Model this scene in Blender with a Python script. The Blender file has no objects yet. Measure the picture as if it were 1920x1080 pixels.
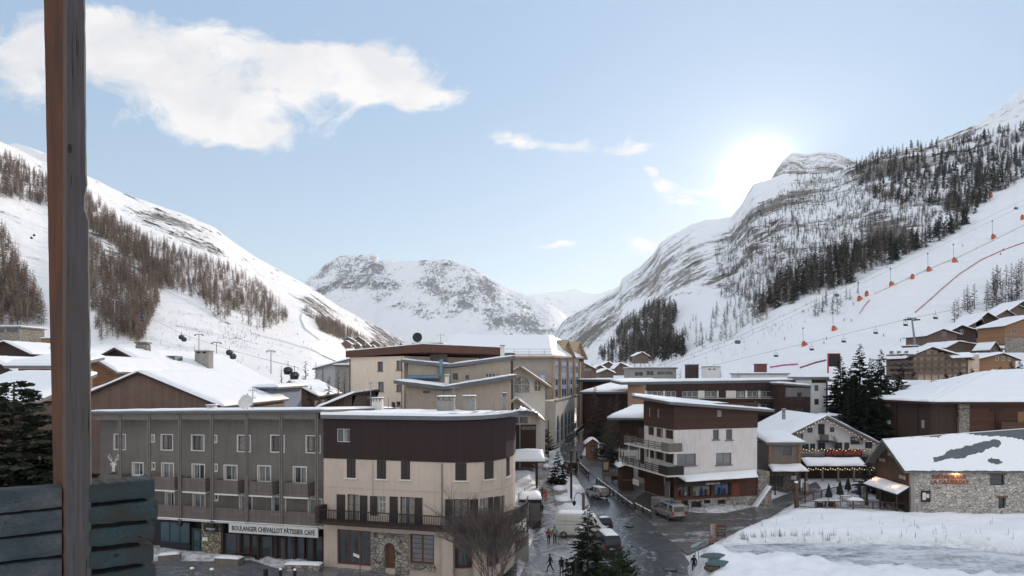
import bpy, bmesh, math, random
import numpy as np
from mathutils import Vector, Matrix
R = random.Random(7)
SC = bpy.context.scene
COL = SC.collection
# ---- one metric frame: X right, Y into the valley, Z up; eye 18.5 m above the street ----
FPX, HY, CH = 1300.0, 700.0, 18.5
def P(px, py, Y): return Vector(((px-960)*Y/FPX, Y, CH-(py-HY)*Y/FPX))
def PX(px, Y): return (px-960)*Y/FPX
def PZ(py, Y): return CH-(py-HY)*Y/FPX
def sstep(a, b, x):
    t = np.clip((x-a)/(b-a), 0, 1); return t*t*(3-2*t)
def G(X, Y):
    """height of the village ground"""
    X = np.asarray(X, float); Y = np.asarray(Y, float)
    z = 0.04*np.clip(Y-65, 0, 165) + 0.006*np.clip(Y-230, 0, 800)
    z = z + 1.25*sstep(-2, -13, X)*(1-sstep(75, 110, Y))
    return z
def gz(X, Y): return float(G(X, Y))
def gpt(px, py):
    lo, hi = 20.0, 900.0
    for _ in range(50):
        m = (lo+hi)/2
        y = HY+(CH-gz(PX(px, m), m))*FPX/m
        if y > py: lo = m
        else: hi = m
    return PX(px, lo), lo
# ---- numpy noise ----
_rs = np.random.RandomState(3)
_perm = np.concatenate([_rs.permutation(256)]*3)
_grad = _rs.normal(size=(256, 3)); _grad /= np.linalg.norm(_grad, axis=1)[:, None]
def perlin(p):
    p = np.asarray(p, float); i = np.floor(p).astype(int); f = p-i
    u = f*f*f*(f*(f*6-15)+10); i &= 255; out = 0
    for dx in (0, 1):
        for dy in (0, 1):
            for dz in (0, 1):
                h = _perm[_perm[_perm[(i[..., 0]+dx) & 255]+((i[..., 1]+dy) & 255)]+((i[..., 2]+dz) & 255)]
                g = _grad[h]
                d = g[..., 0]*(f[..., 0]-dx)+g[..., 1]*(f[..., 1]-dy)+g[..., 2]*(f[..., 2]-dz)
                w = (u[..., 0] if dx else 1-u[..., 0])*(u[..., 1] if dy else 1-u[..., 1])*(u[..., 2] if dz else 1-u[..., 2])
                out = out+w*d
    return out
def fbm(p, octv=5, ridged=False):
    a, s, t = 1.0, 0.0, 0.0
    p = np.asarray(p, float)
    for k in range(octv):
        n = perlin(p*(2.03**k)+17.3*k)
        if ridged: n = 0.5-np.abs(n)*1.6
        s = s+a*n; t += a; a *= 0.5
    return s/t
def inpoly(x, y, poly):
    x = np.asarray(x, float); y = np.asarray(y, float); c = np.zeros(x.shape, bool); n = len(poly)
    for i in range(n):
        x1, y1 = poly[i]; x2, y2 = poly[(i+1) % n]
        if y1 == y2: continue
        cond = ((y1 > y) != (y2 > y)) & (x < (x2-x1)*(y-y1)/(y2-y1)+x1)
        c ^= cond
    return c
def interp(tab, x):
    t = np.array(tab, float); return np.interp(x, t[:, 0], t[:, 1])
# ---- materials ----
class NT:
    def __init__(s, name):
        s.m = bpy.data.materials.new(name); s.m.use_nodes = True
        s.t = s.m.node_tree; s.b = s.t.nodes['Principled BSDF']
        s.o = s.t.nodes['Material Output']
    def n(s, typ, ins={}, **kw):
        n = s.t.nodes.new(typ)
        for k, v in kw.items(): setattr(n, k, v)
        for k, v in ins.items(): s.set(n, k, v)
        return n
    def set(s, n, k, v):
        i = n.inputs[k]
        if isinstance(v, bpy.types.NodeSocket): s.t.links.new(v, i)
        elif hasattr(v, 'outputs'): s.t.links.new(v.outputs[0], i)
        else:
            if isinstance(v, tuple) and len(v) == 3 and i.type == 'RGBA': v = v+(1,)
            i.default_value = v
    def co(s, kind='Object', scale=(1, 1, 1)):
        c = s.n('ShaderNodeTexCoord')
        mp = s.n('ShaderNodeMapping'); s.t.links.new(c.outputs[kind], mp.inputs[0]); mp.inputs['Scale'].default_value = scale
        return mp.outputs[0]
    def noise(s, vec, scale, detail=5, rough=.55, dist=0):
        return s.n('ShaderNodeTexNoise', {'Vector': vec, 'Scale': scale, 'Detail': detail, 'Roughness': rough, 'Distortion': dist}).outputs[0]
    def ramp(s, fac, a, b, ca=(0, 0, 0), cb=(1, 1, 1)):
        r = s.n('ShaderNodeValToRGB', {'Fac': fac}); e = r.color_ramp.elements
        e[0].position = a; e[1].position = b; e[0].color = ca+(1,); e[1].color = cb+(1,)
        return r.outputs[0]
    def mix(s, fac, a, b, mode='MIX'):
        m = s.n('ShaderNodeMix', data_type='RGBA', blend_type=mode)
        s.set(m, 0, fac); s.set(m, 6, a); s.set(m, 7, b)
        return m.outputs[2]
    def math(s, op, a, b=0.0, c=None):
        m = s.n('ShaderNodeMath', operation=op); s.set(m, 0, a); s.set(m, 1, b)
        if c is not None: s.set(m, 2, c)
        return m.outputs[0]
    def bump(s, h, strength, dist=.05):
        b = s.n('ShaderNodeBump', {'Height': h, 'Strength': strength, 'Distance': dist}); s.set(s.b, 'Normal', b); return b
    def fin(s, col=None, rough=None, metal=None, spec=None):
        for k, v in (('Base Color', col), ('Roughness', rough), ('Metallic', metal), ('Specular IOR Level', spec)):
            if v is not None: s.set(s.b, k, v)
        return s.m
MC = {}
def mat_plain(name, c, rough=.6, metal=0, var=.18, scale=3.0, spec=.4, bump=0.0, dirt=None):
    """a painted / plastered / metal surface with uneven tone and optional streaky dirt"""
    if name in MC: return MC[name]
    t = NT(name); v = t.co()
    n1 = t.noise(v, scale, 6); k = 1-var
    col = t.mix(t.ramp(n1, .3, .7), tuple(x*k for x in c), tuple(min(1, x*(1+var*.6)) for x in c))
    if dirt:
        v2 = t.co(scale=(1.6, 1.6, .18)); n2 = t.noise(v2, 2.2, 7, .65)
        col = t.mix(t.math('MULTIPLY', t.ramp(n2, .5, .78), dirt[3]), col, dirt[:3])
    if bump: t.bump(t.noise(v, scale*8, 4), bump, .02)
    MC[name] = t.fin(col, rough, metal, spec); return MC[name]
def mat_snow(name, c=(.86, .87, .9), bump=.5, scale=1.2, dirt=0.0, rough=.55):
    if name in MC: return MC[name]
    t = NT(name); v = t.co()
    n = t.noise(v, scale, 8, .6)
    col = t.mix(n, tuple(x*.93 for x in c), c)
    if dirt:
        d = t.ramp(t.noise(v, .9, 9, .7), .48, .68)
        col = t.mix(t.math('MULTIPLY', d, dirt), col, (.30, .28, .26))
    t.bump(n, bump, .25)
    MC[name] = t.fin(col, rough, 0, .25); return MC[name]
def mat_wood(name, c1, c2, plank=.16, axis='x', rough=.75, grey=0.0, gap=.06):
    """boards: plank = board width along the axis"""
    if name in MC: return MC[name]
    t = NT(name)
    sep = t.n('ShaderNodeSeparateXYZ', {0: t.co()})
    ax = {'x': 0, 'y': 1, 'z': 2}[axis]
    if axis == 'xy': ax = 0
    src = sep.outputs[ax]
    if axis == 'x': src = t.math('ADD', sep.outputs[0], t.math('MULTIPLY', sep.outputs[1], 1.0))
    u = t.math('DIVIDE', src, plank)
    fl = t.math('FLOOR', u); fr = t.math('FRACT', u)
    wn = t.n('ShaderNodeTexWhiteNoise', {'W': fl}, noise_dimensions='1D').outputs[0]
    st = (1.2, 1.2, 14) if axis == 'z' else (14, 14, 1.2)
    g = t.noise(t.co(scale=st), 1.6, 6, .6, .6)
    col = t.mix(t.math('ADD', t.math('MULTIPLY', wn, .55), t.math('MULTIPLY', g, .5)), c1, c2)
    if grey: col = t.mix(t.math('MULTIPLY', t.ramp(t.noise(t.co(), .7, 6, .65), .45, .7), grey), col, (.20, .19, .18))
    e = t.math('LESS_THAN', fr, gap)
    col = t.mix(t.math('MULTIPLY', e, .75), col, tuple(x*.25 for x in c1))
    t.bump(t.math('SUBTRACT', t.math('MULTIPLY', g, .4), e), .5, .02)
    MC[name] = t.fin(col, rough, 0, .3); return MC[name]
def mat_stone(name, c1, c2, mortar, scale=3.0, squash=1.5):
    if name in MC: return MC[name]
    t = NT(name); w = t.noise(t.co(), 2.5, 3)
    v = t.n('ShaderNodeVectorMath', {0: t.co(scale=(1, 1, squash)), 1: t.n('ShaderNodeVectorMath', {0: w, 'Scale': .18}, operation='SCALE').outputs[0]}, operation='ADD').outputs[0]
    vo = t.n('ShaderNodeTexVoronoi', {'Vector': v, 'Scale': scale, 'Randomness': .95}, feature='DISTANCE_TO_EDGE').outputs[0]
    vc = t.n('ShaderNodeTexVoronoi', {'Vector': v, 'Scale': scale, 'Randomness': .95})
    sh = t.n('ShaderNodeSeparateColor', {0: vc.outputs['Color']}).outputs[0]
    g = t.noise(t.co(), 9, 5)
    col = t.mix(t.math('ADD', t.math('MULTIPLY', sh, .7), t.math('MULTIPLY', g, .3)), c1, c2)
    e = t.ramp(vo, .02, .075)
    col = t.mix(e, mortar, col)
    t.bump(t.math('ADD', e, t.math('MULTIPLY', g, .35)), .7, .05)
    MC[name] = t.fin(col, .85, 0, .2); return MC[name]
def mat_glass(name, c=(.03, .035, .04), rough=.06, spec=.6):
    if name in MC: return MC[name]
    t = NT(name); n = t.noise(t.co(), .7, 3)
    MC[name] = t.fin(t.mix(n, c, tuple(x*2.2 for x in c)), rough, 0, spec)
    t.bump(n, .06, .02); return MC[name]
def mat_emit(name, c, s):
    if name in MC: return MC[name]
    t = NT(name); t.set(t.b, 'Emission Color', c); t.b.inputs['Emission Strength'].default_value = s
    MC[name] = t.fin(c, .5); return MC[name]
# ---- mesh builder ----
class MB:
    def __init__(s): s.v = []; s.f = []; s.mi = []; s.k = 0
    def vs(s, pts):
        b = len(s.v); s.v += [tuple(p) for p in pts]; return b
    def face(s, *idx): s.f.append(tuple(idx)); s.mi.append(s.k)
    def poly(s, pts):
        b = s.vs(pts); s.face(*range(b, b+len(pts)))
    def box(s, x0, x1, y0, y1, z0, z1, M=None):
        p = [Vector((x, y, z)) for z in (z0, z1) for y in (y0, y1) for x in (x0, x1)]
        if M is not None: p = [M @ q for q in p]
        b = s.vs(p)
        for q in ((0, 2, 3, 1), (4, 5, 7, 6), (0, 1, 5, 4), (2, 6, 7, 3), (0, 4, 6, 2), (1, 3, 7, 5)): s.face(*[b+i for i in q])
    def hexa(s, p):
        """8 points: bottom 4 ccw, top 4 ccw"""
        b = s.vs(p)
        for q in ((3, 2, 1, 0), (4, 5, 6, 7), (0, 1, 5, 4), (1, 2, 6, 5), (2, 3, 7, 6), (3, 0, 4, 7)): s.face(*[b+i for i in q])
    def prism(s, pts, d):
        """polygon pts (3d), extruded by vector d"""
        n = len(pts); d = Vector(d); b = s.vs(pts); s.vs([Vector(p)+d for p in pts])
        s.face(*range(b+n-1, b-1, -1)); s.face(*range(b+n, b+2*n))
        for i in range(n):
            j = (i+1) % n; s.face(b+i, b+j, b+n+j, b+n+i)
    def tube(s, pts, r, n=6, cap=True):
        pts = [Vector(p) for p in pts]; rs = r if isinstance(r, (list, tuple)) else [r]*len(pts); rings = []
        for i, p in enumerate(pts):
            d = (pts[min(i+1, len(pts)-1)]-pts[max(i-1, 0)])
            if d.length < 1e-9: d = Vector((0, 0, 1))
            d.normalize(); u = d.orthogonal().normalized() if i == 0 else (u-d*u.dot(d)).normalized()
            w = d.cross(u)
            rings.append(s.vs([p+(u*math.cos(2*math.pi*k/n)+w*math.sin(2*math.pi*k/n))*rs[i] for k in range(n)]))
        for a, b in zip(rings, rings[1:]):
            for k in range(n): s.face(a+k, a+(k+1) % n, b+(k+1) % n, b+k)
        if cap:
            s.face(*[rings[0]+k for k in range(n-1, -1, -1)]); s.face(*[rings[-1]+k for k in range(n)])
    def cyl(s, c, r, h, n=12, r2=None):
        c = Vector(c); s.tube([c, c+Vector((0, 0, h))], [r, r if r2 is None else r2], n)
    def ell(s, c, rx, ry, rz, n=10, m=6, jit=0):
        b0 = len(s.v); rows = []
        for i in range(m+1):
            a = math.pi*i/m-math.pi/2
            rows.append(s.vs([(c[0]+rx*math.cos(a)*math.cos(2*math.pi*k/n)*(1+R.uniform(-jit, jit)), c[1]+ry*math.cos(a)*math.sin(2*math.pi*k/n)*(1+R.uniform(-jit, jit)), c[2]+rz*math.sin(a)) for k in range(n)]))
        for a, b in zip(rows, rows[1:]):
            for k in range(n): s.face(a+k, a+(k+1) % n, b+(k+1) % n, b+k)
    def grid(s, fn, nu, nv):
        """fn(i,j) -> point"""
        b = s.vs([fn(i, j) for j in range(nv) for i in range(nu)])
        for j in range(nv-1):
            for i in range(nu-1): s.face(b+j*nu+i, b+j*nu+i+1, b+(j+1)*nu+i+1, b+(j+1)*nu+i)
    def build(s, name, mats, parent=None, smooth=False, loc=None):
        me = bpy.data.meshes.new(name); me.from_pydata(s.v, [], s.f)
        if not isinstance(mats, (list, tuple)): mats = [mats]
        for m in mats: me.materials.append(m)
        if len(mats) > 1: me.polygons.foreach_set('material_index', s.mi)
        if smooth: me.polygons.foreach_set('use_smooth', [True]*len(s.f))
        me.update()
        o = bpy.data.objects.new(name, me); COL.objects.link(o)
        if parent is not None: o.parent = parent
        if loc is not None: o.location = loc
        return o
def tag(o, label=None, cat=None, group=None, kind=None):
    for k, v in (('label', label), ('category', cat), ('group', group), ('kind', kind)):
        if v: o[k] = v
    return o
def thing(name, label, cat, loc=(0, 0, 0), rz=0, group=None):
    o = bpy.data.objects.new(name, None); COL.objects.link(o); o.empty_display_size = .3
    o.location = loc; o.rotation_euler = (0, 0, rz); return tag(o, label, cat, group)
KIDS = {}
def dup(root, loc, rz=None, scale=None, label=None, group=None):
    if root.name not in KIDS: KIDS[root.name] = [(c, list(c.children)) for c in root.children]
    r = root.copy(); COL.objects.link(r); r.location = loc
    if rz is not None: r.rotation_euler[2] = rz
    if scale is not None: r.scale = scale if isinstance(scale, tuple) else (scale,)*3
    for ch, sub in KIDS[root.name]:
        c = ch.copy(); COL.objects.link(c); c.parent = r
        for g in sub:
            d = g.copy(); COL.objects.link(d); d.parent = c
    return tag(r, label, None, group)
def np_mesh(name, V, F, mats, smooth=False, attrs={}, kind=None):
    """V (n,3), F (m,3|4) numpy"""
    me = bpy.data.meshes.new(name); n, k = F.shape
    me.vertices.add(len(V)); me.vertices.foreach_set('co', np.asarray(V, np.float32).ravel())
    me.loops.add(n*k); me.loops.foreach_set('vertex_index', F.astype(np.int32).ravel())
    me.polygons.add(n); me.polygons.foreach_set('loop_start', np.arange(0, n*k, k, dtype=np.int32))
    me.polygons.foreach_set('loop_total', np.full(n, k, np.int32))
    if smooth: me.polygons.foreach_set('use_smooth', np.ones(n, bool))
    me.update(calc_edges=True)
    for an, av in attrs.items():
        a = me.attributes.new(an, 'FLOAT', 'POINT'); a.data.foreach_set('value', np.asarray(av, np.float32).ravel())
    for m in (mats if isinstance(mats, (list, tuple)) else [mats]): me.materials.append(m)
    o = bpy.data.objects.new(name, me); COL.objects.link(o)
    if kind: o['kind'] = kind
    return o
def quads(nu, nv):
    i, j = np.meshgrid(np.arange(nu-1), np.arange(nv-1)); a = (j*nu+i).ravel()
    return np.stack([a, a+1, a+1+nu, a+nu], 1)
# ================= camera, sun, sky =================
cam = bpy.data.cameras.new('camera'); co_ = bpy.data.objects.new('camera', cam); COL.objects.link(co_)
cam.sensor_width = 36; cam.lens = FPX/1920*36; cam.shift_y = (HY-540)/1920; cam.clip_start = .05; cam.clip_end = 60000
co_.location = (0, 0, CH); co_.rotation_euler = (math.pi/2, 0, 0); SC.camera = co_
SUNPX = (1422, 330)
sd = Vector(((SUNPX[0]-960)/FPX, 1, (HY-SUNPX[1])/FPX)).normalized()
SUN_EL = math.asin(sd.z); SUN_AZ = math.atan2(sd.x, sd.y)
sl = bpy.data.lights.new('sun', 'SUN'); sl.energy = 2.9; sl.angle = math.radians(.5); sl.color = (1, .86, .70)
so = bpy.data.objects.new('sun', sl); COL.objects.link(so); so.rotation_euler = (-sd).to_track_quat('-Z', 'Y').to_euler()
w = bpy.data.worlds.new('World'); SC.world = w; w.use_nodes = True
wt = NT.__new__(NT); wt.t = w.node_tree
bg = wt.t.nodes['Background']; bg.inputs[1].default_value = .135
sky = wt.n('ShaderNodeTexSky', sky_type='NISHITA'); sky.sun_disc = False
sky.sun_elevation = SUN_EL; sky.sun_rotation = SUN_AZ; sky.altitude = 1850; sky.air_density = 1.25; sky.dust_density = .45; sky.ozone_density = 1.4
tc = wt.n('ShaderNodeTexCoord'); sep = wt.n('ShaderNodeSeparateXYZ', {0: tc.outputs['Generated']})
yy = wt.math('MAXIMUM', sep.outputs[1], .02)
u = wt.math('DIVIDE', sep.outputs[0], yy); v = wt.math('DIVIDE', sep.outputs[2], yy)
cv = wt.n('ShaderNodeCombineXYZ', {0: u, 1: wt.math('MULTIPLY', v, 1.5), 2: .37}).outputs[0]
# clouds: soft lumps of sky direction (cx, cy, rx, ry, weight) broken up by turbulence
blobs = [(250, 95, 200, 62, 1.05), (420, 120, 210, 55, 1.1), (600, 130, 150, 50, 1.15), (725, 148, 92, 46, 1.25), (805, 185, 50, 22, 1.0), (420, 205, 175, 58, 1.05), (420, 255, 140, 28, 1.0),
         (40, 110, 130, 70, .75), (60, 190, 110, 35, .6), (180, 50, 110, 40, .8), (975, 265, 42, 16, .85), (1070, 275, 80, 18, .85), (1207, 277, 26, 14, .75), (1235, 340, 52, 20, 1.0), (1212, 315, 16, 9, .8), (1340, 358, 85, 20, 1.0),
         (1042, 462, 46, 10, 1.0), (1225, 460, 28, 16, .85)]
acc = None
warp = wt.n('ShaderNodeTexNoise', {'Vector': cv, 'Scale': 9.0, 'Detail': 5.0, 'Roughness': .6})
wsep = wt.n('ShaderNodeSeparateColor', {0: warp.outputs['Color']})
uw = wt.math('ADD', u, wt.math('MULTIPLY', wt.math('SUBTRACT', wsep.outputs[0], .5), .085))
vw = wt.math('ADD', v, wt.math('MULTIPLY', wt.math('SUBTRACT', wsep.outputs[1], .5), .055))
for cx, cy, rx, ry, wg in blobs:
    a = wt.math('DIVIDE', wt.math('SUBTRACT', uw, (cx-960)/FPX), rx/FPX*1.0)
    b = wt.math('DIVIDE', wt.math('SUBTRACT', vw, (HY-cy)/FPX), ry/FPX*1.0)
    q = wt.math('ADD', wt.math('MULTIPLY', a, a), wt.math('MULTIPLY', b, b))
    e = wt.math('MULTIPLY', wt.math('EXPONENT', wt.math('MULTIPLY', q, -1.0)), wg)
    acc = e if acc is None else wt.math('ADD', acc, e)
n2 = wt.math('ADD', wt.math('MULTIPLY', wt.noise(cv, 11, 7, .66, .8), .75), wt.math('MULTIPLY', wt.noise(cv, 4.5, 3, .5), .35))
dens = wt.math('ADD', wt.math('MINIMUM', acc, 1.25), wt.math('MULTIPLY', wt.math('SUBTRACT', n2, .55), 2.7))
cm = wt.ramp(dens, .46, 1.2)
front = wt.math('GREATER_THAN', sep.outputs[1], .05)
cm = wt.math('MULTIPLY', wt.math('MULTIPLY', cm, .93), front)
puff = wt.mix(wt.ramp(wt.noise(cv, 7, 4, .6, .5), .38, .62), (5.0, 4.95, 5.05), (6.0, 5.85, 5.75))
half = wt.n('ShaderNodeVectorMath', {0: sky.outputs[0], 'Scale': .5}, operation='SCALE').outputs[0]
low = wt.n('ShaderNodeMapRange', {0: sep.outputs[2], 1: .02, 2: .42, 3: 1.0, 4: 0.0}, interpolation_type='SMOOTHSTEP').outputs[0]
skyc = wt.mix(.62, half, wt.mix(low, (3.25, 4.4, 5.95), (4.7, 5.55, 6.35)))          # thin winter haze high in the air
# broken cloud added unseen overhead and behind, to light shaded fronts and snow
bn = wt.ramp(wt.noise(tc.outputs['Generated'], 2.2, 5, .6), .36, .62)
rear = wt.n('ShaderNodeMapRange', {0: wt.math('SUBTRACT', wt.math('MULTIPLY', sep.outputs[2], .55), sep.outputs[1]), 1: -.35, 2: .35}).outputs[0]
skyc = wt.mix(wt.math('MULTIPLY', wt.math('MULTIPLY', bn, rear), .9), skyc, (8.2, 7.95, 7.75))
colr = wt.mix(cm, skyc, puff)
# the sun itself and the bright air round it
dt = wt.n('ShaderNodeVectorMath', {0: tc.outputs['Generated'], 1: tuple(sd)}, operation='DOT_PRODUCT').outputs['Value']
ang = wt.math('ARCCOSINE', wt.math('MINIMUM', dt, .9999999))
def gl(k, s): return wt.math('MULTIPLY', wt.math('EXPONENT', wt.math('MULTIPLY', wt.math('DIVIDE', ang, k), -1.0)), s)
g1 = wt.math('ADD', wt.math('ADD', gl(.0074, 650.0), gl(.04, 3.0)), gl(.3, .7))
glow = wt.n('ShaderNodeVectorMath', {0: (1, .93, .84), 'Scale': g1}, operation='SCALE').outputs[0]
colr = wt.mix(1.0, colr, glow, 'ADD')
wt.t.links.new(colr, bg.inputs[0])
SC.view_settings.view_transform = 'Standard'; SC.view_settings.look = 'None'; SC.view_settings.exposure = .3; SC.view_settings.gamma = 1
w.cycles.sampling_method = 'MANUAL'; w.cycles.sample_map_resolution = 512
SC.cycles.use_denoising = True
SC.cycles.max_bounces = 6; SC.cycles.diffuse_bounces = 3; SC.cycles.glossy_bounces = 2; SC.cycles.transparent_max_bounces = 6; SC.cycles.volume_bounces = 0
SC.cycles.sample_clamp_indirect = 4
# ================= mountains =================
def mat_mountain(name, fscale,  snow=(.84, .85, .88), rock=(.13, .125, .125), rock2=(.23, .21, .19), bump=.6, bd=6.0, streak=1.0, sc=(.3, .3, 1.0)):
    t = NT(name); v = t.co(scale=sc); at = t.n('ShaderNodeAttribute', attribute_name='rock').outputs['Fac']
    big = t.noise(v, fscale, 10, .68, 1.0)
    fine = t.noise(t.co(scale=sc), fscale*13, 8, .8, .7)
    geo = t.n('ShaderNodeNewGeometry'); nz = t.n('ShaderNodeSeparateXYZ', {0: geo.outputs['Normal']}).outputs[2]
    steep = t.math('SUBTRACT', .78, nz)
    k = t.math('ADD', t.math('MULTIPLY', at, .70), t.math('ADD', t.math('MULTIPLY', t.math('SUBTRACT', big, .5), 1.3), t.math('MULTIPLY', t.math('SUBTRACT', fine, .5), 1.9)))
    k = t.math('ADD', k, t.math('MULTIPLY', steep, .2*streak))
    m = t.ramp(k, .37, .47)
    rc = t.mix(t.ramp(fine, .35, .7), rock, rock2)
    col = t.mix(m, snow, rc)
    h = t.math('ADD', big, t.math('MULTIPLY', fine, .45)); t.bump(h, bump, bd)
    return t.fin(col, .8, 0, .1)
class Slope:
    """hillside with its own distance: foot and crest lines (pixel bearing -> height, metres away)"""
    def __init__(s, name, px0, px1, nx, ny, crest, crest_d, foot, foot_d, mat, p=1.0, amp=.05, nscale=200., rockfn=None, jag=0.0, back=.25, zamp=0.0, seed=0):
        px = np.linspace(px0, px1, nx); t = np.linspace(0, 1, ny)
        yc = interp(crest, px); dc = interp(crest_d, px); yf = interp(foot, px); df = interp(foot_d, px)
        k = np.exp(-np.linspace(-2, 2, max(3, int(40/(px[1]-px[0])))|1)**2); k /= k.sum()
        def sm(a, kk): n_ = len(kk)//2; return np.convolve(np.pad(a, n_, 'edge'), kk, 'valid')
        k2 = np.exp(-np.linspace(-2, 2, max(3, int(190/(px[1]-px[0])))|1)**2); k2 /= k2.sum()
        k1 = np.exp(-np.linspace(-2, 2, max(3, int(9/(px[1]-px[0])))|1)**2); k1 /= k1.sum()
        yc = sm(yc, k1); dc = sm(dc, k2); yf = sm(yf, k2); df = sm(df, k2)
        if jag:
            q = np.stack([px/40.0, np.zeros(nx)+seed, np.zeros(nx)], 1); yc = yc+jag*fbm(q, 6)*2
        T, PXX = np.meshgrid(t, px, indexing='ij')
        Y_ = yf+(yc-yf)*T
        inv = 1/df+(1/dc-1/df)*T**p; D = 1/inv
        X = (PXX-960)*D/FPX; Z = CH-(Y_-HY)*D/FPX
        W = np.stack([X, D, Z], -1)
        Wq = W*(np.array([1, .12, 1]) if seed == 11 else np.array([.4, .4, 1])); rel = fbm(Wq/nscale+seed, 6, True)*.7+fbm(Wq/(nscale*.35)+seed+5, 4)*.35
        rk = rockfn(PXX, Y_, W) if rockfn else np.zeros_like(D)
        gul = fbm(Wq/(nscale*.6)+seed+9, 6, True)*.9+fbm(Wq/(nscale*.2)+seed, 4)*.9
        rel = rel*.8+gul*.7; rk = np.clip(rk*(1+.9*gul)+.22*gul*(rk > .02), -.4, 1.2)
        fade = np.clip(T*6, 0, 1)
        D2 = D*(1+amp*rel*fade*(.6+.4*np.clip(rk*1.3, 0, 1)))
        s.px, s.T, s.D, s.yc, s.yf, s.px0, s.px1, s.nx, s.ny = px, T, D2, yc, yf, px0, px1, nx, ny
        X = (PXX-960)*D2/FPX; Z = CH-(Y_-HY)*D2/FPX
        V = np.stack([X, D2, Z], -1); s.rk = rk
        skirt = V[0].copy(); skirt[:, :2] *= .72; skirt[:, 2] = G(skirt[:, 0], skirt[:, 1])-2.5
        rows = [skirt[None], V]; rr = [rk[:1], rk]; last = V[-1]
        for a, b in ((.04, .02), (.14, .12), (.4, .5)):   # the far side falls away behind the crest
            q = last.copy(); q[:, 0] *= 1+a*back*4; q[:, 1] *= 1+a*back*4; q[:, 2] -= b*np.maximum(last[:, 2], 30)
            rows.append(q[None]); rr.append(rk[-1:])
        V = np.concatenate(rows, 0); A = np.concatenate(rr, 0)
        s.o = np_mesh(name, V.reshape(-1, 3), quads(nx, V.shape[0]), mat, True, {'rock': A}, 'structure')
    def at(s, px, py):
        i = np.clip((np.asarray(px)-s.px0)/(s.px1-s.px0)*(s.nx-1), 0, s.nx-1.001); i0 = i.astype(int); fx = i-i0
        yc = s.yc[i0]*(1-fx)+s.yc[i0+1]*fx; yf = s.yf[i0]*(1-fx)+s.yf[i0+1]*fx
        t = (np.asarray(py)-yf)/(yc-yf); ok = (t > 0) & (t <= 1.0)
        j = np.clip(t, 0, 1)*(s.ny-1); j = np.clip(j, 0, s.ny-1.001); j0 = j.astype(int); fy = j-j0
        D = (s.D[j0, i0]*(1-fx)+s.D[j0, i0+1]*fx)*(1-fy)+(s.D[j0+1, i0]*(1-fx)+s.D[j0+1, i0+1]*fx)*fy
        return np.stack([(px-960)*D/FPX, D, CH-(py-HY)*D/FPX], -1), ok
def soft(px, py, poly, n=0):
    return inpoly(px, py, poly).astype(float)
def blur(a, k):
    for ax in (0, 1):
        for _ in range(k): a = (a+np.roll(a, 1, ax)+np.roll(a, -1, ax))/3
    return a
CR_L = [(-420, 60), (-140, 215), (-60, 238), (0, 265), (40, 283), (80, 303), (165, 330), (230, 362), (300, 386), (345, 402), (400, 425), (440, 455), (480, 482), (530, 510), (580, 537), (640, 577), (700, 608), (745, 632), (775, 648), (800, 660)]
CD_L = [(-140, 1000), (0, 1150), (165, 1400), (300, 1700), (440, 2050), (580, 2500), (700, 3000), (800, 3600)]
FT_L = [(-140, 690), (200, 692), (400, 712), (500, 712), (580, 706), (640, 698), (660, 690), (700, 670), (760, 662), (800, 668)]
FD_L = [(-140, 430), (0, 450), (200, 470), (400, 500), (500, 520), (580, 560), (640, 640), (660, 850), (700, 1800), (760, 2700), (800, 3400)]
def rock_L(px, py, W):
    a = .10*np.ones_like(px)
    a += .35*soft(px, py, [(230, 385), (300, 395), (350, 420), (440, 480), (410, 490), (330, 450), (260, 420)])
    a += .45*soft(px, py, [(545, 552), (600, 560), (640, 600), (660, 640), (620, 630), (570, 590)])
    a += .4*soft(px, py, [(690, 605), (730, 625), (770, 655), (700, 650)])
    a += .30*soft(px, py, [(170, 410), (260, 450), (330, 520), (300, 560), (220, 520), (165, 470)])
    a -= .06*soft(px, py, [(280, 545), (420, 570), (560, 600), (660, 650), (640, 700), (300, 700), (200, 640)])
    return np.clip(blur(a, 30), 0, 1)
ML = mat_mountain('hillside_snow', .012, snow=(.87, .86, .86), bump=.55, bd=4.0)  # snow tinted warmer here, the sunlight put into its colour
SL = Slope('hill', -420, 800, 640, 260, CR_L, CD_L, FT_L, FD_L, ML, 1.0, .065, 120., rock_L, 1.5)
CR_C = [(480, 640), (540, 560), (560, 540), (585, 516), (610, 496), (635, 481), (655, 478), (705, 477), (712, 487), (735, 488), (760, 491), (800, 488), (830, 486), (850, 490), (880, 500), (920, 524), (960, 545), (1000, 558), (1040, 575), (1075, 598), (1110, 640), (1130, 655)]
def rock_C(px, py, W):
    a = .33*np.ones_like(px)
    a += .20*soft(px, py, [(600, 495), (640, 478), (712, 480), (735, 520), (690, 545), (600, 540)])
    a += .18*soft(px, py, [(760, 495), (840, 490), (920, 530), (1000, 580), (1030, 640), (930, 610), (850, 570), (760, 530)])
    a += .15*soft(px, py, [(950, 600), (1040, 620), (1060, 650), (1000, 655)])
    a -= .32*soft(px, py, [(570, 560), (660, 580), (760, 590), (860, 610), (980, 640), (1000, 668), (600, 670)])
    a -= .25*soft(px, py, [(712, 487), (770, 492), (800, 500), (760, 540)])
    a -= .35*soft(px, py, [(985, 552), (1075, 600), (1060, 612), (1000, 575)])
    return np.clip(blur(a, 60), 0, 1)
MCn = mat_mountain('peak_snow_rock', .0042, rock=(.18, .185, .20), rock2=(.28, .285, .295), sc=(1, .035, .95), bump=.8, bd=22.0)
SCn = Slope('mountain', 480, 1130, 420, 220, CR_C, [(480, 5200), (800, 5400), (1130, 4800)], [(480, 675), (1130, 675)], [(480, 3700), (1130, 3700)], MCn, 1.1, .06, 650., rock_C, 4.0, seed=11)
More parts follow.
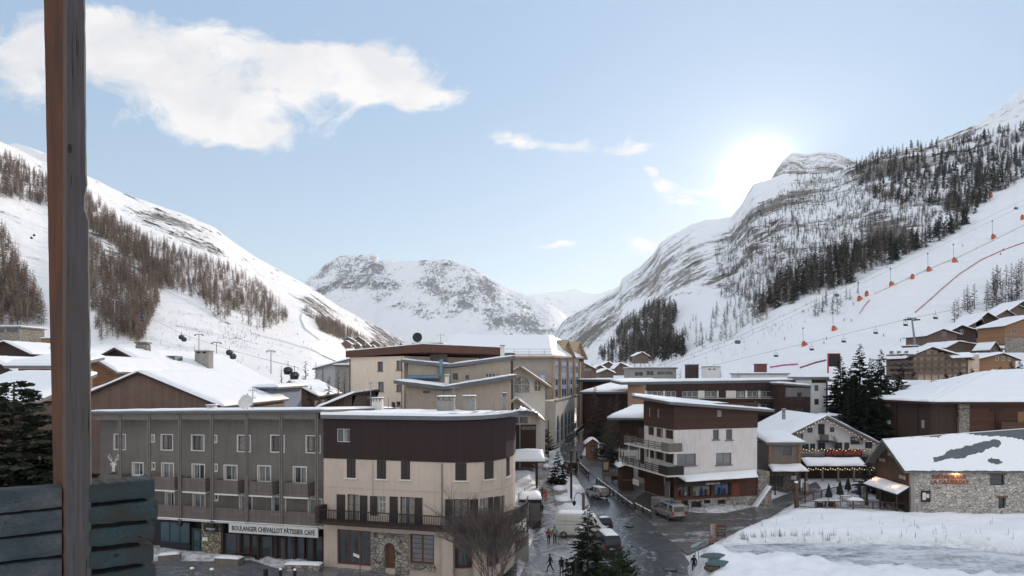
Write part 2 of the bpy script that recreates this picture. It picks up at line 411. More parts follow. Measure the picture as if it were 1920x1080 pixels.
CR_F = [(900, 590), (960, 560), (985, 553), (1005, 551), (1030, 547), (1055, 546), (1078, 541), (1095, 549), (1112, 552), (1130, 549), (1160, 537), (1200, 520), (1260, 515)]
MF = mat_mountain('far_snow', .002, bump=.3, bd=20)
Slope('ridge', 900, 1260, 120, 60, CR_F, [(900, 9300), (1260, 9000)], [(900, 672), (1260, 672)], [(900, 7600), (1260, 7600)], MF, 1, .03, 1100., lambda a, b, c: .15+0*a, 2.0, seed=23)
CR_R = [(1020, 652), (1040, 625), (1055, 603), (1080, 586), (1115, 566), (1150, 546), (1162, 536), (1166, 522), (1200, 500), (1225, 476), (1238, 455), (1262, 439), (1300, 420), (1330, 411), (1370, 407), (1390, 384), (1402, 360), (1412, 346), (1424, 341), (1440, 336), (1466, 328), (1480, 326), (1510, 326), (1545, 328), (1580, 318), (1612, 303), (1640, 292), (1700, 277), (1740, 272), (1800, 262), (1860, 240), (1920, 215), (2060, 150), (2420, 30)]
CD_R = [(1020, 3700), (1163, 3200), (1260, 2600), (1390, 1950), (1480, 1700), (1615, 1480), (1740, 1350), (1920, 1250), (2060, 1200)]
FT_R = [(1020, 672), (1060, 680), (1100, 690), (1200, 712), (1300, 720), (1500, 722), (1920, 725), (2060, 726)]
FD_R = [(1020, 3000), (1060, 1900), (1100, 1200), (1200, 700), (1300, 480), (1500, 400), (1700, 380), (2060, 380)]
PISTE = [(1180, 700), (1240, 682), (1300, 655), (1360, 630), (1400, 606), (1460, 578), (1560, 542), (1680, 500), (1790, 442), (1830, 402), (1870, 370), (1920, 343), (2060, 280), (2440, 130), (2440, 740), (1180, 740)]
def rock_R(px, py, W):
    a = .17*np.ones_like(px)
    a += .2*soft(px, py, [(1050, 605), (1165, 540), (1230, 470), (1300, 440), (1330, 520), (1200, 560), (1060, 655)])
    a += .55*soft(px, py, [(1065, 652), (1110, 610), (1165, 588), (1185, 590), (1130, 625), (1085, 660)])
    a += .62*soft(px, py, [(1150, 620), (1200, 578), (1245, 555), (1250, 562), (1210, 600), (1160, 630)])
    a += .09*soft(px, py, [(1180, 530), (1400, 400), (1480, 340), (1640, 290), (1860, 260), (1840, 390), (1700, 480), (1460, 560), (1300, 610)])
    a += .16*soft(px, py, [(1330, 470), (1400, 400), (1450, 370), (1520, 350), (1500, 440), (1420, 560), (1340, 560)])
    a += .14*soft(px, py, [(1480, 340), (1640, 290), (1740, 275), (1860, 260), (1840, 390), (1700, 480), (1540, 470)])
    a += .42*soft(px, py, [(1600, 300), (1690, 300), (1740, 310), (1640, 335), (1590, 330)])
    a += .45*soft(px, py, [(1610, 420), (1700, 400), (1720, 440), (1640, 470)])
    a += .4*soft(px, py, [(1770, 425), (1830, 415), (1870, 400), (1800, 445)])
    a -= .3*soft(px, py, [(1160, 590), (1260, 560), (1400, 560), (1340, 640), (1240, 660)])
    a = blur(a, 40); p = blur(soft(px, py, PISTE), 2)
    return np.clip(a*(1-p), 0, 1)-.35*p
MR = mat_mountain('mountainside_snow', .014, bump=.7, bd=5.0, rock=(.115, .108, .10), rock2=(.25, .225, .195))  # paler rock tone has some haze put into its colour
SR = Slope('mountainside', 1020, 2420, 820, 300, CR_R, CD_R, FT_R, FD_R, MR, 1.0, .06, 170., rock_R, 3.5, seed=31)
# two higher crests standing behind
Slope('crest', 1440, 1660, 120, 50, [(1440, 345), (1452, 322), (1466, 301), (1486, 286), (1515, 289), (1540, 285), (1566, 287), (1590, 295), (1612, 303), (1660, 330)], [(1440, 3000), (1660, 2900)], [(1440, 420), (1660, 400)], [(1440, 2300), (1660, 2200)], MR, 1, .04, 300., lambda a, b, c: .45+0*a, 2.5, seed=41)
Slope('summit', 1680, 2420, 220, 70, [(1680, 330), (1745, 272), (1770, 258), (1800, 246), (1830, 232), (1860, 213), (1890, 190), (1920, 163), (1980, 120), (2060, 70), (2420, -60)], [(1680, 2300), (2060, 1900)], [(1680, 420), (2060, 330)], [(1680, 1750), (2060, 1500)], MR, 1, .04, 200., lambda a, b, c: .22+.2*(b < 300)*(a < 1830), 2.0, seed=47)
Slope('slope', -140, 260, 60, 30, [(-140, 300), (30, 268), (70, 281), (120, 302), (260, 420)], [(-140, 2600), (260, 2600)], [(-140, 500), (260, 500)], [(-140, 1900), (260, 1900)], ML, 1, .02, 200., lambda a, b, c: .2+0*a, 1.0, seed=51)
# ================= valley floor =================
yv = np.concatenate([np.arange(-6, 46, 4.0), np.arange(46, 112, .5), np.arange(112, 236, 1.5), np.geomspace(236, 12000, 90)])
nxg = 240
uu = np.linspace(-1, 1, nxg)
YG = np.repeat(yv[:, None], nxg, 1); XG = (uu*np.abs(uu)**.35)[None, :]*np.maximum(YG*1.02, 60)
ZG = G(XG, YG)
PXG = 960+FPX*XG/np.maximum(YG, 20); PYG = HY+(CH-ZG)*FPX/np.maximum(YG, 20)
near = (YG > 50) & (YG < 240)
ROAD_L = [(1085, 1120), (1090, 1060), (1110, 1000), (1112, 965), (1095, 915), (1072, 880), (1058, 862), (1050, 845), (1052, 832), (1075, 818), (1100, 803), (1108, 786), (1105, 772)]
ROAD_R = [(1320, 1120), (1296, 1060), (1268, 1018), (1222, 988), (1165, 938), (1122, 903), (1096, 876), (1088, 856), (1098, 836), (1118, 818), (1138, 803), (1150, 786), (1140, 772)]
SIDE_L = [(1084, 852), (1120, 858), (1160, 876), (1205, 905), (1240, 936), (1268, 956), (1310, 962), (1360, 962), (1415, 950), (1455, 934), (1490, 920), (1530, 903)]
SIDE_R = [(1090, 866), (1098, 876), (1122, 903), (1165, 938), (1224, 988), (1290, 1040), (1330, 1020), (1385, 998), (1445, 968), (1492, 940), (1540, 915)]
WALK_L = [(955, 1120), (985, 1060), (1000, 1010), (1010, 960), (1012, 920), (1008, 890), (1004, 870), (1003, 852)]
WALK_R = [(1085, 1120), (1078, 1060), (1060, 1000), (1046, 960), (1040, 930), (1034, 900), (1024, 875), (1018, 852)]
PLAZA = [(150, 1130), (250, 1052), (380, 1052), (470, 1050), (520, 1066), (620, 1056), (800, 1075), (970, 1055), (960, 1130)]
LANE_L = [(1322, 1036), (1380, 1022), (1460, 1019), (1560, 1019), (1700, 1022), (1800, 1028), (1940, 1042), (2000, 1048)]
LANE_R = [(1318, 1040), (1380, 1040), (1460, 1050), (1560, 1070), (1700, 1084), (1800, 1090), (1940, 1100), (2000, 1110)]
flat = np.zeros(YG.shape)
for poly in (ROAD_L+ROAD_R[::-1], SIDE_L+SIDE_R[::-1], WALK_L+WALK_R[::-1], PLAZA, LANE_L+LANE_R[::-1]):
    flat = np.maximum(flat, inpoly(PXG, PYG, poly) & near)
flat = blur(flat.astype(float), 2)
W3 = np.stack([XG, YG, ZG*0], -1)
lump = fbm(W3/3.2, 5)*.45+fbm(W3/.9, 3)*.13+fbm(W3/1.3+4, 4)*.30*((YG < 67)*(XG > 10))
bank = sstep(14.5, 17, XG)*(1-sstep(64.2, 67.5, YG+.05*(XG-20)))*(YG > 52)*(1.0+lump*1.6)
heap = .95*np.exp(-((XG-19.2)/2.2)**2-((YG-63.5)/3.2)**2)*(1+lump)+.6*np.exp(-((XG-25)/3.5)**2-((YG-63.0)/2.0)**2)
fld = blur(inpoly(PXG, PYG, [(1345, 1012), (1500, 962), (1712, 972), (1990, 974), (1990, 1040), (1700, 1016), (1460, 1012)]).astype(float), 3)*(.75+lump*1.1)
snowd = np.where(near, (1-flat)*(.22+lump*(1-.5*(YG > 112)))-.25*(flat > .05), 0)
ZG = ZG+snowd+np.where(near, (bank*1.15+heap+fld)*(1-flat), 0)
def ground_mat():
    t = NT('ground_snow'); v = t.co(); n = t.noise(v, .6, 8, .6); dr = t.n('ShaderNodeAttribute', attribute_name='dirty').outputs['Fac']
    sp = t.ramp(t.noise(v, 1.6, 8, .72, .6), .40, .62); k = t.math('MULTIPLY', dr, t.math('ADD', t.math('MULTIPLY', sp, .85), .25))
    col = t.mix(n, (.79, .80, .83), (.85, .86, .89)); col = t.mix(k, col, (.20, .185, .175)); t.bump(t.math('ADD', n, t.math('MULTIPLY', t.noise(v, 4, 5), .3)), .7, .2)
    return t.fin(col, .6, 0, .25)
msnow_g = ground_mat()
dirty = blur(flat, 5)
dirty = np.clip(dirty*1.3*(flat < .9), 0, 1)*near; tp = inpoly(PXG, PYG, [(1095, 850), (1260, 830), (1300, 965), (1240, 980), (1120, 900)]) | inpoly(PXG, PYG, [(600, 1000), (1100, 1000), (1100, 1090), (100, 1090), (200, 1030)]) | inpoly(PXG, PYG, [(1260, 930), (1440, 925), (1440, 960), (1280, 985)]) | inpoly(PXG, PYG, [(1490, 915), (1650, 890), (1712, 962), (1494, 957)])
dirty = np.clip(np.maximum(dirty, blur(tp.astype(float), 4)*.75), 0, 1)
gr = np_mesh('ground', np.stack([XG, YG, ZG], -1).reshape(-1, 3), quads(nxg, len(yv)), msnow_g, True, {'dirty': dirty}, 'structure')
def gsurf(px, py):
    """where the sight line through a bearing meets the snow surface"""
    for i in range(20, len(yv)-1):
        Y = yv[i]; x = PX(px, Y); z = float(np.interp(x, XG[i], ZG[i]))
        if PZ(py, Y) <= z: return (x, Y, z)
    return gpt(px, py)+(0.0,)
# road sheets
def mat_icy(name, dark, wet, snow, scale=.35, amt=.5, stretch=(1, .25, 1), rough=(.18, .7)):
    t = NT(name); v = t.co(scale=stretch); a = t.noise(v, scale, 9, .68, 1.2); b = t.noise(t.co(), scale*5, 7, .7)
    c = t.mix(t.ramp(b, .35, .7), dark, wet)
    m = t.ramp(t.math('ADD', t.math('MULTIPLY', a, .75), t.math('MULTIPLY', b, .35)), amt, amt+.16)
    col = t.mix(m, c, snow)
    r = t.n('ShaderNodeMapRange', {0: m, 3: rough[0], 4: rough[1]}).outputs[0]
    t.bump(t.math('ADD', b, t.math('MULTIPLY', m, .6)), .35, .06)
    return t.fin(col, r, 0, .5)
def ribbon(name, A, B, mat, n=90, m=14, lift=.0):
    A = np.array([gpt(*p) for p in A]); B = np.array([gpt(*p) for p in B])
    def res(Q, n):
        d = np.r_[0, np.cumsum(np.linalg.norm(np.diff(Q, axis=0), axis=1))]; t = np.linspace(0, d[-1], n)
        return np.stack([np.interp(t, d, Q[:, 0]), np.interp(t, d, Q[:, 1])], 1)
    A, B = res(A, n), res(B, n); s = np.linspace(0, 1, m)[:, None, None]
    Q = A[None]*(1-s)+B[None]*s; X, Y = Q[..., 0], Q[..., 1]
    Z = G(X, Y)+lift+.03*fbm(np.stack([X, Y, X*0], -1)/1.5, 3)
    return np_mesh(name, np.stack([X, Y, Z], -1).reshape(-1, 3), quads(n, m), mat, True, {}, 'structure')
m_road = mat_icy('wet_asphalt', (.06, .064, .07), (.11, .115, .123), (.45, .46, .49), .3, .585, (1, .3, 1))
m_side = mat_icy('slushy_asphalt', (.07, .067, .066), (.13, .125, .12), (.5, .5, .52), .35, .575, (.35, 1, 1), (.3, .75))
m_walk = mat_icy('packed_slush', (.16, .155, .15), (.28, .27, .265), (.55, .55, .56), .5, .52, (1, .6, 1), (.22, .6))
m_lane = mat_icy('ice', (.10, .12, .125), (.2, .235, .25), (.6, .62, .66), .35, .44, (.22, 1, 1), (.22, .7))
m_plaza = mat_icy('wet_paving', (.10, .105, .115), (.18, .185, .2), (.5, .52, .56), .4, .60, (.5, 1, 1), (.15, .6))
ribbon('road', ROAD_L, ROAD_R, m_road, 160, 18)
ribbon('side_street', SIDE_L, SIDE_R, m_side, 140, 14, .006)
ribbon('pavement', WALK_L, WALK_R, m_walk, 120, 14)
ribbon('frozen_lane', LANE_L, LANE_R, m_lane, 120, 18)
ribbon('plaza', PLAZA[1:8], [(150, 1130), (300, 1130), (400, 1130), (560, 1130), (700, 1130), (850, 1130), (965, 1130)], m_plaza, 120, 14)
# ================= forests =================
def conifer(nb, seed, kind):
    """unit-height tree as triangles: (V, F, split) with the trunk faces first"""
    r = np.random.RandomState(seed); V, F = [], []
    def tri(a, b, c): k = len(V); V.extend([a, b, c]); F.append((k, k+1, k+2))
    n = 4; w = .011 if kind == 'larch' else .014
    for k in range(n):
        a, b = 2*math.pi*k/n, 2*math.pi*(k+1)/n
        tri((w*math.cos(a), w*math.sin(a), 0), (w*math.cos(b), w*math.sin(b), 0), (0, 0, 1))
    nt = len(F)
    for k in range(nb):
        h = .06+.92*((k+r.rand())/nb) if kind != 'larch' else .12+.86*((k+r.rand())/nb)
        L = ((1-h)**.8*(.20 if kind != 'larch' else .17)+.02)*(.65+.6*r.rand()); a = r.rand()*2*math.pi
        ca, sa = math.cos(a), math.sin(a); dr = (-.10 if kind != 'larch' else .05)*(.5+r.rand()); wd = (.034 if kind != 'larch' else .022)*(.7+.7*r.rand())
        e = (L*ca, L*sa, h+dr*L*3); b1 = (-sa*wd+ca*.01, ca*wd+sa*.01, h); b2 = (sa*wd, -ca*wd, h-.01)
        tri(b1, b2, e)
        m = .55; tri((b1[0]+ca*L*.3, b1[1]+sa*L*.3, h+.012), (b2[0]+ca*L*.3, b2[1]+sa*L*.3, h-wd*1.2), (e[0]*.8-sa*L*.25, e[1]*.8+ca*L*.25, e[2]-.02*r.rand()))
        if kind != 'larch': tri((b1[0]*.4, b1[1]*.4, h+.02), (ca*L*.45+sa*L*.22, sa*L*.45-ca*L*.22, h-.03), e)
    return np.array(V), np.array(F), nt
LV = [conifer(38, 100+i, 'larch') for i in range(4)]; SV = [conifer(38, 200+i, 'spruce') for i in range(4)]
def mat_tree(name, a, b, c):
    t = NT(name); at = t.n('ShaderNodeAttribute', attribute_name='tint').outputs['Fac']
    oi = t.n('ShaderNodeObjectInfo').outputs['Random']
    f = t.math('FRACT', t.math('ADD', at, oi)); r = t.n('ShaderNodeValToRGB', {'Fac': f}); e = r.color_ramp.elements
    e[0].color = a+(1,); e[1].color = c+(1,); e[1].position = .95; q = e.new(.5); q.color = b+(1,)
    return t.fin(r.outputs[0], .9, 0, .1)
m_larch = mat_tree('larch_twigs_sunlit', (.28, .215, .175), (.36, .275, .22), (.22, .185, .16))  # lighter larch copy, sunlight of the left slope put into its colour
m_larch_r = mat_tree('larch_twigs_shaded', (.14, .118, .105), (.20, .16, .135), (.115, .106, .10))  # darker larch copy, shade of the right slope put into its colour
m_spruce = mat_tree('spruce_needles', (.045, .055, .048), (.07, .08, .058), (.05, .057, .052))
m_bark = mat_plain('bark', (.07, .055, .045), .9, 0, .3, 6)
def scatter(slope, polys, seed):
    """polys: (polygon, count, ht range) -> positions, heights on the slope"""
    r = np.random.RandomState(seed); out = []
    for poly, n, h0, h1 in polys:
        xs = [p[0] for p in poly]; ys = [p[1] for p in poly]
        px = r.uniform(min(xs), max(xs), n*4); py = r.uniform(min(ys), max(ys), n*4)
        den = fbm(np.stack([px/28, py/16, px*0+seed], -1), 3)
        keep = inpoly(px, py, poly) & (den > r.uniform(-.4, .12, len(px)))
        px, py = px[keep][:n], py[keep][:n]
        pos, ok = slope.at(px, py); h = r.uniform(h0, h1, len(px))
        out.append(np.concatenate([pos, h[:, None]], 1)[ok])
    return np.concatenate(out, 0)
def tree_mass(name, label, cat, pts, variants, mat, seed):
    r = np.random.RandomState(seed); Vs, Fs, Ts = [], [], []; k = 0
    for (x, y, z, h) in pts:
        V, F, nt = variants[r.randint(len(variants))]; a = r.rand()*6.28; ca, sa = math.cos(a), math.sin(a); wd = h*r.uniform(1.05, 1.6)
        q = np.stack([(V[:, 0]*ca-V[:, 1]*sa)*wd+x, (V[:, 0]*sa+V[:, 1]*ca)*wd+y, V[:, 2]*h+z-.4], 1)
        Vs.append(q); Fs.append(F+k); k += len(V); Ts.append(np.full(len(V), r.rand()))
    o = np_mesh(name, np.concatenate(Vs), np.concatenate(Fs), mat, False, {'tint': np.concatenate(Ts)}, 'stuff')
    return tag(o, label, cat)
def proto_tree(kind, variant, label, mat, group):
    V, F, nt = variant
    t = thing(kind, label, 'tree', group=group)
    tr = np_mesh('trunk', V[:nt*3], F[:nt], m_bark); tr.parent = t
    cr = np_mesh('crown', V[nt*3:], F[nt:]-nt*3, mat, False, {'tint': np.zeros(len(V)-nt*3)}); cr.parent = t
    return t
def place_trees(kind, label, pts, variants, mat, group, seed):
    r = random.Random(seed); protos = [None]*len(variants)
    for (x, y, z, h) in pts:
        i = r.randrange(len(variants)); s = (h*r.uniform(1.05, 1.5),)*2+(h,)
        if protos[i] is None:
            t = proto_tree(kind, variants[i], label, mat, group); protos[i] = t; t.location = (x, y, z-.4); t.scale = s
        else: dup(protos[i], (x, y, z-.4), r.uniform(0, 6.28), s)
# sunny side: bare larches
LB = [([(-60, 262), (0, 292), (90, 338), (165, 366), (240, 430), (330, 470), (420, 500), (480, 530), (548, 604), (515, 612), (440, 585), (400, 572), (330, 548), (285, 540), (250, 500), (200, 455), (165, 430), (90, 390), (0, 370), (-60, 350)], 3300, 13, 20),
      ([(165, 450), (230, 492), (300, 545), (302, 565), (285, 600), (265, 645), (235, 640), (200, 600), (165, 575)], 680, 14, 20),
      ([(-60, 420), (0, 425), (40, 500), (75, 570), (88, 610), (40, 612), (-60, 620)], 520, 14, 20),
      ([(250, 440), (300, 480), (330, 540), (300, 545), (230, 480), (165, 430), (165, 400)], 380, 12, 18),
      ([(590, 600), (640, 610), (700, 645), (640, 640), (600, 622)], 520, 13, 18), ([(545, 570), (600, 590), (660, 625), (700, 650), (690, 642), (600, 605)], 160, 10, 16)]
pl = scatter(SL, LB, 5)
tree_mass('larch_forest', 'brown leafless larch forest covering the sunny slope behind the wooden post', 'forest', pl, LV, m_larch, 6)
LI = [([(375, 540), (432, 590), (440, 602), (420, 600), (385, 590)], 26, 15, 21), ([(440, 600), (520, 615), (500, 625), (450, 612)], 16, 13, 18), ([(165, 570), (205, 600), (240, 640), (180, 640)], 24, 13, 18),
      ([(420, 612), (470, 640), (480, 650), (430, 640)], 10, 4, 7), ([(590, 545), (620, 570), (690, 625), (650, 610)], 22, 7, 11)]
place_trees('larch_tree', 'slim leafless larch standing apart on the snowy sunny slope', scatter(SL, LI, 8), LV, m_larch, 'scattered larches on the sunny slope', 9)
# shaded side: larch and spruce
RB = [([(1120, 672), (1150, 640), (1170, 605), (1230, 572), (1272, 590), (1250, 642), (1290, 665), (1230, 682), (1130, 684)], 620, 16, 24),
      ([(1412, 598), (1440, 548), (1500, 512), (1560, 480), (1640, 455), (1700, 465), (1760, 430), (1828, 412), (1790, 440), (1700, 480), (1600, 530), (1480, 572)], 640, 13, 22),
      ([(1600, 312), (1640, 284), (1740, 268), (1800, 262), (1920, 240), (2000, 210), (2000, 310), (1920, 338), (1870, 362), (1830, 402), (1790, 410), (1750, 388), (1650, 380), (1600, 345)], 1250, 12, 19)]
pr = scatter(SR, RB, 15)
rr_ = np.random.RandomState(2).rand(len(pr)) < .68
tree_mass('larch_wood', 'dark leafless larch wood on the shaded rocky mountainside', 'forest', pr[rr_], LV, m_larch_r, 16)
tree_mass('spruce_wood', 'dark evergreen spruces mixed into the shaded mountainside wood', 'forest', pr[~rr_], SV, m_spruce, 17)
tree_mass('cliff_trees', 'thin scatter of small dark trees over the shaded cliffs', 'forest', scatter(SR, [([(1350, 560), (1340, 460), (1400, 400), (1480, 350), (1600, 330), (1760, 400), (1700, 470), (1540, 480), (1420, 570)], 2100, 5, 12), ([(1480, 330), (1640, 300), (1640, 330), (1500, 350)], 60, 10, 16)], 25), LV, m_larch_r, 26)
RI = [([(1255, 640), (1300, 600), (1400, 560), (1470, 520), (1440, 600), (1330, 660)], 60, 8, 15), ([(1330, 600), (1420, 560), (1440, 600), (1340, 660)], 20, 12, 17), ([(1520, 600), (1570, 590), (1590, 570), (1530, 570)], 12, 9, 14), ([(1500, 590), (1620, 540), (1640, 560), (1540, 610)], 8, 8, 12)]
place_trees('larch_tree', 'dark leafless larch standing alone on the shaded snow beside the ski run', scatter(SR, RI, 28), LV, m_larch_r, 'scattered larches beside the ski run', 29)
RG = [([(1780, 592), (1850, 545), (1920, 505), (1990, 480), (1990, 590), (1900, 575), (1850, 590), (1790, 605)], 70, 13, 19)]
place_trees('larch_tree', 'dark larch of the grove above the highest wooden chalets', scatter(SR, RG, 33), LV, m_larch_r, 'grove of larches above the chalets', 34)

tree_mass('shrubs', 'low brown scrub dotted over the sunny run', 'shrubs', scatter(SL, [([(320, 580), (420, 600), (520, 620), (640, 655), (640, 690), (480, 700), (300, 690), (170, 640), (260, 640)], 420, 1.2, 3.2), ([(400, 590), (490, 630), (470, 660), (410, 640)], 90, 2, 4)], 61), LV, m_larch, 62)
tree_mass('scrub', 'low dark scrub dotted over the shaded run edges', 'shrubs', scatter(SR, [([(1230, 690), (1300, 660), (1420, 610), (1560, 548), (1600, 560), (1480, 620), (1340, 690)], 260, 1.2, 3.5)], 63), LV, m_larch_r, 64)
def berm(name, slope, line, hgt, wid):  # low snow ridge, added so its shaded side draws the track line
    pts = []
    for (x0, y0), (x1, y1) in zip(line, line[1:]):
        for k in range(8): p, ok = slope.at(np.array([x0+(x1-x0)*k/8]), np.array([y0+(y1-y0)*k/8])); pts.append(Vector(p[0]))
    m = MB(); rows = [m.vs([p+Vector((0, 0, -1)), p+Vector((-wid*.3, 0, hgt)), p+Vector((wid*.3, wid*.5, hgt*.9)), p+Vector((wid, wid*2, -1))]) for p in pts]
    for a, b in zip(rows, rows[1:]):
        for k in range(3): m.face(a+k, a+k+1, b+k+1, b+k)
    tag(m.build(name, msnow_g, None, True), None, None, None, 'structure')
berm('track', SL, [(470, 626), (530, 641), (580, 656), (650, 686)], 1.6, 2.5); berm('track', SL, [(566, 588), (564, 600), (572, 618), (600, 640)], 1.8, 3)
berm('track', SL, [(300, 540), (340, 560), (390, 585), (430, 610)], 1.5, 3); berm('track', SR, [(1330, 520), (1390, 470), (1440, 440), (1480, 400)], 3, 5); berm('track', SR, [(1330, 540), (1400, 510), (1440, 492)], 3, 5)
# ================= buildings: tools =================
def lin(r, g, b, k=.72):
    f = lambda c: ((c/255/12.92) if c < 10 else ((c/255+.055)/1.055)**2.4)/k
    return (f(r), f(g), f(b))
class Fac:
    """a building standing on a facade line given by bearings and distances; local x runs along it, -y faces the street"""
    def __init__(s, name, label, cat, pts, zb, group=None, main=0):
        W = [Vector((PX(p, Y), Y, 0)) for p, Y in pts]
        d = W[main+1]-W[main]; s.rz = math.atan2(d.y, d.x); s.zb = zb; s.org = Vector((W[0].x, W[0].y, zb))
        s.M = Matrix.Translation(s.org) @ Matrix.Rotation(s.rz, 4, 'Z'); s.Mi = s.M.inverted()
        s.L = [s.Mi @ Vector((p.x, p.y, zb)) for p in W]; s.S = [0.0]
        for a, b in zip(s.L, s.L[1:]): s.S.append(s.S[-1]+(b-a).length)
        s.len = s.S[-1]
        s.root = thing(name, label, cat, s.org, s.rz, group)
    def seg(s, u):
        for i in range(len(s.L)-1):
            if u <= s.S[i+1]+1e-6 or i == len(s.L)-2: return i
    def pt(s, u, z, off=0.0):
        i = s.seg(u); d = (s.L[i+1]-s.L[i]).normalized(); n = Vector((d.y, -d.x, 0))
        p = s.L[i]+d*(u-s.S[i])+n*off
        if len(s.L) > 2:   # blended normals at the bends
            for j in range(1, len(s.L)-1):
                if abs(u-s.S[j]) < 1e-4:
                    d2 = (s.L[j+1]-s.L[j]).normalized(); d1 = (s.L[j]-s.L[j-1]).normalized(); m = (Vector((d1.y, -d1.x, 0))+Vector((d2.y, -d2.x, 0))).normalized()
                    p = s.L[j]+m*off/max(.5, m.dot(Vector((d2.y, -d2.x, 0))))
        return Vector((p.x, p.y, z))
    def hit(s, px, off=0.0):
        k = (px-960)/FPX; best = None
        for i in range(len(s.L)-1):
            a = s.M @ s.pt(s.S[i]+1e-3, 0, off); b = s.M @ s.pt(s.S[i+1]-1e-3, 0, off); d = b-a
            den = d.x-k*d.y
            if abs(den) < 1e-9: continue
            t = (k*a.y-a.x)/den
            vio = max(0, -t if i > 0 else -t-9, t-1 if i < len(s.L)-2 else t-10)
            Y = a.y+t*d.y; u = s.S[i]+t*(s.S[i+1]-s.S[i])
            if Y > 0 and (best is None or (round(vio, 3), Y) < best[2]): best = (u, Y, (round(vio, 3), Y))
        return best[0], best[1]
    def uz(s, px, py, off=0.0):
        u, Y = s.hit(px, off); return u, PZ(py, Y)-s.zb
    def rect(s, r, off=0.0):
        u0 = s.hit(r[0], off)[0]; u1 = s.hit(r[2], off)[0]; pm = (r[0]+r[2])/2
        return u0, u1, s.uz(pm, r[3], off)[1], s.uz(pm, r[1], off)[1]
    def cuts(s, u0, u1): return [u0]+[x for x in s.S[1:-1] if u0+1e-4 < x < u1-1e-4]+[u1]
    def bar(s, mb, u0, u1, z0, z1, o0, o1):
        c = s.cuts(u0, u1)
        for a, b in zip(c, c[1:]):
            p = lambda u, z, o: s.pt(u, z, o)
            mb.hexa([p(a, z0, o1), p(b, z0, o1), p(b, z0, o0), p(a, z0, o0), p(a, z1, o1), p(b, z1, o1), p(b, z1, o0), p(a, z1, o0)])
    def panel(s, mb, u0, u1, z0, z1, off=0.0, holes=(), rev=.22, rk=None):
        us = sorted(set([u0, u1]+s.cuts(u0, u1)+[x for h in holes for x in h[:2] if u0 < x < u1]))
        zs = sorted(set([z0, z1]+[x for h in holes for x in h[2:] if z0 < x < z1]))
        for a, b in zip(us, us[1:]):
            for c, d in zip(zs, zs[1:]):
                m, n = (a+b)/2, (c+d)/2
                if any(h[0] < m < h[1] and h[2] < n < h[3] for h in holes): continue
                mb.poly([s.pt(a, c, off), s.pt(b, c, off), s.pt(b, d, off), s.pt(a, d, off)])
        k = mb.k
        if rk is not None: mb.k = rk
        for h in holes:
            a, b, c, d = max(h[0], u0), min(h[1], u1), max(h[2], z0), min(h[3], z1)
            q = [s.pt(a, c, off), s.pt(b, c, off), s.pt(b, d, off), s.pt(a, d, off)]; r = [s.pt(a, c, off-rev), s.pt(b, c, off-rev), s.pt(b, d, off-rev), s.pt(a, d, off-rev)]
            for i in range(4): mb.poly([q[i], r[i], r[(i+1) % 4], q[(i+1) % 4]])
        mb.k = k
    def shell(s, mb, z0, z1, dep, holes=(), rev=.22, rk=None, off=0.0, u0=0.0, u1=None, top=True):
        """front with openings, plain sides, back and top"""
        u1 = s.len if u1 is None else u1
        s.panel(mb, u0, u1, z0, z1, off, holes, rev, rk)
        a, b = s.pt(u0, 0, off), s.pt(u1, 0, off)
        n0, n1 = s.pt(u0, 0, off-dep), s.pt(u1, 0, off-dep)
        if len(s.L) > 2:
            Rm = Matrix.Rotation(-s.rz, 4, 'Z'); wa = s.M @ a; wb = s.M @ b
            n0 = a+Rm @ (Vector((wa.x, wa.y, 0)).normalized()*dep+Vector((.6, 0, 0))); n1 = b+Rm @ (Vector((wb.x, wb.y, 0)).normalized()*dep*.8-Vector((.6, 0, 0)))
        f = lambda p, z: Vector((p.x, p.y, z))
        for p, q in ((n0, a), (b, n1), (n1, n0)): mb.poly([f(p, z0), f(q, z0), f(q, z1), f(p, z1)])
        if top: mb.poly([f(s.pt(u, 0, off), z1) for u in s.cuts(u0, u1)]+[f(n1, z1), f(n0, z1)])
    def window(s, u0, u1, z0, z1, off=-.2, fm=None, gm=None, fw=.07, mull=1, bars=0, curtain=None, name='window'):
        w = MB(); o0, o1 = off, off+.06; fw = min(fw, (u1-u0)*.22, (z1-z0)*.22)
        if u1-u0 < .35: mull = 0
        s.bar(w, u0, u1, z1-fw, z1, o0, o1); s.bar(w, u0, u1, z0, z0+fw, o0, o1)
        s.bar(w, u0, u0+fw, z0+fw, z1-fw, o0, o1); s.bar(w, u1-fw, u1, z0+fw, z1-fw, o0, o1)
        for k in range(mull):
            c = u0+(u1-u0)*(k+1)/(mull+1); s.bar(w, c-fw*.45, c+fw*.45, z0+fw, z1-fw, o0, o1-.005)
        for k in range(bars):
            c = z0+(z1-z0)*(k+1)/(bars+1); s.bar(w, u0+fw, u1-fw, c-.02, c+.02, o0, o1-.008)
        o = w.build(name, fm, s.root)
        g = MB(); s.panel(g, u0+.01, u1-.01, z0+.01, z1-.01, off+.025); g.build('pane', gm or m_glass, o)
        if curtain:
            c = MB()
            for a, b in curtain: s.panel(c, u0+(u1-u0)*a, u0+(u1-u0)*b, z0+fw*.8, z1-fw*.8, off+.035)
            c.build('curtain', m_curtain, o)
        return o
    def bars_px(s, mb, r, o0, o1): u0, u1, z0, z1 = s.rect(r, o1); s.bar(mb, u0, u1, z0, z1, o0, o1)
    def world(s, u, z, off=0.0): return s.M @ s.pt(u, z, off)
    def ang(s, u): i = s.seg(u); d = s.L[i+1]-s.L[i]; return s.rz+math.atan2(d.y, d.x)
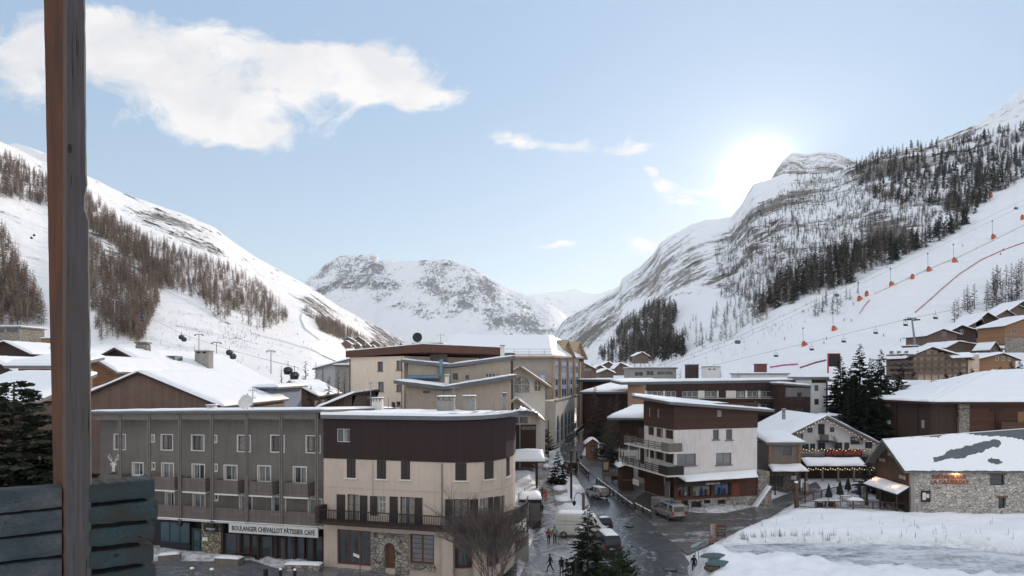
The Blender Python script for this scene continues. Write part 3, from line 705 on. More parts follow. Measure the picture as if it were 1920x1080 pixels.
    def sign(s, r, off, label, bm, texts=(), th=.08, name='sign', cat='sign', rimm=None):
        """board at a pixel rectangle on the facade plus lettering rows: (text, material, rel x, rel z, rel height)"""
        u0, u1, z0, z1 = s.rect(r, off); W, H = u1-u0, z1-z0
        t = thing(name, label, cat, s.world((u0+u1)/2, z0, off), s.ang((u0+u1)/2))
        b = MB(); b.box(-W/2, W/2, -th, 0, 0, H); b.build('board', bm, t)
        if rimm:
            b = MB()
            for q in ((-W/2, W/2, H-.05, H), (-W/2, W/2, 0, .05), (-W/2, -W/2+.05, .05, H-.05), (W/2-.05, W/2, .05, H-.05)): b.box(q[0], q[1], -th-.03, -th+.01, q[2], q[3])
            b.build('frame', rimm, t)
        for txt, tm, rx, rzz, rh, rw in texts: lettering(t, txt, tm, (W*(rx-.5), -th-.004, H*rzz), H*rh, W*rw)
        return t
def lettering(parent, txt, m, loc, size, width=None, ext=.012, bold=.03):
    cu = bpy.data.curves.new('lettering', 'FONT'); cu.body = txt; cu.align_x = 'CENTER'; cu.align_y = 'CENTER'; cu.size = size*1.35; cu.extrude = ext; cu.offset = bold*size
    cu.resolution_u = 2
    tmp = bpy.data.objects.new('tmp', cu); COL.objects.link(tmp); bpy.context.view_layer.update()
    me = bpy.data.meshes.new_from_object(tmp.evaluated_get(bpy.context.evaluated_depsgraph_get()))
    bpy.data.objects.remove(tmp); bpy.data.curves.remove(cu)
    me.materials.clear(); me.materials.append(m); o = bpy.data.objects.new('lettering', me); COL.objects.link(o); o.parent = parent
    o.location = loc; o.rotation_euler = (math.pi/2, 0, 0)
    if width and len(me.vertices):
        xs = [v.co.x for v in me.vertices]; o.scale.x = width/max(.01, max(xs)-min(xs))
    return o
def snow_patch(mb, a, b, c, d, th=.35, cell=.7, rag=.12, cover=None, slump=.25):
    """thick uneven snow on a roof plane a,b (eave) c,d (ridge)"""
    a, b, c, d = map(Vector, (a, b, c, d)); lu = max((b-a).length, (c-d).length); lv = max((d-a).length, (c-b).length)
    nu = max(4, min(60 if cell > .25 else 160, int(lu/cell)+2)); nv = max(4, min(40, int(lv/cell)+2)); pts = []; top = {}
    for j in range(nv):
        v = j/(nv-1)
        for i in range(nu):
            u = i/(nu-1); p = (a*(1-u)+b*u)*(1-v)+(d*(1-u)+c*u)*v
            e = min(u*lu, (1-u)*lu, v*lv, (1-v)*lv); q = min(1, e/.5)**.5
            pts.append((p, u, v, q))
    A = np.array([p[0] for p in pts]); n = fbm(A/2.1+th*7, 3); n2 = fbm(A/.8+9, 2)
    b0 = len(mb.v)
    for k, (p, u, v, q) in enumerate(pts):
        hgt = th*(.35+.65*q)+(.34*n[k]+.10*n2[k])*th*2*q
        o = Vector((0, 0, max(.06, hgt)))
        if v == 0: o += (a-d).normalized()*(n2[k]*rag*2.5+n[k]*rag*1.2+.04)
        if u in (0, 1): o += (a-b if u == 0 else b-a).normalized()*(n2[k]*rag*.6)
        mb.v.append(tuple(p+o))
    for j in range(nv-1):
        for i in range(nu-1):
            x = b0+j*nu+i
            if cover and not cover((i+.5)/(nu-1), (j+.5)/(nv-1), n[j*nu+i]): continue
            mb.face(x, x+1, x+1+nu, x+nu)
    ring = [i for i in range(nu)]+[j*nu+nu-1 for j in range(1, nv)]+[(nv-1)*nu+i for i in range(nu-2, -1, -1)]+[j*nu for j in range(nv-2, 0, -1)]
    if not cover:
        base = len(mb.v)
        for k in ring: mb.v.append(tuple(pts[k][0]+Vector((0, 0, .012))))
        for k in range(len(ring)):
            k2 = (k+1) % len(ring); mb.face(b0+ring[k], base+k, base+k2, b0+ring[k2])
def slab(mb, a, b, c, d, th):
    a, b, c, d = map(Vector, (a, b, c, d)); z = Vector((0, 0, th)); mb.hexa([a-z, b-z, c-z, d-z, a, b, c, d])
def plane_roof(root, a, b, c, d, th, mat, snow=.35, cover=None, name='roof', sm=None, fascia=None, rag=.12, cell=.7):
    m = MB(); slab(m, a, b, c, d, th); o = m.build(name, mat, root)
    if snow:
        s = MB(); e = Vector((0, 0, .004)); snow_patch(s, Vector(a)+e, Vector(b)+e, Vector(c)+e, Vector(d)+e, snow, cell, rag, cover); s.build('roof_snow', sm or m_snow, o, True)
    return o
def gable_roof(root, x0, x1, xr, y0, y1, ze0, ze1, zr, th=.22, oh=.7, mat=None, snow=.35, sm=None, front_oh=.9, rake=None, covers=(None, None), back_oh=.5):
    """ridge runs back along y from the gable at y0; eaves at x0 / x1"""
    k0 = (zr-ze0)/(xr-x0); k1 = (zr-ze1)/(x1-xr)
    A0 = (x0-oh, y0-front_oh, ze0-oh*k0); A1 = (x0-oh, y1+back_oh, ze0-oh*k0); R0 = (xr, y0-front_oh, zr); R1 = (xr, y1+back_oh, zr); B0 = (x1+oh, y0-front_oh, ze1-oh*k1); B1 = (x1+oh, y1+back_oh, ze1-oh*k1)
    m = MB(); slab(m, A1, A0, R0, R1, th); slab(m, B0, B1, (R1[0]+.001, R1[1], R1[2]), (R0[0]+.001, R0[1], R0[2]), th); o = m.build('roof', mat, root)
    if snow:
        for (p, q, r_, t_), cv in (((A1, A0, R0, R1), covers[0]), ((B0, B1, R1, R0), covers[1])):
            s = MB(); e = Vector((0, 0, .004)); snow_patch(s, *[Vector(w)+e for w in (p, q, r_, t_)], snow, .8, .12, cv); s.build('roof_snow', sm or m_snow, o, True)
    if rake:
        m = MB(); y = y0-front_oh-.05; h = .32
        m.prism([(A0[0]-.02, y, A0[2]-h), (R0[0], y, R0[2]-h), (R0[0], y, R0[2]+.06), (A0[0]-.02, y, A0[2]+.06)], (0, .045, 0))
        m.prism([(R0[0]+.001, y, R0[2]-h), (B0[0]+.02, y, B0[2]-h), (B0[0]+.02, y, B0[2]+.06), (R0[0]+.001, y, R0[2]+.06)], (0, .045, 0))
        m.build('bargeboard', rake, root)
    return o
def gable_wall(mb, x0, x1, xr, z0, ze0, ze1, zr, dep, y=0.0, holes=(), f=None):
    if f is not None: f.panel(mb, x0, x1, z0, min(ze0, ze1), -y, holes)
    else: mb.poly([(x0, y, z0), (x1, y, z0), (x1, y, min(ze0, ze1)), (x0, y, min(ze0, ze1))])
    zm = min(ze0, ze1); top = [(x0, y, zm), (x1, y, zm)]
    if ze1 > zm+.01: top.append((x1, y, ze1))
    top.append((xr, y, zr))
    if ze0 > zm+.01: top.append((x0, y, ze0))
    mb.poly(top); mb.poly([(p[0], y+dep, p[2]) for p in reversed([(x0, y, z0), (x1, y, z0), (x1, y, ze1), (xr, y, zr), (x0, y, ze0)])])
    mb.poly([(x0, y+dep, z0), (x0, y, z0), (x0, y, ze0), (x0, y+dep, ze0)]); mb.poly([(x1, y, z0), (x1, y+dep, z0), (x1, y+dep, ze1), (x1, y, ze1)])
def pickets(mb, P0, P1, h, step=.12, w=.075, t=.025, rail=.07, foot=.08, mid=False):
    """upright boards between two rails, from P0 to P1"""
    P0, P1 = Vector(P0), Vector(P1); d = P1-P0; L = math.hypot(d.x, d.y); a = math.atan2(d.y, d.x); n = max(1, int(L/step)); sl = d.z/L
    M = Matrix.Translation(P0) @ Matrix.Rotation(a, 4, 'Z') @ Matrix(((1, 0, 0, 0), (0, 1, 0, 0), (sl, 0, 1, 0), (0, 0, 0, 1)))
    for i in range(n):
        x = (i+.5)*L/n; mb.box(x-w/2, x+w/2, -t/2, t/2, foot, h-rail, M)
    mb.box(0, L, -.05, .05, h-rail, h, M); mb.box(0, L, -.04, .04, foot-.06, foot, M)
    if mid: mb.box(0, L, -.035, .035, h*.5, h*.5+.05, M)
# shared materials
m_snow = mat_snow('roof_snow', bump=.35, scale=.9)
m_glass = mat_glass('window_glass'); m_glass2 = mat_glass('window_glass_pale', (.10, .105, .11), .1)
m_curtain = mat_plain('net_curtain', (.24, .225, .205), .9, 0, .35, 5)
m_white = mat_plain('white_paint', (.62, .60, .57), .5, 0, .12, 4)
m_dkwood = mat_wood('dark_wood', (.032, .019, .015), (.06, .036, .028), .18)
m_dkwood_h = mat_wood('dark_wood_boards', (.034, .02, .016), (.06, .036, .028), .2, 'z')
m_brwood = mat_wood('brown_boards', (.105, .066, .05), (.19, .125, .098), .22, grey=.5)
m_orwood = mat_wood('larch_boards', (.20, .10, .05), (.34, .18, .095), .2, 'z', grey=.35)
m_gywood = mat_wood('grey_boards', (.12, .10, .085), (.22, .19, .165), .14, grey=.5)
m_shutter = mat_plain('shutter_paint', (.026, .017, .016), .55, 0, .2, 6)
m_fascia = mat_plain('grey_sheet_metal', (.13, .135, .145), .4, .3, .15, 2, bump=.05)
m_dkmetal = mat_plain('dark_metal', (.03, .03, .033), .45, .5, .2, 5)
m_steel = mat_plain('galvanised_steel', (.26, .28, .30), .4, .7, .15, 4)
m_stone = mat_stone('rubble_stone', (.16, .14, .12), (.42, .38, .33), (.07, .062, .055), 2.2)
m_concrete = mat_plain('concrete', (.30, .28, .26), .85, 0, .2, 1.2, dirt=(.12, .11, .10, .5), bump=.15)
m_black = mat_plain('black_paint', (.012, .012, .013), .5, 0, .2, 5)
m_redbrown = mat_plain('red_brown_paint', (.12, .035, .018), .5, 0, .25, 5)
# ================= the grey hotel =================
m_greypl = mat_plain('grey_render', lin(97, 91, 87), .9, 0, .10, .5, dirt=(.075, .066, .06, .55), bump=.1)
f = Fac('hotel', 'long taupe rendered hotel with grey posts and picket balconies above the bakery', 'building', [(168, 68.2), (606, 62)], 1.2)
z_t = lambda u: 13.35+(13.85-13.35)*u/f.len
WO = -1.3        # wall stands back behind the balcony posts
rows3 = [(215, 815, 235, 842), (303, 815.5, 323, 843), (360, 816.5, 382, 844), (446, 817, 469, 846), (508.5, 817, 532.5, 847), (575, 818, 600, 848)]
small = [(284, 816, 289, 828), (401, 817, 406, 829), (283, 868, 290, 880), (401, 871, 407, 883), (400.5, 927, 408, 938)]
rows2 = [(249, 868, 268, 891), (304, 869, 325, 897), (361, 871, 383, 899), (421, 873, 444, 901), (484, 874, 507, 904), (551, 876, 574, 907)]
rows1 = [(311, 923, 326, 956), (363, 926, 384, 958), (450, 930, 472, 962), (511, 932, 535, 965), (579, 936, 603, 968)]
H = [f.rect(r, WO) for r in rows3+small+rows2+rows1]
mb = MB(); zg = f.uz(500, 985)[1]-.25
f.panel(mb, f.hit(187, WO)[0], f.len, zg, 13.2, WO, H, .26, 1)
mb.poly([f.pt(0, zg, WO-14), f.pt(0, zg, WO-.1), f.pt(0, 13.2, WO-.1), f.pt(0, 11.7, WO-14)])
mb.build('wall', [m_greypl, m_white], f.root)
mb = MB(); u0 = f.hit(187, WO)[0]
f.panel(mb, 0, u0-.01, f.uz(178, 857, WO)[1], 13.15, WO-.02); mb.build('timber_panel', m_dkwood, f.root)
mb = MB(); f.panel(mb, 0, u0-.01, zg, f.uz(178, 857, WO)[1], WO-.02); mb.build('end_wall', mat_plain('pale_render', (.5, .42, .36), .9), f.root)
m_brframe = mat_plain('varnished_frame', (.12, .055, .03), .5, 0, .2, 5)
def jamb(h, t=.09):
    m = MB(); u0, u1, z0, z1 = h
    f.bar(m, u0-t, u1+t, z1, z1+t, WO, WO+.03); f.bar(m, u0-t, u1+t, z0-t, z0, WO, WO+.045); f.bar(m, u0-t, u0, z0, z1, WO, WO+.03); f.bar(m, u1, u1+t, z0, z1, WO, WO+.03)
    return m
for i, h in enumerate(H):
    big = h[1]-h[0] > .6
    o = f.window(*h, WO-.24, m_brframe if i < 6 else m_white, m_glass if i % 3 else m_glass2, .08, 1 if big else 0, 0, [(.05, .35)] if (big and i % 2) else ([(.62, .95)] if big else None))
    jamb(h).build('surround', m_white, f.root)
# posts in pairs, beams, gutter
posts = [170, 226, 280, 337.5, 398, 462.5, 527.5, 594.5]; m_post = mat_plain('taupe_post', lin(92, 86, 82), .6, 0, .15, 3)
zb0 = f.uz(460, 981)[1]
for p in posts:
    u = f.hit(p, .05)[0]; m = MB()
    f.bar(m, u-.15, u-.03, zb0-.55, z_t(u)-.1, .0, .14); f.bar(m, u+.03, u+.15, zb0-.55, z_t(u)-.1, .0, .14); f.bar(m, u-.03, u+.03, zb0-.5, z_t(u)-.15, .02, .06)
    m.build('post', m_post, f.root)
    m = MB(); f.bar(m, u-.22, u+.22, zb0-.62, zb0-.2, -.05, .2); m.build('post_shoe', m_dkmetal, f.root)
for (a, b) in zip(posts, posts[1:]):
    ua, ub = f.hit(a, .05)[0]+.16, f.hit(b, .05)[0]-.16; m = MB(); zt = z_t(ua)-.55
    f.bar(m, ua, ub, zt-.05, zt+.5, WO+.05, .08); m.build('beam', m_post, f.root)
m = MB()
for i in range(1): m.hexa([f.pt(-.2, z_t(0)-.08, .42), f.pt(f.len+.1, z_t(f.len)-.08, .42), f.pt(f.len+.1, z_t(f.len)-.9, -15.5), f.pt(-.2, z_t(0)-.9, -15.5), f.pt(-.2, z_t(0)+.2, .42), f.pt(f.len+.1, z_t(f.len)+.2, .42), f.pt(f.len+.1, z_t(f.len)-.4, -15.5), f.pt(-.2, z_t(0)-.4, -15.5)])
rf = m.build('roof', m_post, f.root)
m = MB(); snow_patch(m, f.pt(-.2, z_t(0)+.204, .42), f.pt(f.len+.1, z_t(f.len)+.204, .42), f.pt(f.len+.1, z_t(f.len)-.38, -15.4), f.pt(-.2, z_t(0)-.38, -15.4), .18); m.build('roof_snow', m_snow, rf, True)
m = MB(); m.tube([f.pt(-.2, z_t(0)+.1, .5), f.pt(f.len+.1, z_t(f.len)+.1, .5)], .09, 8); m.build('gutter', m_fascia, rf)
# balconies
m_rail = mat_wood('taupe_pickets', lin(88, 80, 76), lin(104, 96, 92), .12)
bal2 = [(262, 327, 918), (340, 385, 922), (400, 446, 926), (465, 510, 929), (530, 577, 932), (195, 226, 914)]
for x0, x1, yb in bal2:
    u0, u1 = f.hit(x0, .0)[0], f.hit(x1, .0)[0]; zf = f.uz((x0+x1)/2, yb, 0)[1]; m = MB()
    f.bar(m, u0, u1, zf-.14, zf, WO+.02, 0); b = m.build('balcony_slab', m_white, f.root)
    m = MB(); pickets(m, f.pt(u0+.04, zf, -.05), f.pt(u1-.04, zf, -.05), 1.25, .13, .10); pickets(m, f.pt(u0+.05, zf, WO+.05), f.pt(u0+.05, zf, -.12), 1.25, .13, .10); pickets(m, f.pt(u1-.05, zf, -.12), f.pt(u1-.05, zf, WO+.05), 1.25, .13, .10)
    m.build('balcony_railing', m_rail, f.root)
u0 = f.hit(187, 0)[0]; z1 = f.uz(600, 988, 0)[1]; m = MB(); f.bar(m, u0, f.len, z1-.18, z1, WO+.02, .02); o = m.build('balcony_slab', m_white, f.root)
m = MB(); snow_patch(m, f.pt(u0, z1, .18), f.pt(f.len, z1, .18), f.pt(f.len, z1, .03), f.pt(u0, z1, .03), .09, .4); m.build('slab_snow', m_snow, o, True)
for (a, b) in zip([187]+posts[2:], posts[2:]):
    m = MB(); ua, ub = f.hit(a, -.05)[0]+.16, f.hit(b, -.05)[0]-.16; pickets(m, f.pt(ua, z1, -.06), f.pt(ub, z1, -.06), 1.2, .12, .095); m.build('balcony_railing', m_rail, f.root)
# ground floor: shop fronts
SO = -.9; zt = z1-.2; m = MB()
f.panel(m, 0, f.len, -.4, zt, SO-.6); m.build('shop_wall', m_black, f.root)
m_teal = mat_glass('teal_glass', (.02, .045, .055), .08)
def shop(x0, x1, y0, y1, mull=1, gm=None, fm=None, off=SO): u0, u1, z0, z1 = f.rect((x0, y0, x1, y1), off); return f.window(u0, u1, max(z0, -.2), min(z1, zt-.02), off, fm or m_dkmetal, gm or m_glass, .09, mull, 0, None, 'shop_window')
shop(300, 357, 978, 1018, 2, m_teal); shop(418, 470, 1000, 1040, 1, None, m_dkwood); shop(472, 512, 1004, 1046, 1, None, m_dkwood); shop(538, 572, 1004, 1050, 1, None, m_dkwood); shop(575, 606, 1004, 1052, 1, None, m_dkwood)
u0, u1, z0, z1_ = f.rect((300, 1018, 357, 1040), SO); m = MB(); f.bar(m, u0, u1, -.3, z1_-.02, SO-.4, SO+.02); m.build('shop_base', m_dkmetal, f.root)
u0, u1, z0, z1_ = f.rect((360, 990, 379, 1035), SO); d = f.window(u0, u1, -.1, z1_, SO, m_dkmetal, m_teal, .22, 0, 1, None, 'door'); m = MB(); f.bar(m, u1-.3, u1-.24, .9, 1.1, SO+.06, SO+.12); m.build('handle', m_steel, d)
u0, u1, z0, z1_ = f.rect((380, 980, 416, 1040), SO); m = MB(); f.bar(m, u0, u1, -.4, zt, SO-.5, SO+.15); m.build('stone_pillar', mat_stone('yellow_rubble', (.16, .14, .09), (.36, .33, .23), (.03, .03, .025), 2.4), f.root)
u0, u1, z0, z1_ = f.rect((513, 1006, 537, 1050), SO); d = f.window(u0, u1, -.1, z1_, SO, m_dkwood, m_glass, .16, 1, 1, None, 'door')
m = MB(); f.bar(m, 0, f.len+.6, -.9, -.12, SO+.2, SO+2.2); m.build('terrace_step', mat_wood('deck_boards', (.05, .04, .035), (.09, .075, .065), .14), f.root)
for u in np.arange(f.hit(420, SO)[0], f.len, 1.9):
    m = MB(); f.bar(m, u-.1, u+.1, -.2, zt, SO+.1, SO+.3); m.build('shop_post', m_dkwood, f.root)
GH = f
m_ltr = mat_plain('black_lettering', (.015, .013, .012), .5)
m_wboard = mat_plain('white_board', (.56, .55, .53), .55, 0, .08, 2, dirt=(.3, .29, .28, .4))
s = f.sign((430, 984.5, 597, 1003), .30, 'long white bakery sign with black capital letters under the taupe balconies', m_wboard, [('BOULANGER CHEVALLOT PÂTISSIER CAFÉ', m_ltr, .5, .45, .50, .93)])
f.sign((384, 984, 408, 997), SO+.35, 'small black shop sign with white letters on the yellowish stone pillar', m_black, [('EVEREST', m_white, .5, .42, .26, .7), ('^', m_white, .5, .78, .5, .16), ('-- ---', m_white, .5, .16, .14, .4)])
f.sign((380, 1007, 390, 1014), SO+.3, 'small blank white notice on the yellowish stone pillar', m_white)
# deer-head emblem on the wall
u, z = f.uz(213.5, 884, WO+.03); t = thing('deer_emblem', 'white stag head emblem with antlers on the taupe hotel wall', 'emblem', f.world(u, z, WO+.03), f.rz)
m = MB(); k = .052
def dp(pts): m.prism([(x*k, 0, y*k) for x, y in pts], (0, -.05, 0))
dp([(-4, 0), (4, 0), (3, 6), (4.5, 12), (9, 15), (4, 16), (2, 18), (-2, 18), (-4, 16), (-9, 15), (-4.5, 12), (-3, 6)])
m.build('head', m_white, t); m = MB()
for sgn in (1, -1):
    m.tube([(sgn*2*k, -.02, 18*k), (sgn*7*k, -.02, 21*k), (sgn*11*k, -.02, 26*k), (sgn*10*k, -.02, 34*k)], [.05, .05, .045, .02], 5)
    for a, b in (((7, 21), (5, 30)), ((10.5, 24), (15, 30)), ((11, 27), (8, 33)), ((5, 20), (2.5, 25))): m.tube([(sgn*a[0]*k, -.02, a[1]*k), (sgn*b[0]*k, -.02, b[1]*k)], [.045, .02], 5)
m.build('antlers', m_white, t)
u, z = f.uz(210, 891, WO+.03); t = thing('wall_cross', 'tiny white cross mark below the stag emblem', 'emblem', f.world(u, z, WO+.03), f.rz); m = MB(); m.box(-.04, .04, -.04, 0, -.2, .2); m.box(-.14, -.042, -.04, 0, -.04, .04); m.box(.042, .14, -.04, 0, -.04, .04); m.build('mark', m_white, t)
# ================= the cream corner hotel =================
m_cream = mat_plain('cream_render', lin(160, 146, 134), .9, 0, .08, .6, dirt=(.24, .19, .15, .5), bump=.08)
m_brmetal = mat_wood('brown_ribbed_cladding', (.026, .014, .014), (.034, .019, .018), .30, gap=.12)
f = Fac('corner_hotel', 'cream hotel with rounded corner, dark brown top floor and long black balcony', 'building', [(607, 62), (836, 58.9), (868, 58.7), (898, 59.1), (926, 60.1), (948, 61.8), (962, 64.2), (966, 67.5)], 1.0)
CHB = f; zbd = f.uz(612, 859)[1]; ztop = 13.85
sh2 = [(650, 862, 667, 896), (706.5, 863, 724, 898), (751.5, 863, 769, 899), (853.5, 863, 875, 901), (908, 863, 926, 898), (949, 861, 956, 893)]
H2 = [f.rect(r) for r in sh2]; H2 = [(a, b, c, zbd-.02) for a, b, c, d in H2]
W1 = [(651, 927, 673, 986), (709, 930, 723, 966), (750, 932, 776, 990), (850, 936, 880, 990), (900, 934, 914, 985), (934, 930, 946, 980)]
H1 = [f.rect(r) for r in W1]
G1 = [(632, 994, 695, 1060), (722, 1010, 742, 1066), (768, 1002, 814, 1058), (852, 1006, 886, 1066), (908, 1004, 938, 1062)]
HG = [f.rect(r) for r in G1]; HG = [(a, b, max(c, .05), d) for a, b, c, d in HG]
mb = MB(); f.shell(mb, -.3, zbd, 13, H2+H1+HG, .3, None, top=False); mb.build('wall', m_cream, f.root)
mb = MB(); f.shell(mb, zbd, ztop-.35, 13.1, [f.rect((631, 804, 656, 829), .06)], .2, None, .06); mb.build('upper_storey', m_brmetal, f.root)
u0, u1, z0, z1 = f.rect((631, 804, 656, 829), .06); f.window(u0, u1, z0, z1, -.12, m_white, m_glass, .06, 1, 0, [(.5, .75)])
for h in H2:
    m = MB(); w = (h[1]-h[0])/2
    f.bar(m, h[0]+.01, h[0]+w-.01, h[2]+.02, h[3]-.02, -.1, -.03); f.bar(m, h[0]+w+.01, h[1]-.01, h[2]+.02, h[3]-.02, -.1, -.03); m.build('closed_shutter', m_shutter, f.root)
    m = MB(); f.bar(m, h[0]-.18, h[1]+.18, h[2]-.1, h[2], 0, .14); m.build('window_sill', m_white, f.root)
for i, h in enumerate(H1):
    f.window(*h, -.24, m_white if i in (1, 4) else m_brframe, m_glass, .07, 1, 2, [(.08, .38), (.62, .92)])
for r in [(632, 927, 647.5, 985), (675, 929, 689, 987), (694.5, 930, 708, 966), (731, 931, 746, 989), (777.5, 933, 792, 991), (835, 936, 849, 990), (881, 936, 896, 988), (915, 932, 924, 984), (926, 931, 933.5, 982)]:
    m = MB(); h = f.rect(r); f.bar(m, h[0], h[1], h[2], h[3], .03, .08); m.build('open_shutter', m_shutter, f.root)
m = MB(); z = f.uz(700, 917)[1]; f.bar(m, .02, f.len-.1, z, z+.07, .005, .04); m.build('string_course', m_cream, f.root)
for px_ in (829, 700):
    m = MB(); u = f.hit(px_)[0]; m.tube([f.pt(u, zbd-.1, .07), f.pt(u, z-1.2 if px_ == 700 else 4.6, .07)], .045 if px_ == 829 else .015, 6); m.build('downpipe' if px_ == 829 else 'cable', m_fascia, f.root)
# ground floor
for i, h in enumerate(HG):
    if i == 1: continue
    f.window(*h, -.26, m_redbrown, m_glass2 if i == 2 else m_glass, .16, 2 if i == 0 else 1, 1 if i != 2 else 5, None, 'shop_window')
h = HG[1]; d = MB(); f.bar(d, h[0]+.05, h[1]-.05, h[2], h[3]-.25, -.28, -.2)
for k in range(4): f.bar(d, h[0]+.2, h[1]-.2, h[2]+.35+k*.5, h[2]+.65+k*.5, -.2, -.17)
d = d.build('door', m_brframe, f.root); m = MB(); f.bar(m, h[1]-.25, h[1]-.17, 1.0, 1.15, -.17, -.1); m.build('handle', m_steel, d)
h = f.rect((696.5, 1000, 767, 1066)); dr = HG[1]; m = MB(); zz = h[3]
f.panel(m, h[0], h[1], -.3, zz, .12, [(dr[0], dr[1], -.31, dr[3]-.35)], .4)
f.bar(m, h[0], h[1], zz-.02, zz, 0, .12); f.bar(m, h[0], h[0]+.02, -.3, zz-.03, 0, .119); f.bar(m, h[1]-.02, h[1], -.3, zz-.03, 0, .119); m.build('stone_wall', m_stone, f.root)
m = MB(); cx, r0 = (dr[0]+dr[1])/2, (dr[1]-dr[0])/2
for k in range(7):
    a0, a1 = math.pi*k/7, math.pi*(k+1)/7; q = [(cx+math.cos(a)*r_, dr[3]-.85+math.sin(a)*r_) for a, r_ in ((a0+.04, r0+.02), (a1-.04, r0+.02), (a1-.04, r0+.45), (a0+.04, r0+.45))]
    m.prism([f.pt(x, z, .13) for x, z in q], f.pt(cx, 0, .19)-f.pt(cx, 0, .13))
m.build('arch_stones', mat_plain('arch_stone', (.34, .31, .27), .9, 0, .25, 4), f.root)
m = MB(); h2 = HG[2]; f.bar(m, h2[0]-.1, h2[1]+.1, h2[2]-.45, h2[2], .0, .2); m.build('stone_sill', m_stone, f.root)
# balcony
BO = 1.25; z = f.uz(616, 978, BO)[1]; u0 = f.hit(602, BO)[0]; m = MB(); f.bar(m, max(u0, -.3), f.len-.1, z-.28, z, .01, BO+.05); m.build('balcony_slab', m_dkwood_h, f.root)
m = MB(); c = [0]+f.S[1:-1]+[f.len-.1]
for a, b in zip(c, c[1:]): pickets(m, f.pt(a, z, BO), f.pt(b, z, BO), 1.05, .16, .04, .04, .08, .1)
pickets(m, f.pt(0, z, .1), f.pt(0, z, BO), 1.05, .16, .04, .04); m.build('balcony_railing', m_black, f.root)
m = MB(); f.bar(m, -.05, .35, z-.2, z+1.25, .02, BO+.1); m.build('balcony_screen', m_dkwood, f.root)
for px in (841, 897):
    m = MB(); u = f.hit(px, .6)[0]; f.bar(m, u-.42, u+.42, -.3, z-.29, .2, .8); m.build('pillar', m_cream, f.root)
# roof
m = MB(); c = f.cuts(0, f.len); e0 = [f.pt(u, ztop-.02+.010*max(0, u-9)*2, .55) for u in c]; bk = [Vector((p.x, 14.5, ztop-.45)) for p in e0]
for i in range(len(c)-1): m.hexa([e0[i]-Vector((0, 0, .34)), e0[i+1]-Vector((0, 0, .34)), bk[i+1]-Vector((0, 0, .34)), bk[i]-Vector((0, 0, .34)), e0[i], e0[i+1], bk[i+1], bk[i]])
rf = m.build('roof', m_fascia, f.root); m = MB()
for i in range(len(c)-1):
    e = Vector((0, 0, .01)); n_ = max(2, int((e0[i+1]-e0[i]).length/1.2))
    m.grid(lambda a, b: (e0[i]*(1-a/(n_-1 or 1))+e0[i+1]*(a/(n_-1 or 1)))*(1-max(0, b-1)/9)+(bk[i]*(1-a/(n_-1 or 1))+bk[i+1]*(a/(n_-1 or 1)))*(max(0, b-1)/9)+Vector((0, 0, .004 if b == 0 else .20+.05*math.sin(a*2.1+b*1.7+i*.8))), max(2, n_), 11)
m.build('roof_snow', m_snow, rf, True)
# ---- rooftop kit on the corner hotel ----
def chimney(x0, x1, y0, y1, Y, label, mat=None, cap='bars', name='chimney'):
    X0, X1 = PX(x0, Y), PX(x1, Y); Z0, Z1 = PZ(y1, Y), PZ(y0, Y); w = X1-X0
    t = thing(name, label, 'chimney', ((X0+X1)/2, Y, Z0-.4)); h = Z1-Z0+.4; m = MB(); m.box(-w/2, w/2, 0, w*.9, 0, h*.72); m.build('stack', mat or m_concrete, t)
    m = MB()
    for a in (-w/2+.02, -w/6-.06, w/6-.06, w/2-.14): m.box(a, a+.12, .02, w*.9-.02, h*.72, h*.9)
    m.build('vents', mat or m_concrete, t); m = MB(); m.box(-w/2-.08, w/2+.08, -.08, w*.9+.08, h*.9, h*.95); m.build('cap', m_fascia, t)
    m = MB(); snow_patch(m, (-w/2-.06, -.06, h*.95), (w/2+.06, -.06, h*.95), (w/2+.06, w*.9+.06, h*.95), (-w/2-.06, w*.9+.06, h*.95), .12, .3); m.build('cap_snow', m_snow, t, True); return t
chimney(819, 851, 742, 768, 70, 'broad grey chimney with railed top behind the brown hotel roof', m_concrete)
chimney(867, 891, 741, 768, 71, 'plain grey chimney standing next to the railed chimney', m_concrete)
chimney(697, 716, 745, 768, 72, 'short white chimney with vent slots before the cream facade', m_white)
chimney(387, 402, 759, 770, 66, 'low white vent box on the taupe hotel roof', m_white)
chimney(942, 949, 735, 762, 74, 'slim pale chimney at the end of the brown hotel roof', m_concrete)
def mast(x, y0, y1, Y, label, arms=((0, .5),), name='aerial', dish=None):
    t = thing(name, label, 'aerial', (PX(x, Y), Y, PZ(y1, Y)-.3)); h = PZ(y0, Y)-PZ(y1, Y)+.3; m = MB(); m.tube([(0, 0, 0), (0, 0, h)], .04, 6); m.build('pole', m_steel, t)
    m = MB()
    for dz, L in arms:
        m.tube([(-L, 0, h-dz), (L, 0, h-dz)], .02, 5)
        for k in range(5): m.tube([(-L+k*L/2, -.02, h-dz-.18), (-L+k*L/2, -.02, h-dz+.18)], .012, 4)
    m.build('elements', m_steel, t)
    if dish:
        m = MB(); n = 14; r = dish[0]
        rows = []
        for i in range(5): rr = r*i/4; rows.append([(rr*math.cos(2*math.pi*k/n), -.12-.25*r*(i/4)**2-.02, h-dish[1]+rr*math.sin(2*math.pi*k/n)) for k in range(n)])
        for a, b in zip(rows, rows[1:]):
            for k in range(n): m.poly([a[k], a[(k+1) % n], b[(k+1) % n], b[k]])
        m.build('dish', dish[2], t)
    return t
mast(695, 717, 768, 72, 'thin television aerial before the cream facade', ((0.1, .22), (1.6, .3)))
mast(851, 725, 745, 71, 'slanting aerial above the railed chimney', ((.1, .5),))
mast(464, 737, 768, 64, 'white round satellite dish on the taupe hotel roof', ((1.0, .3),), 'satellite_dish', (.62, .75, m_white))
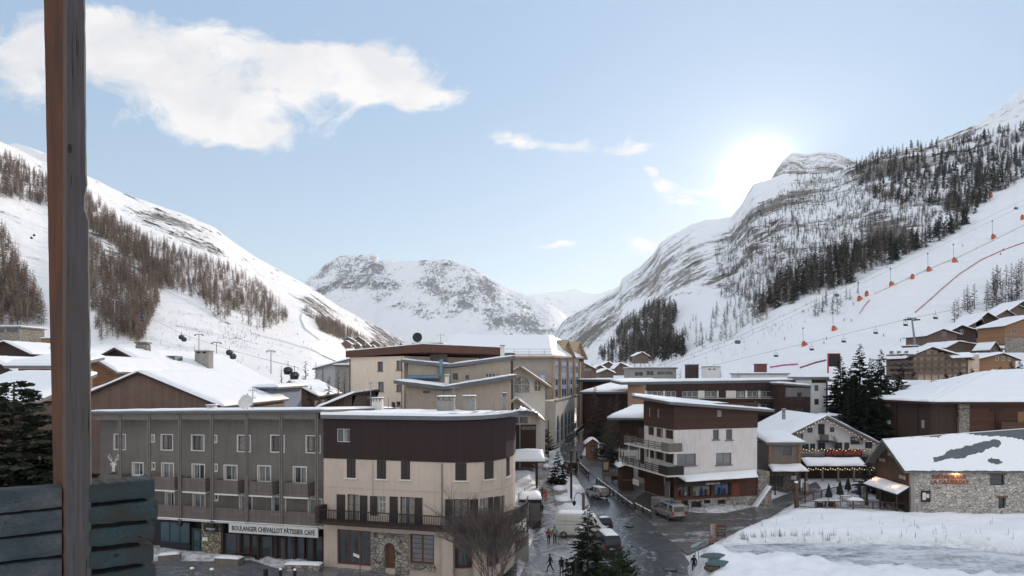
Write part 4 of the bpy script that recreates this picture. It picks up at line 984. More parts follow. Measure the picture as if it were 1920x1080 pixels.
mast(457, 744, 768, 64.6, 'smaller white satellite dish leaning behind the round one', ((1.2, .2),), 'satellite_dish', (.45, .6, m_white))
mast(474, 728, 768, 64.3, 'tall thin aerial beside the white satellite dishes', ((.2, .35), (.9, .28)))
mast(728, 746, 768, 72, 'bare thin vent pipe on the brown hotel roof', ())
# ================= buildings of the middle distance =================
def chalet(name, label, xl, xr, xpk, ypk, yl, yr, Y, zb, dep, wall, roofm=None, snow=.4, Y2=None, oh=.7, rake=None, cat='chalet', group=None, foh=.9, wins=(), wm=None, back_oh=.5):
    """gabled house facing the viewer: gable corners xl / xr, peak (xpk, ypk), eave heights yl / yr in bearings"""
    f = Fac(name, label, cat, [(xl, Y), (xr, Y2 or Y)], zb, group)
    x0, x1 = 0.0, f.len; u, zr = f.uz(xpk, ypk); ze0 = f.uz(xl, yl)[1]; ze1 = f.uz(xr, yr)[1]
    zl = min(ze0, ze1); Hs = [f.rect(r) for r in wins]; hs = [h for h in Hs if h[3] < zl-.02]
    m = MB(); gable_wall(m, x0, x1, u, 0, ze0-.12, ze1-.12, zr-.12, dep, 0, hs, f); m.build('wall', wall, f.root)
    for h in Hs:
        f.window(*h, -.15 if h[3] < zl-.02 else .01, wm or m_white, m_glass, .07, 1)
    gable_roof(f.root, x0, x1, u, 0, dep, ze0, ze1, zr, .22, oh, roofm or m_dkwood_h, snow, None, foh, rake, (None, None), back_oh)
    return f
def side_windows(f, y0, y1, z0, z1, n, x=None, w=.9, fm=None):
    x = f.len if x is None else x
    for k in range(n):
        c = y0+(y1-y0)*(k+.5)/n; m = MB(); m.box(x-.02, x+.05, c-w/2, c+w/2, z0, z1); o = m.build('window', fm or m_white, f.root); m = MB(); m.box(x+.0, x+.06, c-w/2+.08, c+w/2-.08, z0+.08, z1-.08); m.build('pane', m_glass, o)
# --- left: gable behind the taupe hotel
f = chalet('barn', 'broad brown boarded gable with thick snow roof behind the taupe hotel', 60, 412, 262, 697, 783, 759, 84, 1.6, 24, mat_wood('barn_boards', lin(86, 68, 60), lin(108, 86, 76), .28, grey=.35), None, .45, oh=.5, foh=.5)
# --- the long chalet with the sunlit roof
f = chalet('long_chalet', 'dark chalet with long sunlit snow roof and tall square chimney', 108, 369, 224, 653, 716, 729, 118, 4.0, 40, m_dkwood, m_dkwood_h, .5, oh=1.2, rake=m_dkwood_h, foh=1.6, wins=[(248, 674, 257, 687), (233, 684, 241, 692)])
side_windows(f, 3, 14, 8.0, 9.6, 2)
m = MB(); xx, zz = f.uz(378, 655)[0], 0; Yc = 136; X0, X1 = PX(365, Yc)-f.org.x, PX(391, Yc)-f.org.x; zt_ = PZ(656, Yc)-f.zb
m.box(X0, X1, Yc-f.org.y, Yc-f.org.y+2.2, 11, zt_-.7); ch = m.build('chimney', m_concrete, f.root)
m = MB(); m.box(X0-.12, X1+.12, Yc-f.org.y-.12, Yc-f.org.y+2.32, zt_-.3, zt_-.08)
for a in (X0+.05, (X0+X1)/2-.15, X1-.35): m.box(a, a+.3, Yc-f.org.y+.02, Yc-f.org.y+2.18, zt_-.7, zt_-.3)
m.build('chimney_cap', m_concrete, ch)
m = MB(); Yc = 124; X0, X1 = PX(254, Yc)-f.org.x, PX(274, Yc)-f.org.x; za = PZ(641, Yc)-f.zb; m.box(X0, X1, Yc-f.org.y, Yc-f.org.y+1.6, 15, za-.5); ch = m.build('chimney', m_stone, f.root); m = MB(); m.box(X0-.15, X1+.15, Yc-f.org.y-.15, Yc-f.org.y+1.75, za-.28, za); m.box(X0+.1, X1-.1, Yc-f.org.y+.1, Yc-f.org.y+1.5, za-.5, za-.28); m.build('chimney_cap', m_fascia, ch)
m = MB(); Yc = 128; X0, X1 = PX(293, Yc)-f.org.x, PX(328, Yc)-f.org.x; m.box(X0, X1, Yc-f.org.y, Yc-f.org.y+3, 13.2, PZ(667, Yc)-f.zb); m.build('roof_dormer', mat_plain('blue_grey_metal', (.08, .12, .15), .5, .3), f.root)
# grey-blue house behind the satellite dishes
f = Fac('house', 'blue grey rendered house with snowy roof behind the satellite dishes', 'house', [(512, 96), (585, 100)], 3.5)
f = None
bpy.data.objects.remove(bpy.data.objects['house'])
def flat_house(name, label, pts, yt, zb, dep, wall, snow=.3, th=.3, oh=.6, wins=(), roofm=None, cat='house', ytr=None, wm=None, group=None, rise=0.0, gm=None, mull=1, curtain=None):
    """box with a slab roof; top edge at height yt over the first corner (ytr over the last)"""
    f = Fac(name, label, cat, pts, zb, group); Y0 = f.hit(pts[0][0])[1]; Y1 = f.hit(pts[-1][0])[1]
    z0, z1 = PZ(yt, Y0)-zb, PZ(ytr if ytr is not None else yt, Y1)-zb; zc = min(z0, z1)-th
    hs = [f.rect(r) for r in wins]; m = MB(); f.shell(m, -1, zc, dep, hs, .2, None, top=False)
    if abs(z0-z1) > .02:
        m.poly([(0, 0, zc), (f.len, 0, zc), (f.len, 0, z1-th), (0, 0, z0-th)]); m.poly([(f.len, 0, zc), (f.len, dep, zc), (f.len, dep, z1-th), (f.len, 0, z1-th)]); m.poly([(0, dep, zc), (0, 0, zc), (0, 0, z0-th), (0, dep, z0-th)])
    m.build('wall', wall, f.root)
    for h in hs: f.window(*h, -.17, wm or m_white, gm or m_glass, .07, mull, 0, curtain)
    k = (z1-z0)/f.len
    plane_roof(f.root, (-oh, -oh, z0-oh*k), (f.len+oh, -oh, z1+oh*k), (f.len+oh, dep+oh, z1+oh*k+rise), (-oh, dep+oh, z0-oh*k+rise), th, roofm or m_fascia, snow)
    return f
flat_house('house', 'dark house wall under the long sunlit roof beside the satellite dishes', [(396, 121), (510, 150)], 731, 4, 10, m_dkwood, 0, .2, .3, [(420, 738, 430, 750)])
flat_house('house', 'blue grey rendered house with snowy roof just behind the satellite dishes', [(488, 104), (512, 104)], 726, 3.5, 14, mat_plain('blue_render', (.22, .27, .36), .9), .45, .25, .9)
# --- left edge: cluster of snow roofs
chalet('chalet', 'orange wooden chalet with shingle gable just right of the wooden post', 150, 214, 178, 668, 690, 690, 104, 4, 16, m_orwood, m_gywood, .35, oh=1.0, rake=m_gywood, foh=1.2)
flat_house('chalet', 'orange timber chalet under a thick snow cap left of the wooden post', [(34, 92), (122, 92)], 686, 3.0, 6, m_orwood, .6, .35, 1.1, rise=1.3, cat='chalet')
flat_house('chalet', 'low dark chalet with broad shaded snow roof behind the foreground fir', [(-80, 66), (62, 66)], 752, 2.0, 7, m_dkwood, .5, .3, 1.2, rise=2.6, cat='chalet')
chalet('chalet', 'dark gabled chalet at the far left edge with snow along its eaves', -60, 36, -20, 668, 690, 698, 120, 4, 18, m_dkwood, None, .45, oh=1)
chalet('chalet', 'dark chalet gable with snow edge below the stone tower house', -20, 54, 12, 640, 650, 660, 150, 5, 18, m_dkwood, None, .45, oh=1)
chalet('chalet', 'snow-roofed chalet with small dark gable half hidden by the post', 66, 130, 98, 652, 664, 664, 160, 5, 18, m_dkwood, None, .45, oh=1.2)
f = flat_house('stone_house', 'square stone house with open loggia at the far left edge', [(-20, 232), (38, 232)], 612, 6, 12, m_stone, .35, .4, .6, [(-8, 616, 8, 624), (13, 616, 34, 623)], cat='house', wm=m_brwood)
flat_house('cabin', 'small ochre cabin on the snow beside the stone house', [(77, 236), (98, 236)], 634, 7, 6, m_orwood, .4, .2, .4, cat='cabin')
m_dkroof = mat_plain('brown_roof_sheet', (.07, .038, .03), .55, .1, .2, 1.5)
chalet('chalet', 'low brown chalet roof with snow between firs and cream block', 598, 660, 668, 736, 764, 738, 80, 2, 14, m_brwood, m_dkwood_h, .35, oh=.5)
chalet('chalet', 'snow covered chalet half hidden behind the bare larches', 518, 590, 545, 714, 735, 738, 122, 4, 16, m_brwood, m_dkwood_h, .4, oh=.8)
flat_house('chalet', 'pale chalet with twin snow roofs above the bare larches', [(592, 190), (652, 190)], 690, 5, 12, mat_plain('pale_grey_render', (.4, .4, .41), .9), .4, .3, .8, cat='chalet', ytr=674)
flat_house('house', 'grey house with snow roof touching the cream block', [(628, 165), (662, 165)], 684, 5, 10, m_concrete, .35, .3, .5, cat='house')
# --- cream block with brown fascia
m_creamt = mat_plain('warm_cream_render', lin(202, 187, 170, .74), .9, 0, .07, .5, dirt=(.38, .31, .25, .4))
f = Fac('apartment_block', 'tall warm cream block with brown metal fascia behind the corner hotel', 'building', [(656, 108), (757, 100)], 3.0)
z1 = f.uz(656, 670)[1]; z2 = f.uz(757, 664)[1]; Hc = [f.rect(r) for r in [(707.5, 678, 718, 696), (743, 676, 754.5, 694), (709, 716, 719.5, 734), (743, 721, 752, 734), (734, 754, 741, 765), (743, 753, 751, 761)]]
m = MB(); f.shell(m, 0, min(z1, z2), 16, Hc, .28, None); m.build('wall', m_creamt, f.root)
for i, h in enumerate(Hc): f.window(*h, -.24, m_brframe, m_glass2 if i in (1, 2) else m_glass, .09, 0, 0, [(.1, .5)] if i in (2, 3) else None); mm = MB(); f.bar(mm, h[0]-.1, h[1]+.1, h[2]-.1, h[2]-.005, -.05, .07); mm.build('window_sill', m_fascia, f.root)
m = MB(); A = (-.4, -.5, z1+.95); B = (f.len+4.5, -.5, z1+1.6); m.hexa([(-.4, -.5, z1-.02), (f.len+4.5, -.5, z2+.2), (f.len+4.5, 17, z2+.2), (-.4, 17, z1-.25), A, B, (f.len+4.5, 17, z1+1.6), (-.4, 17, z1+.95)]); rf = m.build('roof', mat_wood('brown_fascia_metal', lin(74, 50, 42), lin(86, 60, 50), .3), f.root)
m = MB(); snow_patch(m, (-.4, -.5, z1+.954), (f.len+4.5, -.5, z1+1.604), (f.len+4.5, 17, z1+1.604), (-.4, 17, z1+.954), .22); m.build('roof_snow', m_snow, rf, True)
m = MB(); m.tube([f.pt(.15, 0, .12), f.pt(.15, z1-.3, .12)], .07, 6); m.build('downpipe', m_brframe, f.root)
u = f.len-.35; m = MB(); m.tube([f.pt(u, 3, .1), f.pt(u, z1-.3, .1)], .04, 6); m.build('downpipe', m_dkmetal, f.root)
# --- grey butterfly-roofed blocks
m_greyN = mat_plain('grey_render_old', lin(150, 138, 126), .9, 0, .10, .5, dirt=(.17, .145, .125, .55))
def butterfly(label, pts, yl, xm, ym, yr, xr0, xl0, zb, dep, wins, th=.42):
    f = Fac('grey_block', label, 'building', pts, zb)
    ul, zl = f.uz(xl0, yl, .8); um, zm = f.uz(xm, ym, .8); ur, zr = f.uz(xr0, yr, .8); hs = [f.rect(r) for r in wins]; m = MB()
    zc = zm-th-.1; f.shell(m, 0, zc, dep, hs, .22, None)
    k0 = (zl-zm)/(um-ul); k1 = (zr-zm)/(ur-um)
    m.poly([(0, .0, zc), (um, 0, zc), (0, 0, zm+k0*um-th)]); m.poly([(um, 0, zc), (f.len, 0, zc), (f.len, 0, zm+k1*(f.len-um)-th)])
    m.poly([(f.len, 0, zc), (f.len, dep, zc), (f.len, dep, zm+k1*(f.len-um)-th), (f.len, 0, zm+k1*(f.len-um)-th)])
    m.build('wall', m_greyN, f.root)
    for h in hs: f.window(*h, -.18, m_white if h[0] % 1 > .4 else m_brframe, m_glass, .09, 0 if h[1]-h[0] < 1.2 else 2)
    for (a, za, b, zb_) in ((ul, zl, um, zm), (um+.002, zm, ur, zr)):
        m = MB(); m.hexa([(a, -.8, za-th), (b, -.8, zb_-th), (b, dep, zb_-th), (a, dep, za-th), (a, -.8, za), (b, -.8, zb_), (b, dep, zb_), (a, dep, za)]); o = m.build('roof', m_fascia, f.root)
        m = MB(); snow_patch(m, (a, -.8, za+.004), (b, -.8, zb_+.004), (b, dep, zb_+.004), (a, dep, za+.004), .2); m.build('roof_snow', m_snow, o, True)
    m = MB(); m.tube([(um, -.85, 0), (um, -.85, zm-th)], .06, 6); m.build('downpipe', m_fascia, f.root)
    return f
f = butterfly('upper grey rendered block with butterfly roof and blue duct', [(765, 98), (957, 98)], 674, 845, 683, 667, 966, 752, 3, 10, [(849, 700, 858.5, 712), (871, 702, 881, 713), (910, 700, 929, 708)])
m = MB(); zz = f.uz(790, 708, .5)[1]; a = f.hit(765, .5)[0]; b = f.hit(824, .5)[0]; m.tube([f.pt(a, zz, .5), f.pt(b, zz, .5)], .34, 10); c = f.hit(827, .6)[0]; m.tube([f.pt(c, zz+.3, .6), f.pt(c, f.uz(827, 674, .6)[1], .6)], .30, 10); m.build('duct', mat_plain('blue_duct', (.14, .22, .29), .45, .3, .15, 2), f.root)
f = butterfly('lower grey rendered block with butterfly roof above the brown hotel', [(762, 87), (958, 87)], 713, 832, 725, 703, 968, 738, 2.5, 9, [(793, 730, 806, 737), (944, 734, 950, 740)])
chimney(834, 841, 702, 716, 89, 'short white vent stack on the lower butterfly roof', m_white)
# rooftop boxes behind the cream block
flat_house('roof_hut', 'dark ribbed plant room on the flat roofs beside the satellite dish', [(773, 112), (829, 112)], 643, 12, 6, m_dkmetal, .1, .15, .1, cat='roof hut')
chimney(806, 836, 655, 678, 104, 'wide pale chimney with open top behind the upper butterfly roof', m_concrete)
chimney(938, 946, 646, 668, 104, 'slim white chimney at the right of the butterfly roofs', m_white)
mast(783, 624, 645, 111, 'black satellite dish on a pole above the plant room', ((.1, .6),), 'satellite_dish', (.78, .75, m_dkmetal))
mast(826, 626, 645, 111, 'thin aerial next to the black satellite dish', ((.2, .7),))
flat_house('block', 'low violet roofed block behind the butterfly roofs', [(838, 116), (962, 116)], 662, 4, 10, mat_plain('plum_render', (.09, .06, .07), .8), .25, .4, .3, cat='building')
# --- hotel under renovation: snow roof, shingled gables, insulated street front
m_larchtrim = mat_wood('fresh_larch', (.32, .20, .12), (.5, .34, .21), .16, 'z')
m_shingle = mat_wood('fresh_shingles', (.34, .23, .15), (.58, .45, .33), .12, 'z', gap=.18)
m_panelb = mat_plain('pale_blue_sheathing', (.40, .48, .62), .7, 0, .12, 1)
m_offw = mat_plain('off_white_render', (.68, .62, .54), .9, 0, .07, .7, dirt=(.45, .4, .34, .2))
f = Fac('hotel', 'large hotel under renovation with snow roof and fresh shingled gables', 'building', [(838, 150), (1034, 150), (1092, 184)], 4.0)
zE = f.uz(960, 668)[1]; m = MB(); f.shell(m, 0, zE, 26, [], top=True); m.build('wall', mat_plain('raw_render', (.36, .32, .28), .9, 0, .15, .6), f.root)
zR = zE+5.2; u1 = f.S[1]
rf = plane_roof(f.root, (-1, -1.2, zE), (u1+.5, -1.2, zE), (u1+.5, 13, zR), (-1, 13, zR), .35, m_larchtrim, .4)
e0, e1 = f.pt(f.S[1], 0, 0), f.pt(f.len, 0, 0)
plane_roof(f.root, (u1+.51, -1.19, zE), (e1.x+.6, e1.y, zE+.5), (e1.x-4.5, e1.y+9, zR), (u1+.51, 13, zR-.01), .35, m_larchtrim, .35)
m = MB(); pickets(m, (0, -1.1, zE+.25), (u1, -1.1, zE+.25), 1.3, 3.2, .06, .06, .05, .1, True); m.build('safety_rail', m_dkmetal, rf)
# street front: strips, pilasters and windows
for k, (a, b) in enumerate([(.03, .17), (.27, .42), (.47, .62), (.68, .82)]):
    ua, ub = f.S[1]+(f.len-f.S[1])*a, f.S[1]+(f.len-f.S[1])*b
    m = MB(); f.bar(m, ua, ub, .5, zE-1.0, .01, .10); o = m.build('insulation_panel', m_panelb, f.root)
    for j in range(6):
        z0 = .8+j*(zE-2)/6
        for w in (.12, .58): m = MB(); f.bar(m, ua+(ub-ua)*w, ua+(ub-ua)*(w+.30), z0+.3, z0+2.0, .10, .14); m.build('window', m_glass, o)
for a in (.0, .2, .44, .64, .84):
    ua = f.S[1]+(f.len-f.S[1])*a; m = MB(); f.bar(m, ua+.02, ua+1.1, .2, zE-.6, .01, .5); m.build('timber_pilaster', m_larchtrim, f.root)
m = MB(); f.bar(m, f.S[1]+(f.len-f.S[1])*.88, f.len, .1, zE+1, .02, .45); m.build('dark_cladding', m_dkwood, f.root)
def dormer(x, Y, ypk, yl, hw, dep, par):
    a = par.Mi @ P(x, ypk, Y); b = (par.Mi @ P(x, yl, Y)).z
    m = MB(); dx, dy = math.sin(0.9), -math.cos(0.9)  # gable looks to the street
    D = Vector((.78, -.62, 0)); S_ = Vector((.62, .78, 0))
    p = lambda s, d, z: Vector((a.x, a.y, 0))+S_*s+D*d+Vector((0, 0, z))
    for sg in (-1, 1):
        q = [p(0, .9, a.z), p(sg*hw, .9, b), p(sg*hw, -dep, b), p(0, -dep, a.z)]
        if sg > 0: q = q[::-1]
        m.hexa([v_-Vector((0, 0, .3)) for v_ in q]+q)
    o = m.build('gable_roof', m_shingle, par.root)
    m = MB(); m.poly([p(-hw*.8, .0, b+.1), p(hw*.8, 0, b+.1), p(0, 0, a.z-.35)]); m.build('gable_wall', m_larchtrim, o)
dormer(1060, 166, 637, 670, 3.4, 6, f); dormer(1083, 180, 640, 672, 3.6, 7, f)
for i, (x, y) in enumerate([(850, 640), (872, 646)]):
    pass
flat_house('roof_hut', 'raw timber lift housing on the renovated hotel roof', [(931, 172), (969, 172)], 634, 20, 5, m_larchtrim, .1, .15, .1, cat='roof hut')
flat_house('roof_hut', 'dark flat plant box beside the raw timber lift housing', [(912, 168), (932, 168)], 643, 20, 4, m_dkmetal, .1, .1, .1, cat='roof hut')
chalet('roof_gable', 'small shingled dormer with scaffold rail on the renovated hotel roof', 836, 866, 850, 652, 664, 664, 130, 12, 8, m_larchtrim, m_shingle, .2, oh=.3, foh=.4, cat='dormer')
# front wings
def wing(label, xl, xr, xpk, ypk, yl, yr, Y, dep, wins, arch, zb=3.0, snow=.2):
    f = Fac('hotel_wing', label, 'building', [(xl, Y), (xr, Y)], zb); u, zr = f.uz(xpk, ypk); ze0 = f.uz(xl, yl)[1]; ze1 = f.uz(xr, yr)[1]; m = MB()
    gable_wall(m, 0, f.len, u, 0, ze0-.2, ze1-.2, zr-.2, dep, 0, (), f); m.build('wall', m_offw, f.root)
    gable_roof(f.root, 0, f.len, u, 0, dep, ze0, ze1, zr, .3, 1.4, m_larchtrim, snow, None, 1.5, m_larchtrim)
    for x0, y0, x1, y1, gm in arch:
        a, b, c, d = f.rect((x0, y0, x1, y1)); r = (b-a)/2; cx = (a+b)/2
        def shape(k, off, dy): return [(a+k, -off, c+k), (b-k, -off, c+k)]+[(cx+(r-k)*math.cos(t_), -off, d-r+(r-k)*math.sin(t_)) for t_ in np.linspace(0, math.pi, 11)]
        m = MB(); m.prism(shape(0, .005, 0), (0, -.05, 0)); o = m.build('arched_window', m_larchtrim if gm is m_glass else m_white, f.root)
        m = MB(); m.prism(shape(.14, .05, 0), (0, -.012, 0)); m.build('pane', gm, o)
        m = MB(); m.box(cx-.06, cx+.06, -.09, -.066, c+.1, d-.1); m.box(a+.1, cx-.065, -.09, -.066, (c+d)/2-.05, (c+d)/2+.05); m.box(cx+.065, b-.1, -.09, -.066, (c+d)/2-.05, (c+d)/2+.05); m.build('glazing_bar', m_offw, o)
    for sg in (0, 1):
        m = MB(); x = .5 if sg == 0 else f.len-.5; z = (ze0 if sg == 0 else ze1)-.5; m.box(x-.18, x+.18, -1.2, -.02, z-.3, z+.2); m.build('bracket', m_larchtrim, f.root)
    return f
m_ornate = mat_plain('carved_screen', (.40, .38, .34), .9, 0, .75, 2.2)
f = wing('upper white wing with big round-arched carved window and wooden eaves', 930, 1022, 975, 686, 716, 718, 128, 24, [], [(962, 704, 994, 738, m_ornate), (1002, 712, 1013.5, 733, m_glass)])
m = MB(); z = f.uz(980, 739)[1]; f.bar(m, .1, f.len-.05, z-.15, z+.1, .01, .1); m.build('string_course', m_offw, f.root)
for zz, n in ((f.uz(1000, 724)[1], 6), (f.uz(1000, 748)[1], 6), (f.uz(1000, 772)[1], 6)): side_windows(f, 1.5, 23, zz-.4, zz+2.0, n, None, 1.0, m_panelb)
m = MB(); pickets(m, (f.len+1.2, -1, f.uz(1022, 727)[1]-.3), (f.len+1.2, 24, f.uz(1022, 727)[1]-.3), 1.2, 2.4, .06, .06, .05, .1, True); m.build('safety_rail', m_dkmetal, f.root)
f = wing('lower white wing with arched window and dark shop below', 925, 1006, 969, 746, 776, 776, 116, 14, [], [(957, 768, 990, 794, m_glass)], 2.6)
a, b, c, d = f.rect((976, 796, 1005, 838)); m = MB(); f.bar(m, a, b, .1, d, .01, .25); o = m.build('shop_front', m_dkwood, f.root); m = MB(); f.bar(m, a+.1, b-.1, d-.9, d-.25, .25, .32); m.build('shop_sign', mat_plain('painted_frieze', (.22, .16, .13), .7, 0, .8, 1.6), o)
a, b, c, d = f.rect((958, 796, 974, 838)); m = MB(); f.bar(m, a, b, .1, d, .01, .6); m.build('dark_porch', m_black, f.root)
for k in range(2): side_windows(f, 1.5, 13, 1+k*3, 3.1+k*3, 4, None, .9, m_panelb)
# pale arcade along the street
f = Fac('arcade_building', 'pale concrete arcade front with tall round arches along the street', 'building', [(1042, 140), (1091, 186)], 4.0)
z = f.uz(1042, 752)[1]; m = MB(); f.shell(m, -1, z, 8); m.build('wall', mat_plain('pale_concrete', (.52, .49, .44), .9, 0, .1, .6, dirt=(.3, .28, .25, .4)), f.root)
n = 8
for k in range(n):
    a = f.len*(k+.28)/n; b = f.len*(k+.78)/n; r = (b-a)/2; cx = (a+b)/2; zt_ = z*.66
    m = MB(); m.prism([(a, -.004, .2), (b, -.004, .2)]+[(cx+r*math.cos(t_), -.004, zt_-r+r*math.sin(t_)) for t_ in np.linspace(0, math.pi, 9)], (0, -.03, 0)); o = m.build('arch', m_black if k < 4 else m_glass, f.root)
    m = MB(); f.bar(m, cx-.06, cx+.06, .2, zt_-.3, .04, .09); f.bar(m, a, cx-.065, 2.6, 2.75, .04, .09); f.bar(m, cx+.065, b, 2.6, 2.75, .04, .09); m.build('glazing_bar', m_panelb, o)
m = MB(); f.bar(m, -.1, f.len, z, z+.25, -.3, .2); m.build('parapet', m_concrete, f.root)
# --- long dark hotel with ribbon windows
f = Fac('long_hotel', 'long dark hotel with white window bands and ochre end wall', 'building', [(1177, 140), (1211, 138.5), (1552, 138)], 3.0, None, 1)
m_ochre = mat_plain('ochre_render', lin(140, 112, 92), .9, 0, .1, .5); zt_ = f.uz(1300, 716)[1]; u1 = f.S[1]
m = MB(); f.panel(m, 0, u1, 0, zt_); m.poly([f.pt(0, 0, -14), f.pt(0, 0, 0), f.pt(0, zt_, 0), f.pt(0, zt_, -14)]); m.build('end_wall', m_ochre, f.root)
rows = [(733.5, 744.5), (757.5, 768)]
cells = [(1214, 1242), (1249, 1268), (1279, 1308), (1323, 1344), (1382, 1396), (1402, 1420), (1427, 1447), (1452, 1468)]; doors = [(1268.5, 1276), (1349, 1360)]
hs = [f.rect((a, y0, b, y1)) for y0, y1 in rows for a, b in cells]; m = MB(); f.panel(m, u1, f.len, 0, zt_, 0, hs, .3); m.poly([f.pt(f.len, 0, 0), f.pt(f.len, 0, -14), f.pt(f.len, zt_, -14), f.pt(f.len, zt_, 0)]); m.build('wall', m_dkwood, f.root)
for i, h in enumerate(hs): f.window(*h, -.25, m_white, m_glass2 if i % 4 == 0 else m_glass, .1, 2 if h[1]-h[0] > 2.5 else 1, 0, [(.05, .3)] if i % 3 == 0 else None)
for y0, y1 in rows:
    for a, b in [(1209, 1213), (1243, 1247), (1308.5, 1321), (1344.5, 1347), (1361, 1380), (1397, 1401), (1421, 1426), (1448, 1451)]:
        m = MB(); h = f.rect((a, y0-1, b, y1+1)); f.bar(m, *h, .01, .12); m.build('white_panel', m_white, f.root)
    for a, b in doors: m = MB(); h = f.rect((a, y0-3, b, y1+5)); f.bar(m, *h, .01, .08); o = m.build('door', m_dkwood_h, f.root)
    m = MB(); h = f.rect((1211, y1+1.5, 1468, y1+2.3)); f.bar(m, *h, .02, 1.3); o = m.build('balcony_slab', m_white, f.root)
    m = MB(); h = f.rect((1211, y1+2.4, 1468, y1+10)); f.bar(m, h[0], h[1], h[2], h[3], 1.3, 1.36); m.build('balcony_front', m_dkwood, o)
plane_roof(f.root, (-1.6, -1.6, zt_-.1), (f.len+.4, -1.6, zt_+.55), (f.len+.4, 15, zt_+.6), (-1.6, 15, zt_+.2), .5, m_fascia, .25, cell=1.0)
f.sign((1181.5, 754, 1188, 758), .02, 'small white upper lettering board on the ochre end wall', m_ochre, [('----', m_white, .5, .5, .8, .95)], .03)
f.sign((1181.5, 761, 1197, 767), .02, 'small white lower lettering board on the ochre end wall', m_ochre, [('-- ---- ----', m_white, .5, .5, .6, .95)], .03)
# grey annex and white tower at its right end
f = flat_house('annex', 'grey and brown clad annex with snow cap beside the white tower', [(1472, 131), (1521, 131)], 719, 3, 8, m_dkwood, .35, .3, .3, [(1494.5, 736, 1503, 749), (1493, 764, 1505, 775)], cat='building', ytr=723, wm=m_orwood, mull=0)
m = MB(); h = f.rect((1473, 727, 1520, 744)); w_ = f.rect((1494.5, 736, 1503, 749)); f.panel(m, h[0], h[1], h[2], h[3], .03, [(w_[0]-.02, w_[1]+.02, w_[2]-1, w_[3]+.02)], .03); m.build('grey_cladding', mat_wood('pale_grey_cladding', (.15, .145, .14), (.2, .195, .19), .3), f.root)
f = flat_house('stair_tower', 'white stair tower with two small windows beside the tall firs', [(1521.6, 130.5), (1549, 130.5)], 707, 3, 10, mat_plain('cool_white_render', (.62, .60, .60), .9, 0, .06, .6), .2, .5, .4, [(1527, 722, 1534.5, 733), (1527, 748, 1535.5, 759)], cat='building', wm=m_dkmetal, mull=0)
m = MB(); h = f.rect((1521.6, 708, 1549, 718)); f.bar(m, h[0], h[1], h[2], h[3]-.1, .01, .05); m.build('timber_band', m_dkwood_h, f.root)
flat_house('chalet', 'dark chalet with snow canopy between the street and the brown shop house', [(1162, 112), (1212, 110)], 783, 3.2, 9, m_dkwood, .55, .3, 1.6, [(1174, 812, 1179, 826)], cat='chalet', rise=1.2, wm=m_orwood)
f = flat_house('chalet', 'low white shop below the dark chalet with poster panels', [(1160, 108), (1208, 106)], 842, 2.6, 4, m_white, 0, .1, .05, [(1161, 845, 1165, 860), (1167, 846, 1170, 860)], cat='shop')
# --- brown and white shop house on the corner
m_wwall = mat_plain('weathered_white_render', lin(178, 171, 168, .70), .9, 0, .07, .7, dirt=(.33, .30, .28, .55), bump=.1)
f = Fac('shop_house', 'weathered white shop house with dark brown boarded top and wrap balconies', 'building', [(1208, 96.2), (1264, 88.5), (1441, 92.8)], .9, None, 1)
u1 = f.S[1]; zm = f.uz(1264.5, 806)[1]; zt_ = f.uz(1264.5, 757)[1]; zs = f.uz(1300, 893)[1]; zst = f.uz(1300, 936)[1]; uE = f.hit(1419.5)[0]
Ws = [(1337, 805.5, 1348, 824), (1361.5, 805, 1373, 824.5), (1269.5, 851, 1305, 873), (1342.5, 849, 1371.5, 871.5)]
Lw = [(1214.5, 800, 1226, 816), (1230, 803, 1243, 820), (1247, 806, 1262, 823), (1212, 834, 1226, 858), (1229, 836, 1244, 862), (1246.5, 840, 1262, 868)]
H = [f.rect(r) for r in Ws+Lw]; m = MB(); f.shell(m, zs, zm, 14, H, .22, None, 0, 0, uE, False); m.build('wall', m_wwall, f.root)
for i, h in enumerate(H): f.window(*h, -.2, m_fascia if i < 4 else m_brframe, m_glass2 if i in (2, 3) else m_glass, .1, 0 if i < 2 else 1, 0, [(.45, .85)] if i in (3, 5) else None)
for h in H[:4]: m = MB(); f.bar(m, h[0]-.15, h[1]+.15, h[2]-.14, h[2], -.02, .1); m.build('window_sill', m_fascia, f.root)
m = MB(); f.shell(m, zm, zt_, 14, [f.rect((1345, 770, 1353.5, 781), .06), f.rect((1216, 765, 1219, 781), .06), f.rect((1232, 768, 1236, 783), .06)], .2, None, .06, -.1, uE+.06, False); m.build('upper_storey', mat_wood('chestnut_boards', lin(52, 36, 31), lin(66, 46, 39), .22, 'z'), f.root)
for r in [(1345, 770, 1353.5, 781), (1216, 765, 1219, 781), (1232, 768, 1236, 783)]: f.window(*f.rect(r, .06), -.1, m_white, m_glass2, .05, 0)
c0, c1, c2 = f.pt(0, 0, .9), f.pt(u1, 0, .9), f.pt(uE, 0, .6)
zc, ze = zt_+.02, f.uz(1455, 769, .9)[1]
m = MB(); q = [(c0.x-.5, c0.y+.8, zt_+.75), (c1.x-.4, c1.y-.2, zc+.25), (c2.x+2.3, c2.y, ze), (c2.x+1, c2.y+12, ze+.5), (c0.x+2.5, c0.y+7, zt_+.8)]
b0 = m.vs([Vector(p)-Vector((0, 0, .3)) for p in q]); b1 = m.vs(q); m.face(*[b0+i for i in range(4, -1, -1)]); m.face(*[b1+i for i in range(5)])
for i in range(5): m.face(b0+i, b0+(i+1) % 5, b1+(i+1) % 5, b1+i)
rf = m.build('roof', m_fascia, f.root); m = MB(); e = Vector((0, 0, .01)); snow_patch(m, Vector(q[1])+e, Vector(q[2])+e, Vector(q[3])+e, Vector(q[4])+e, .22); m.build('roof_snow', m_snow, rf, True)
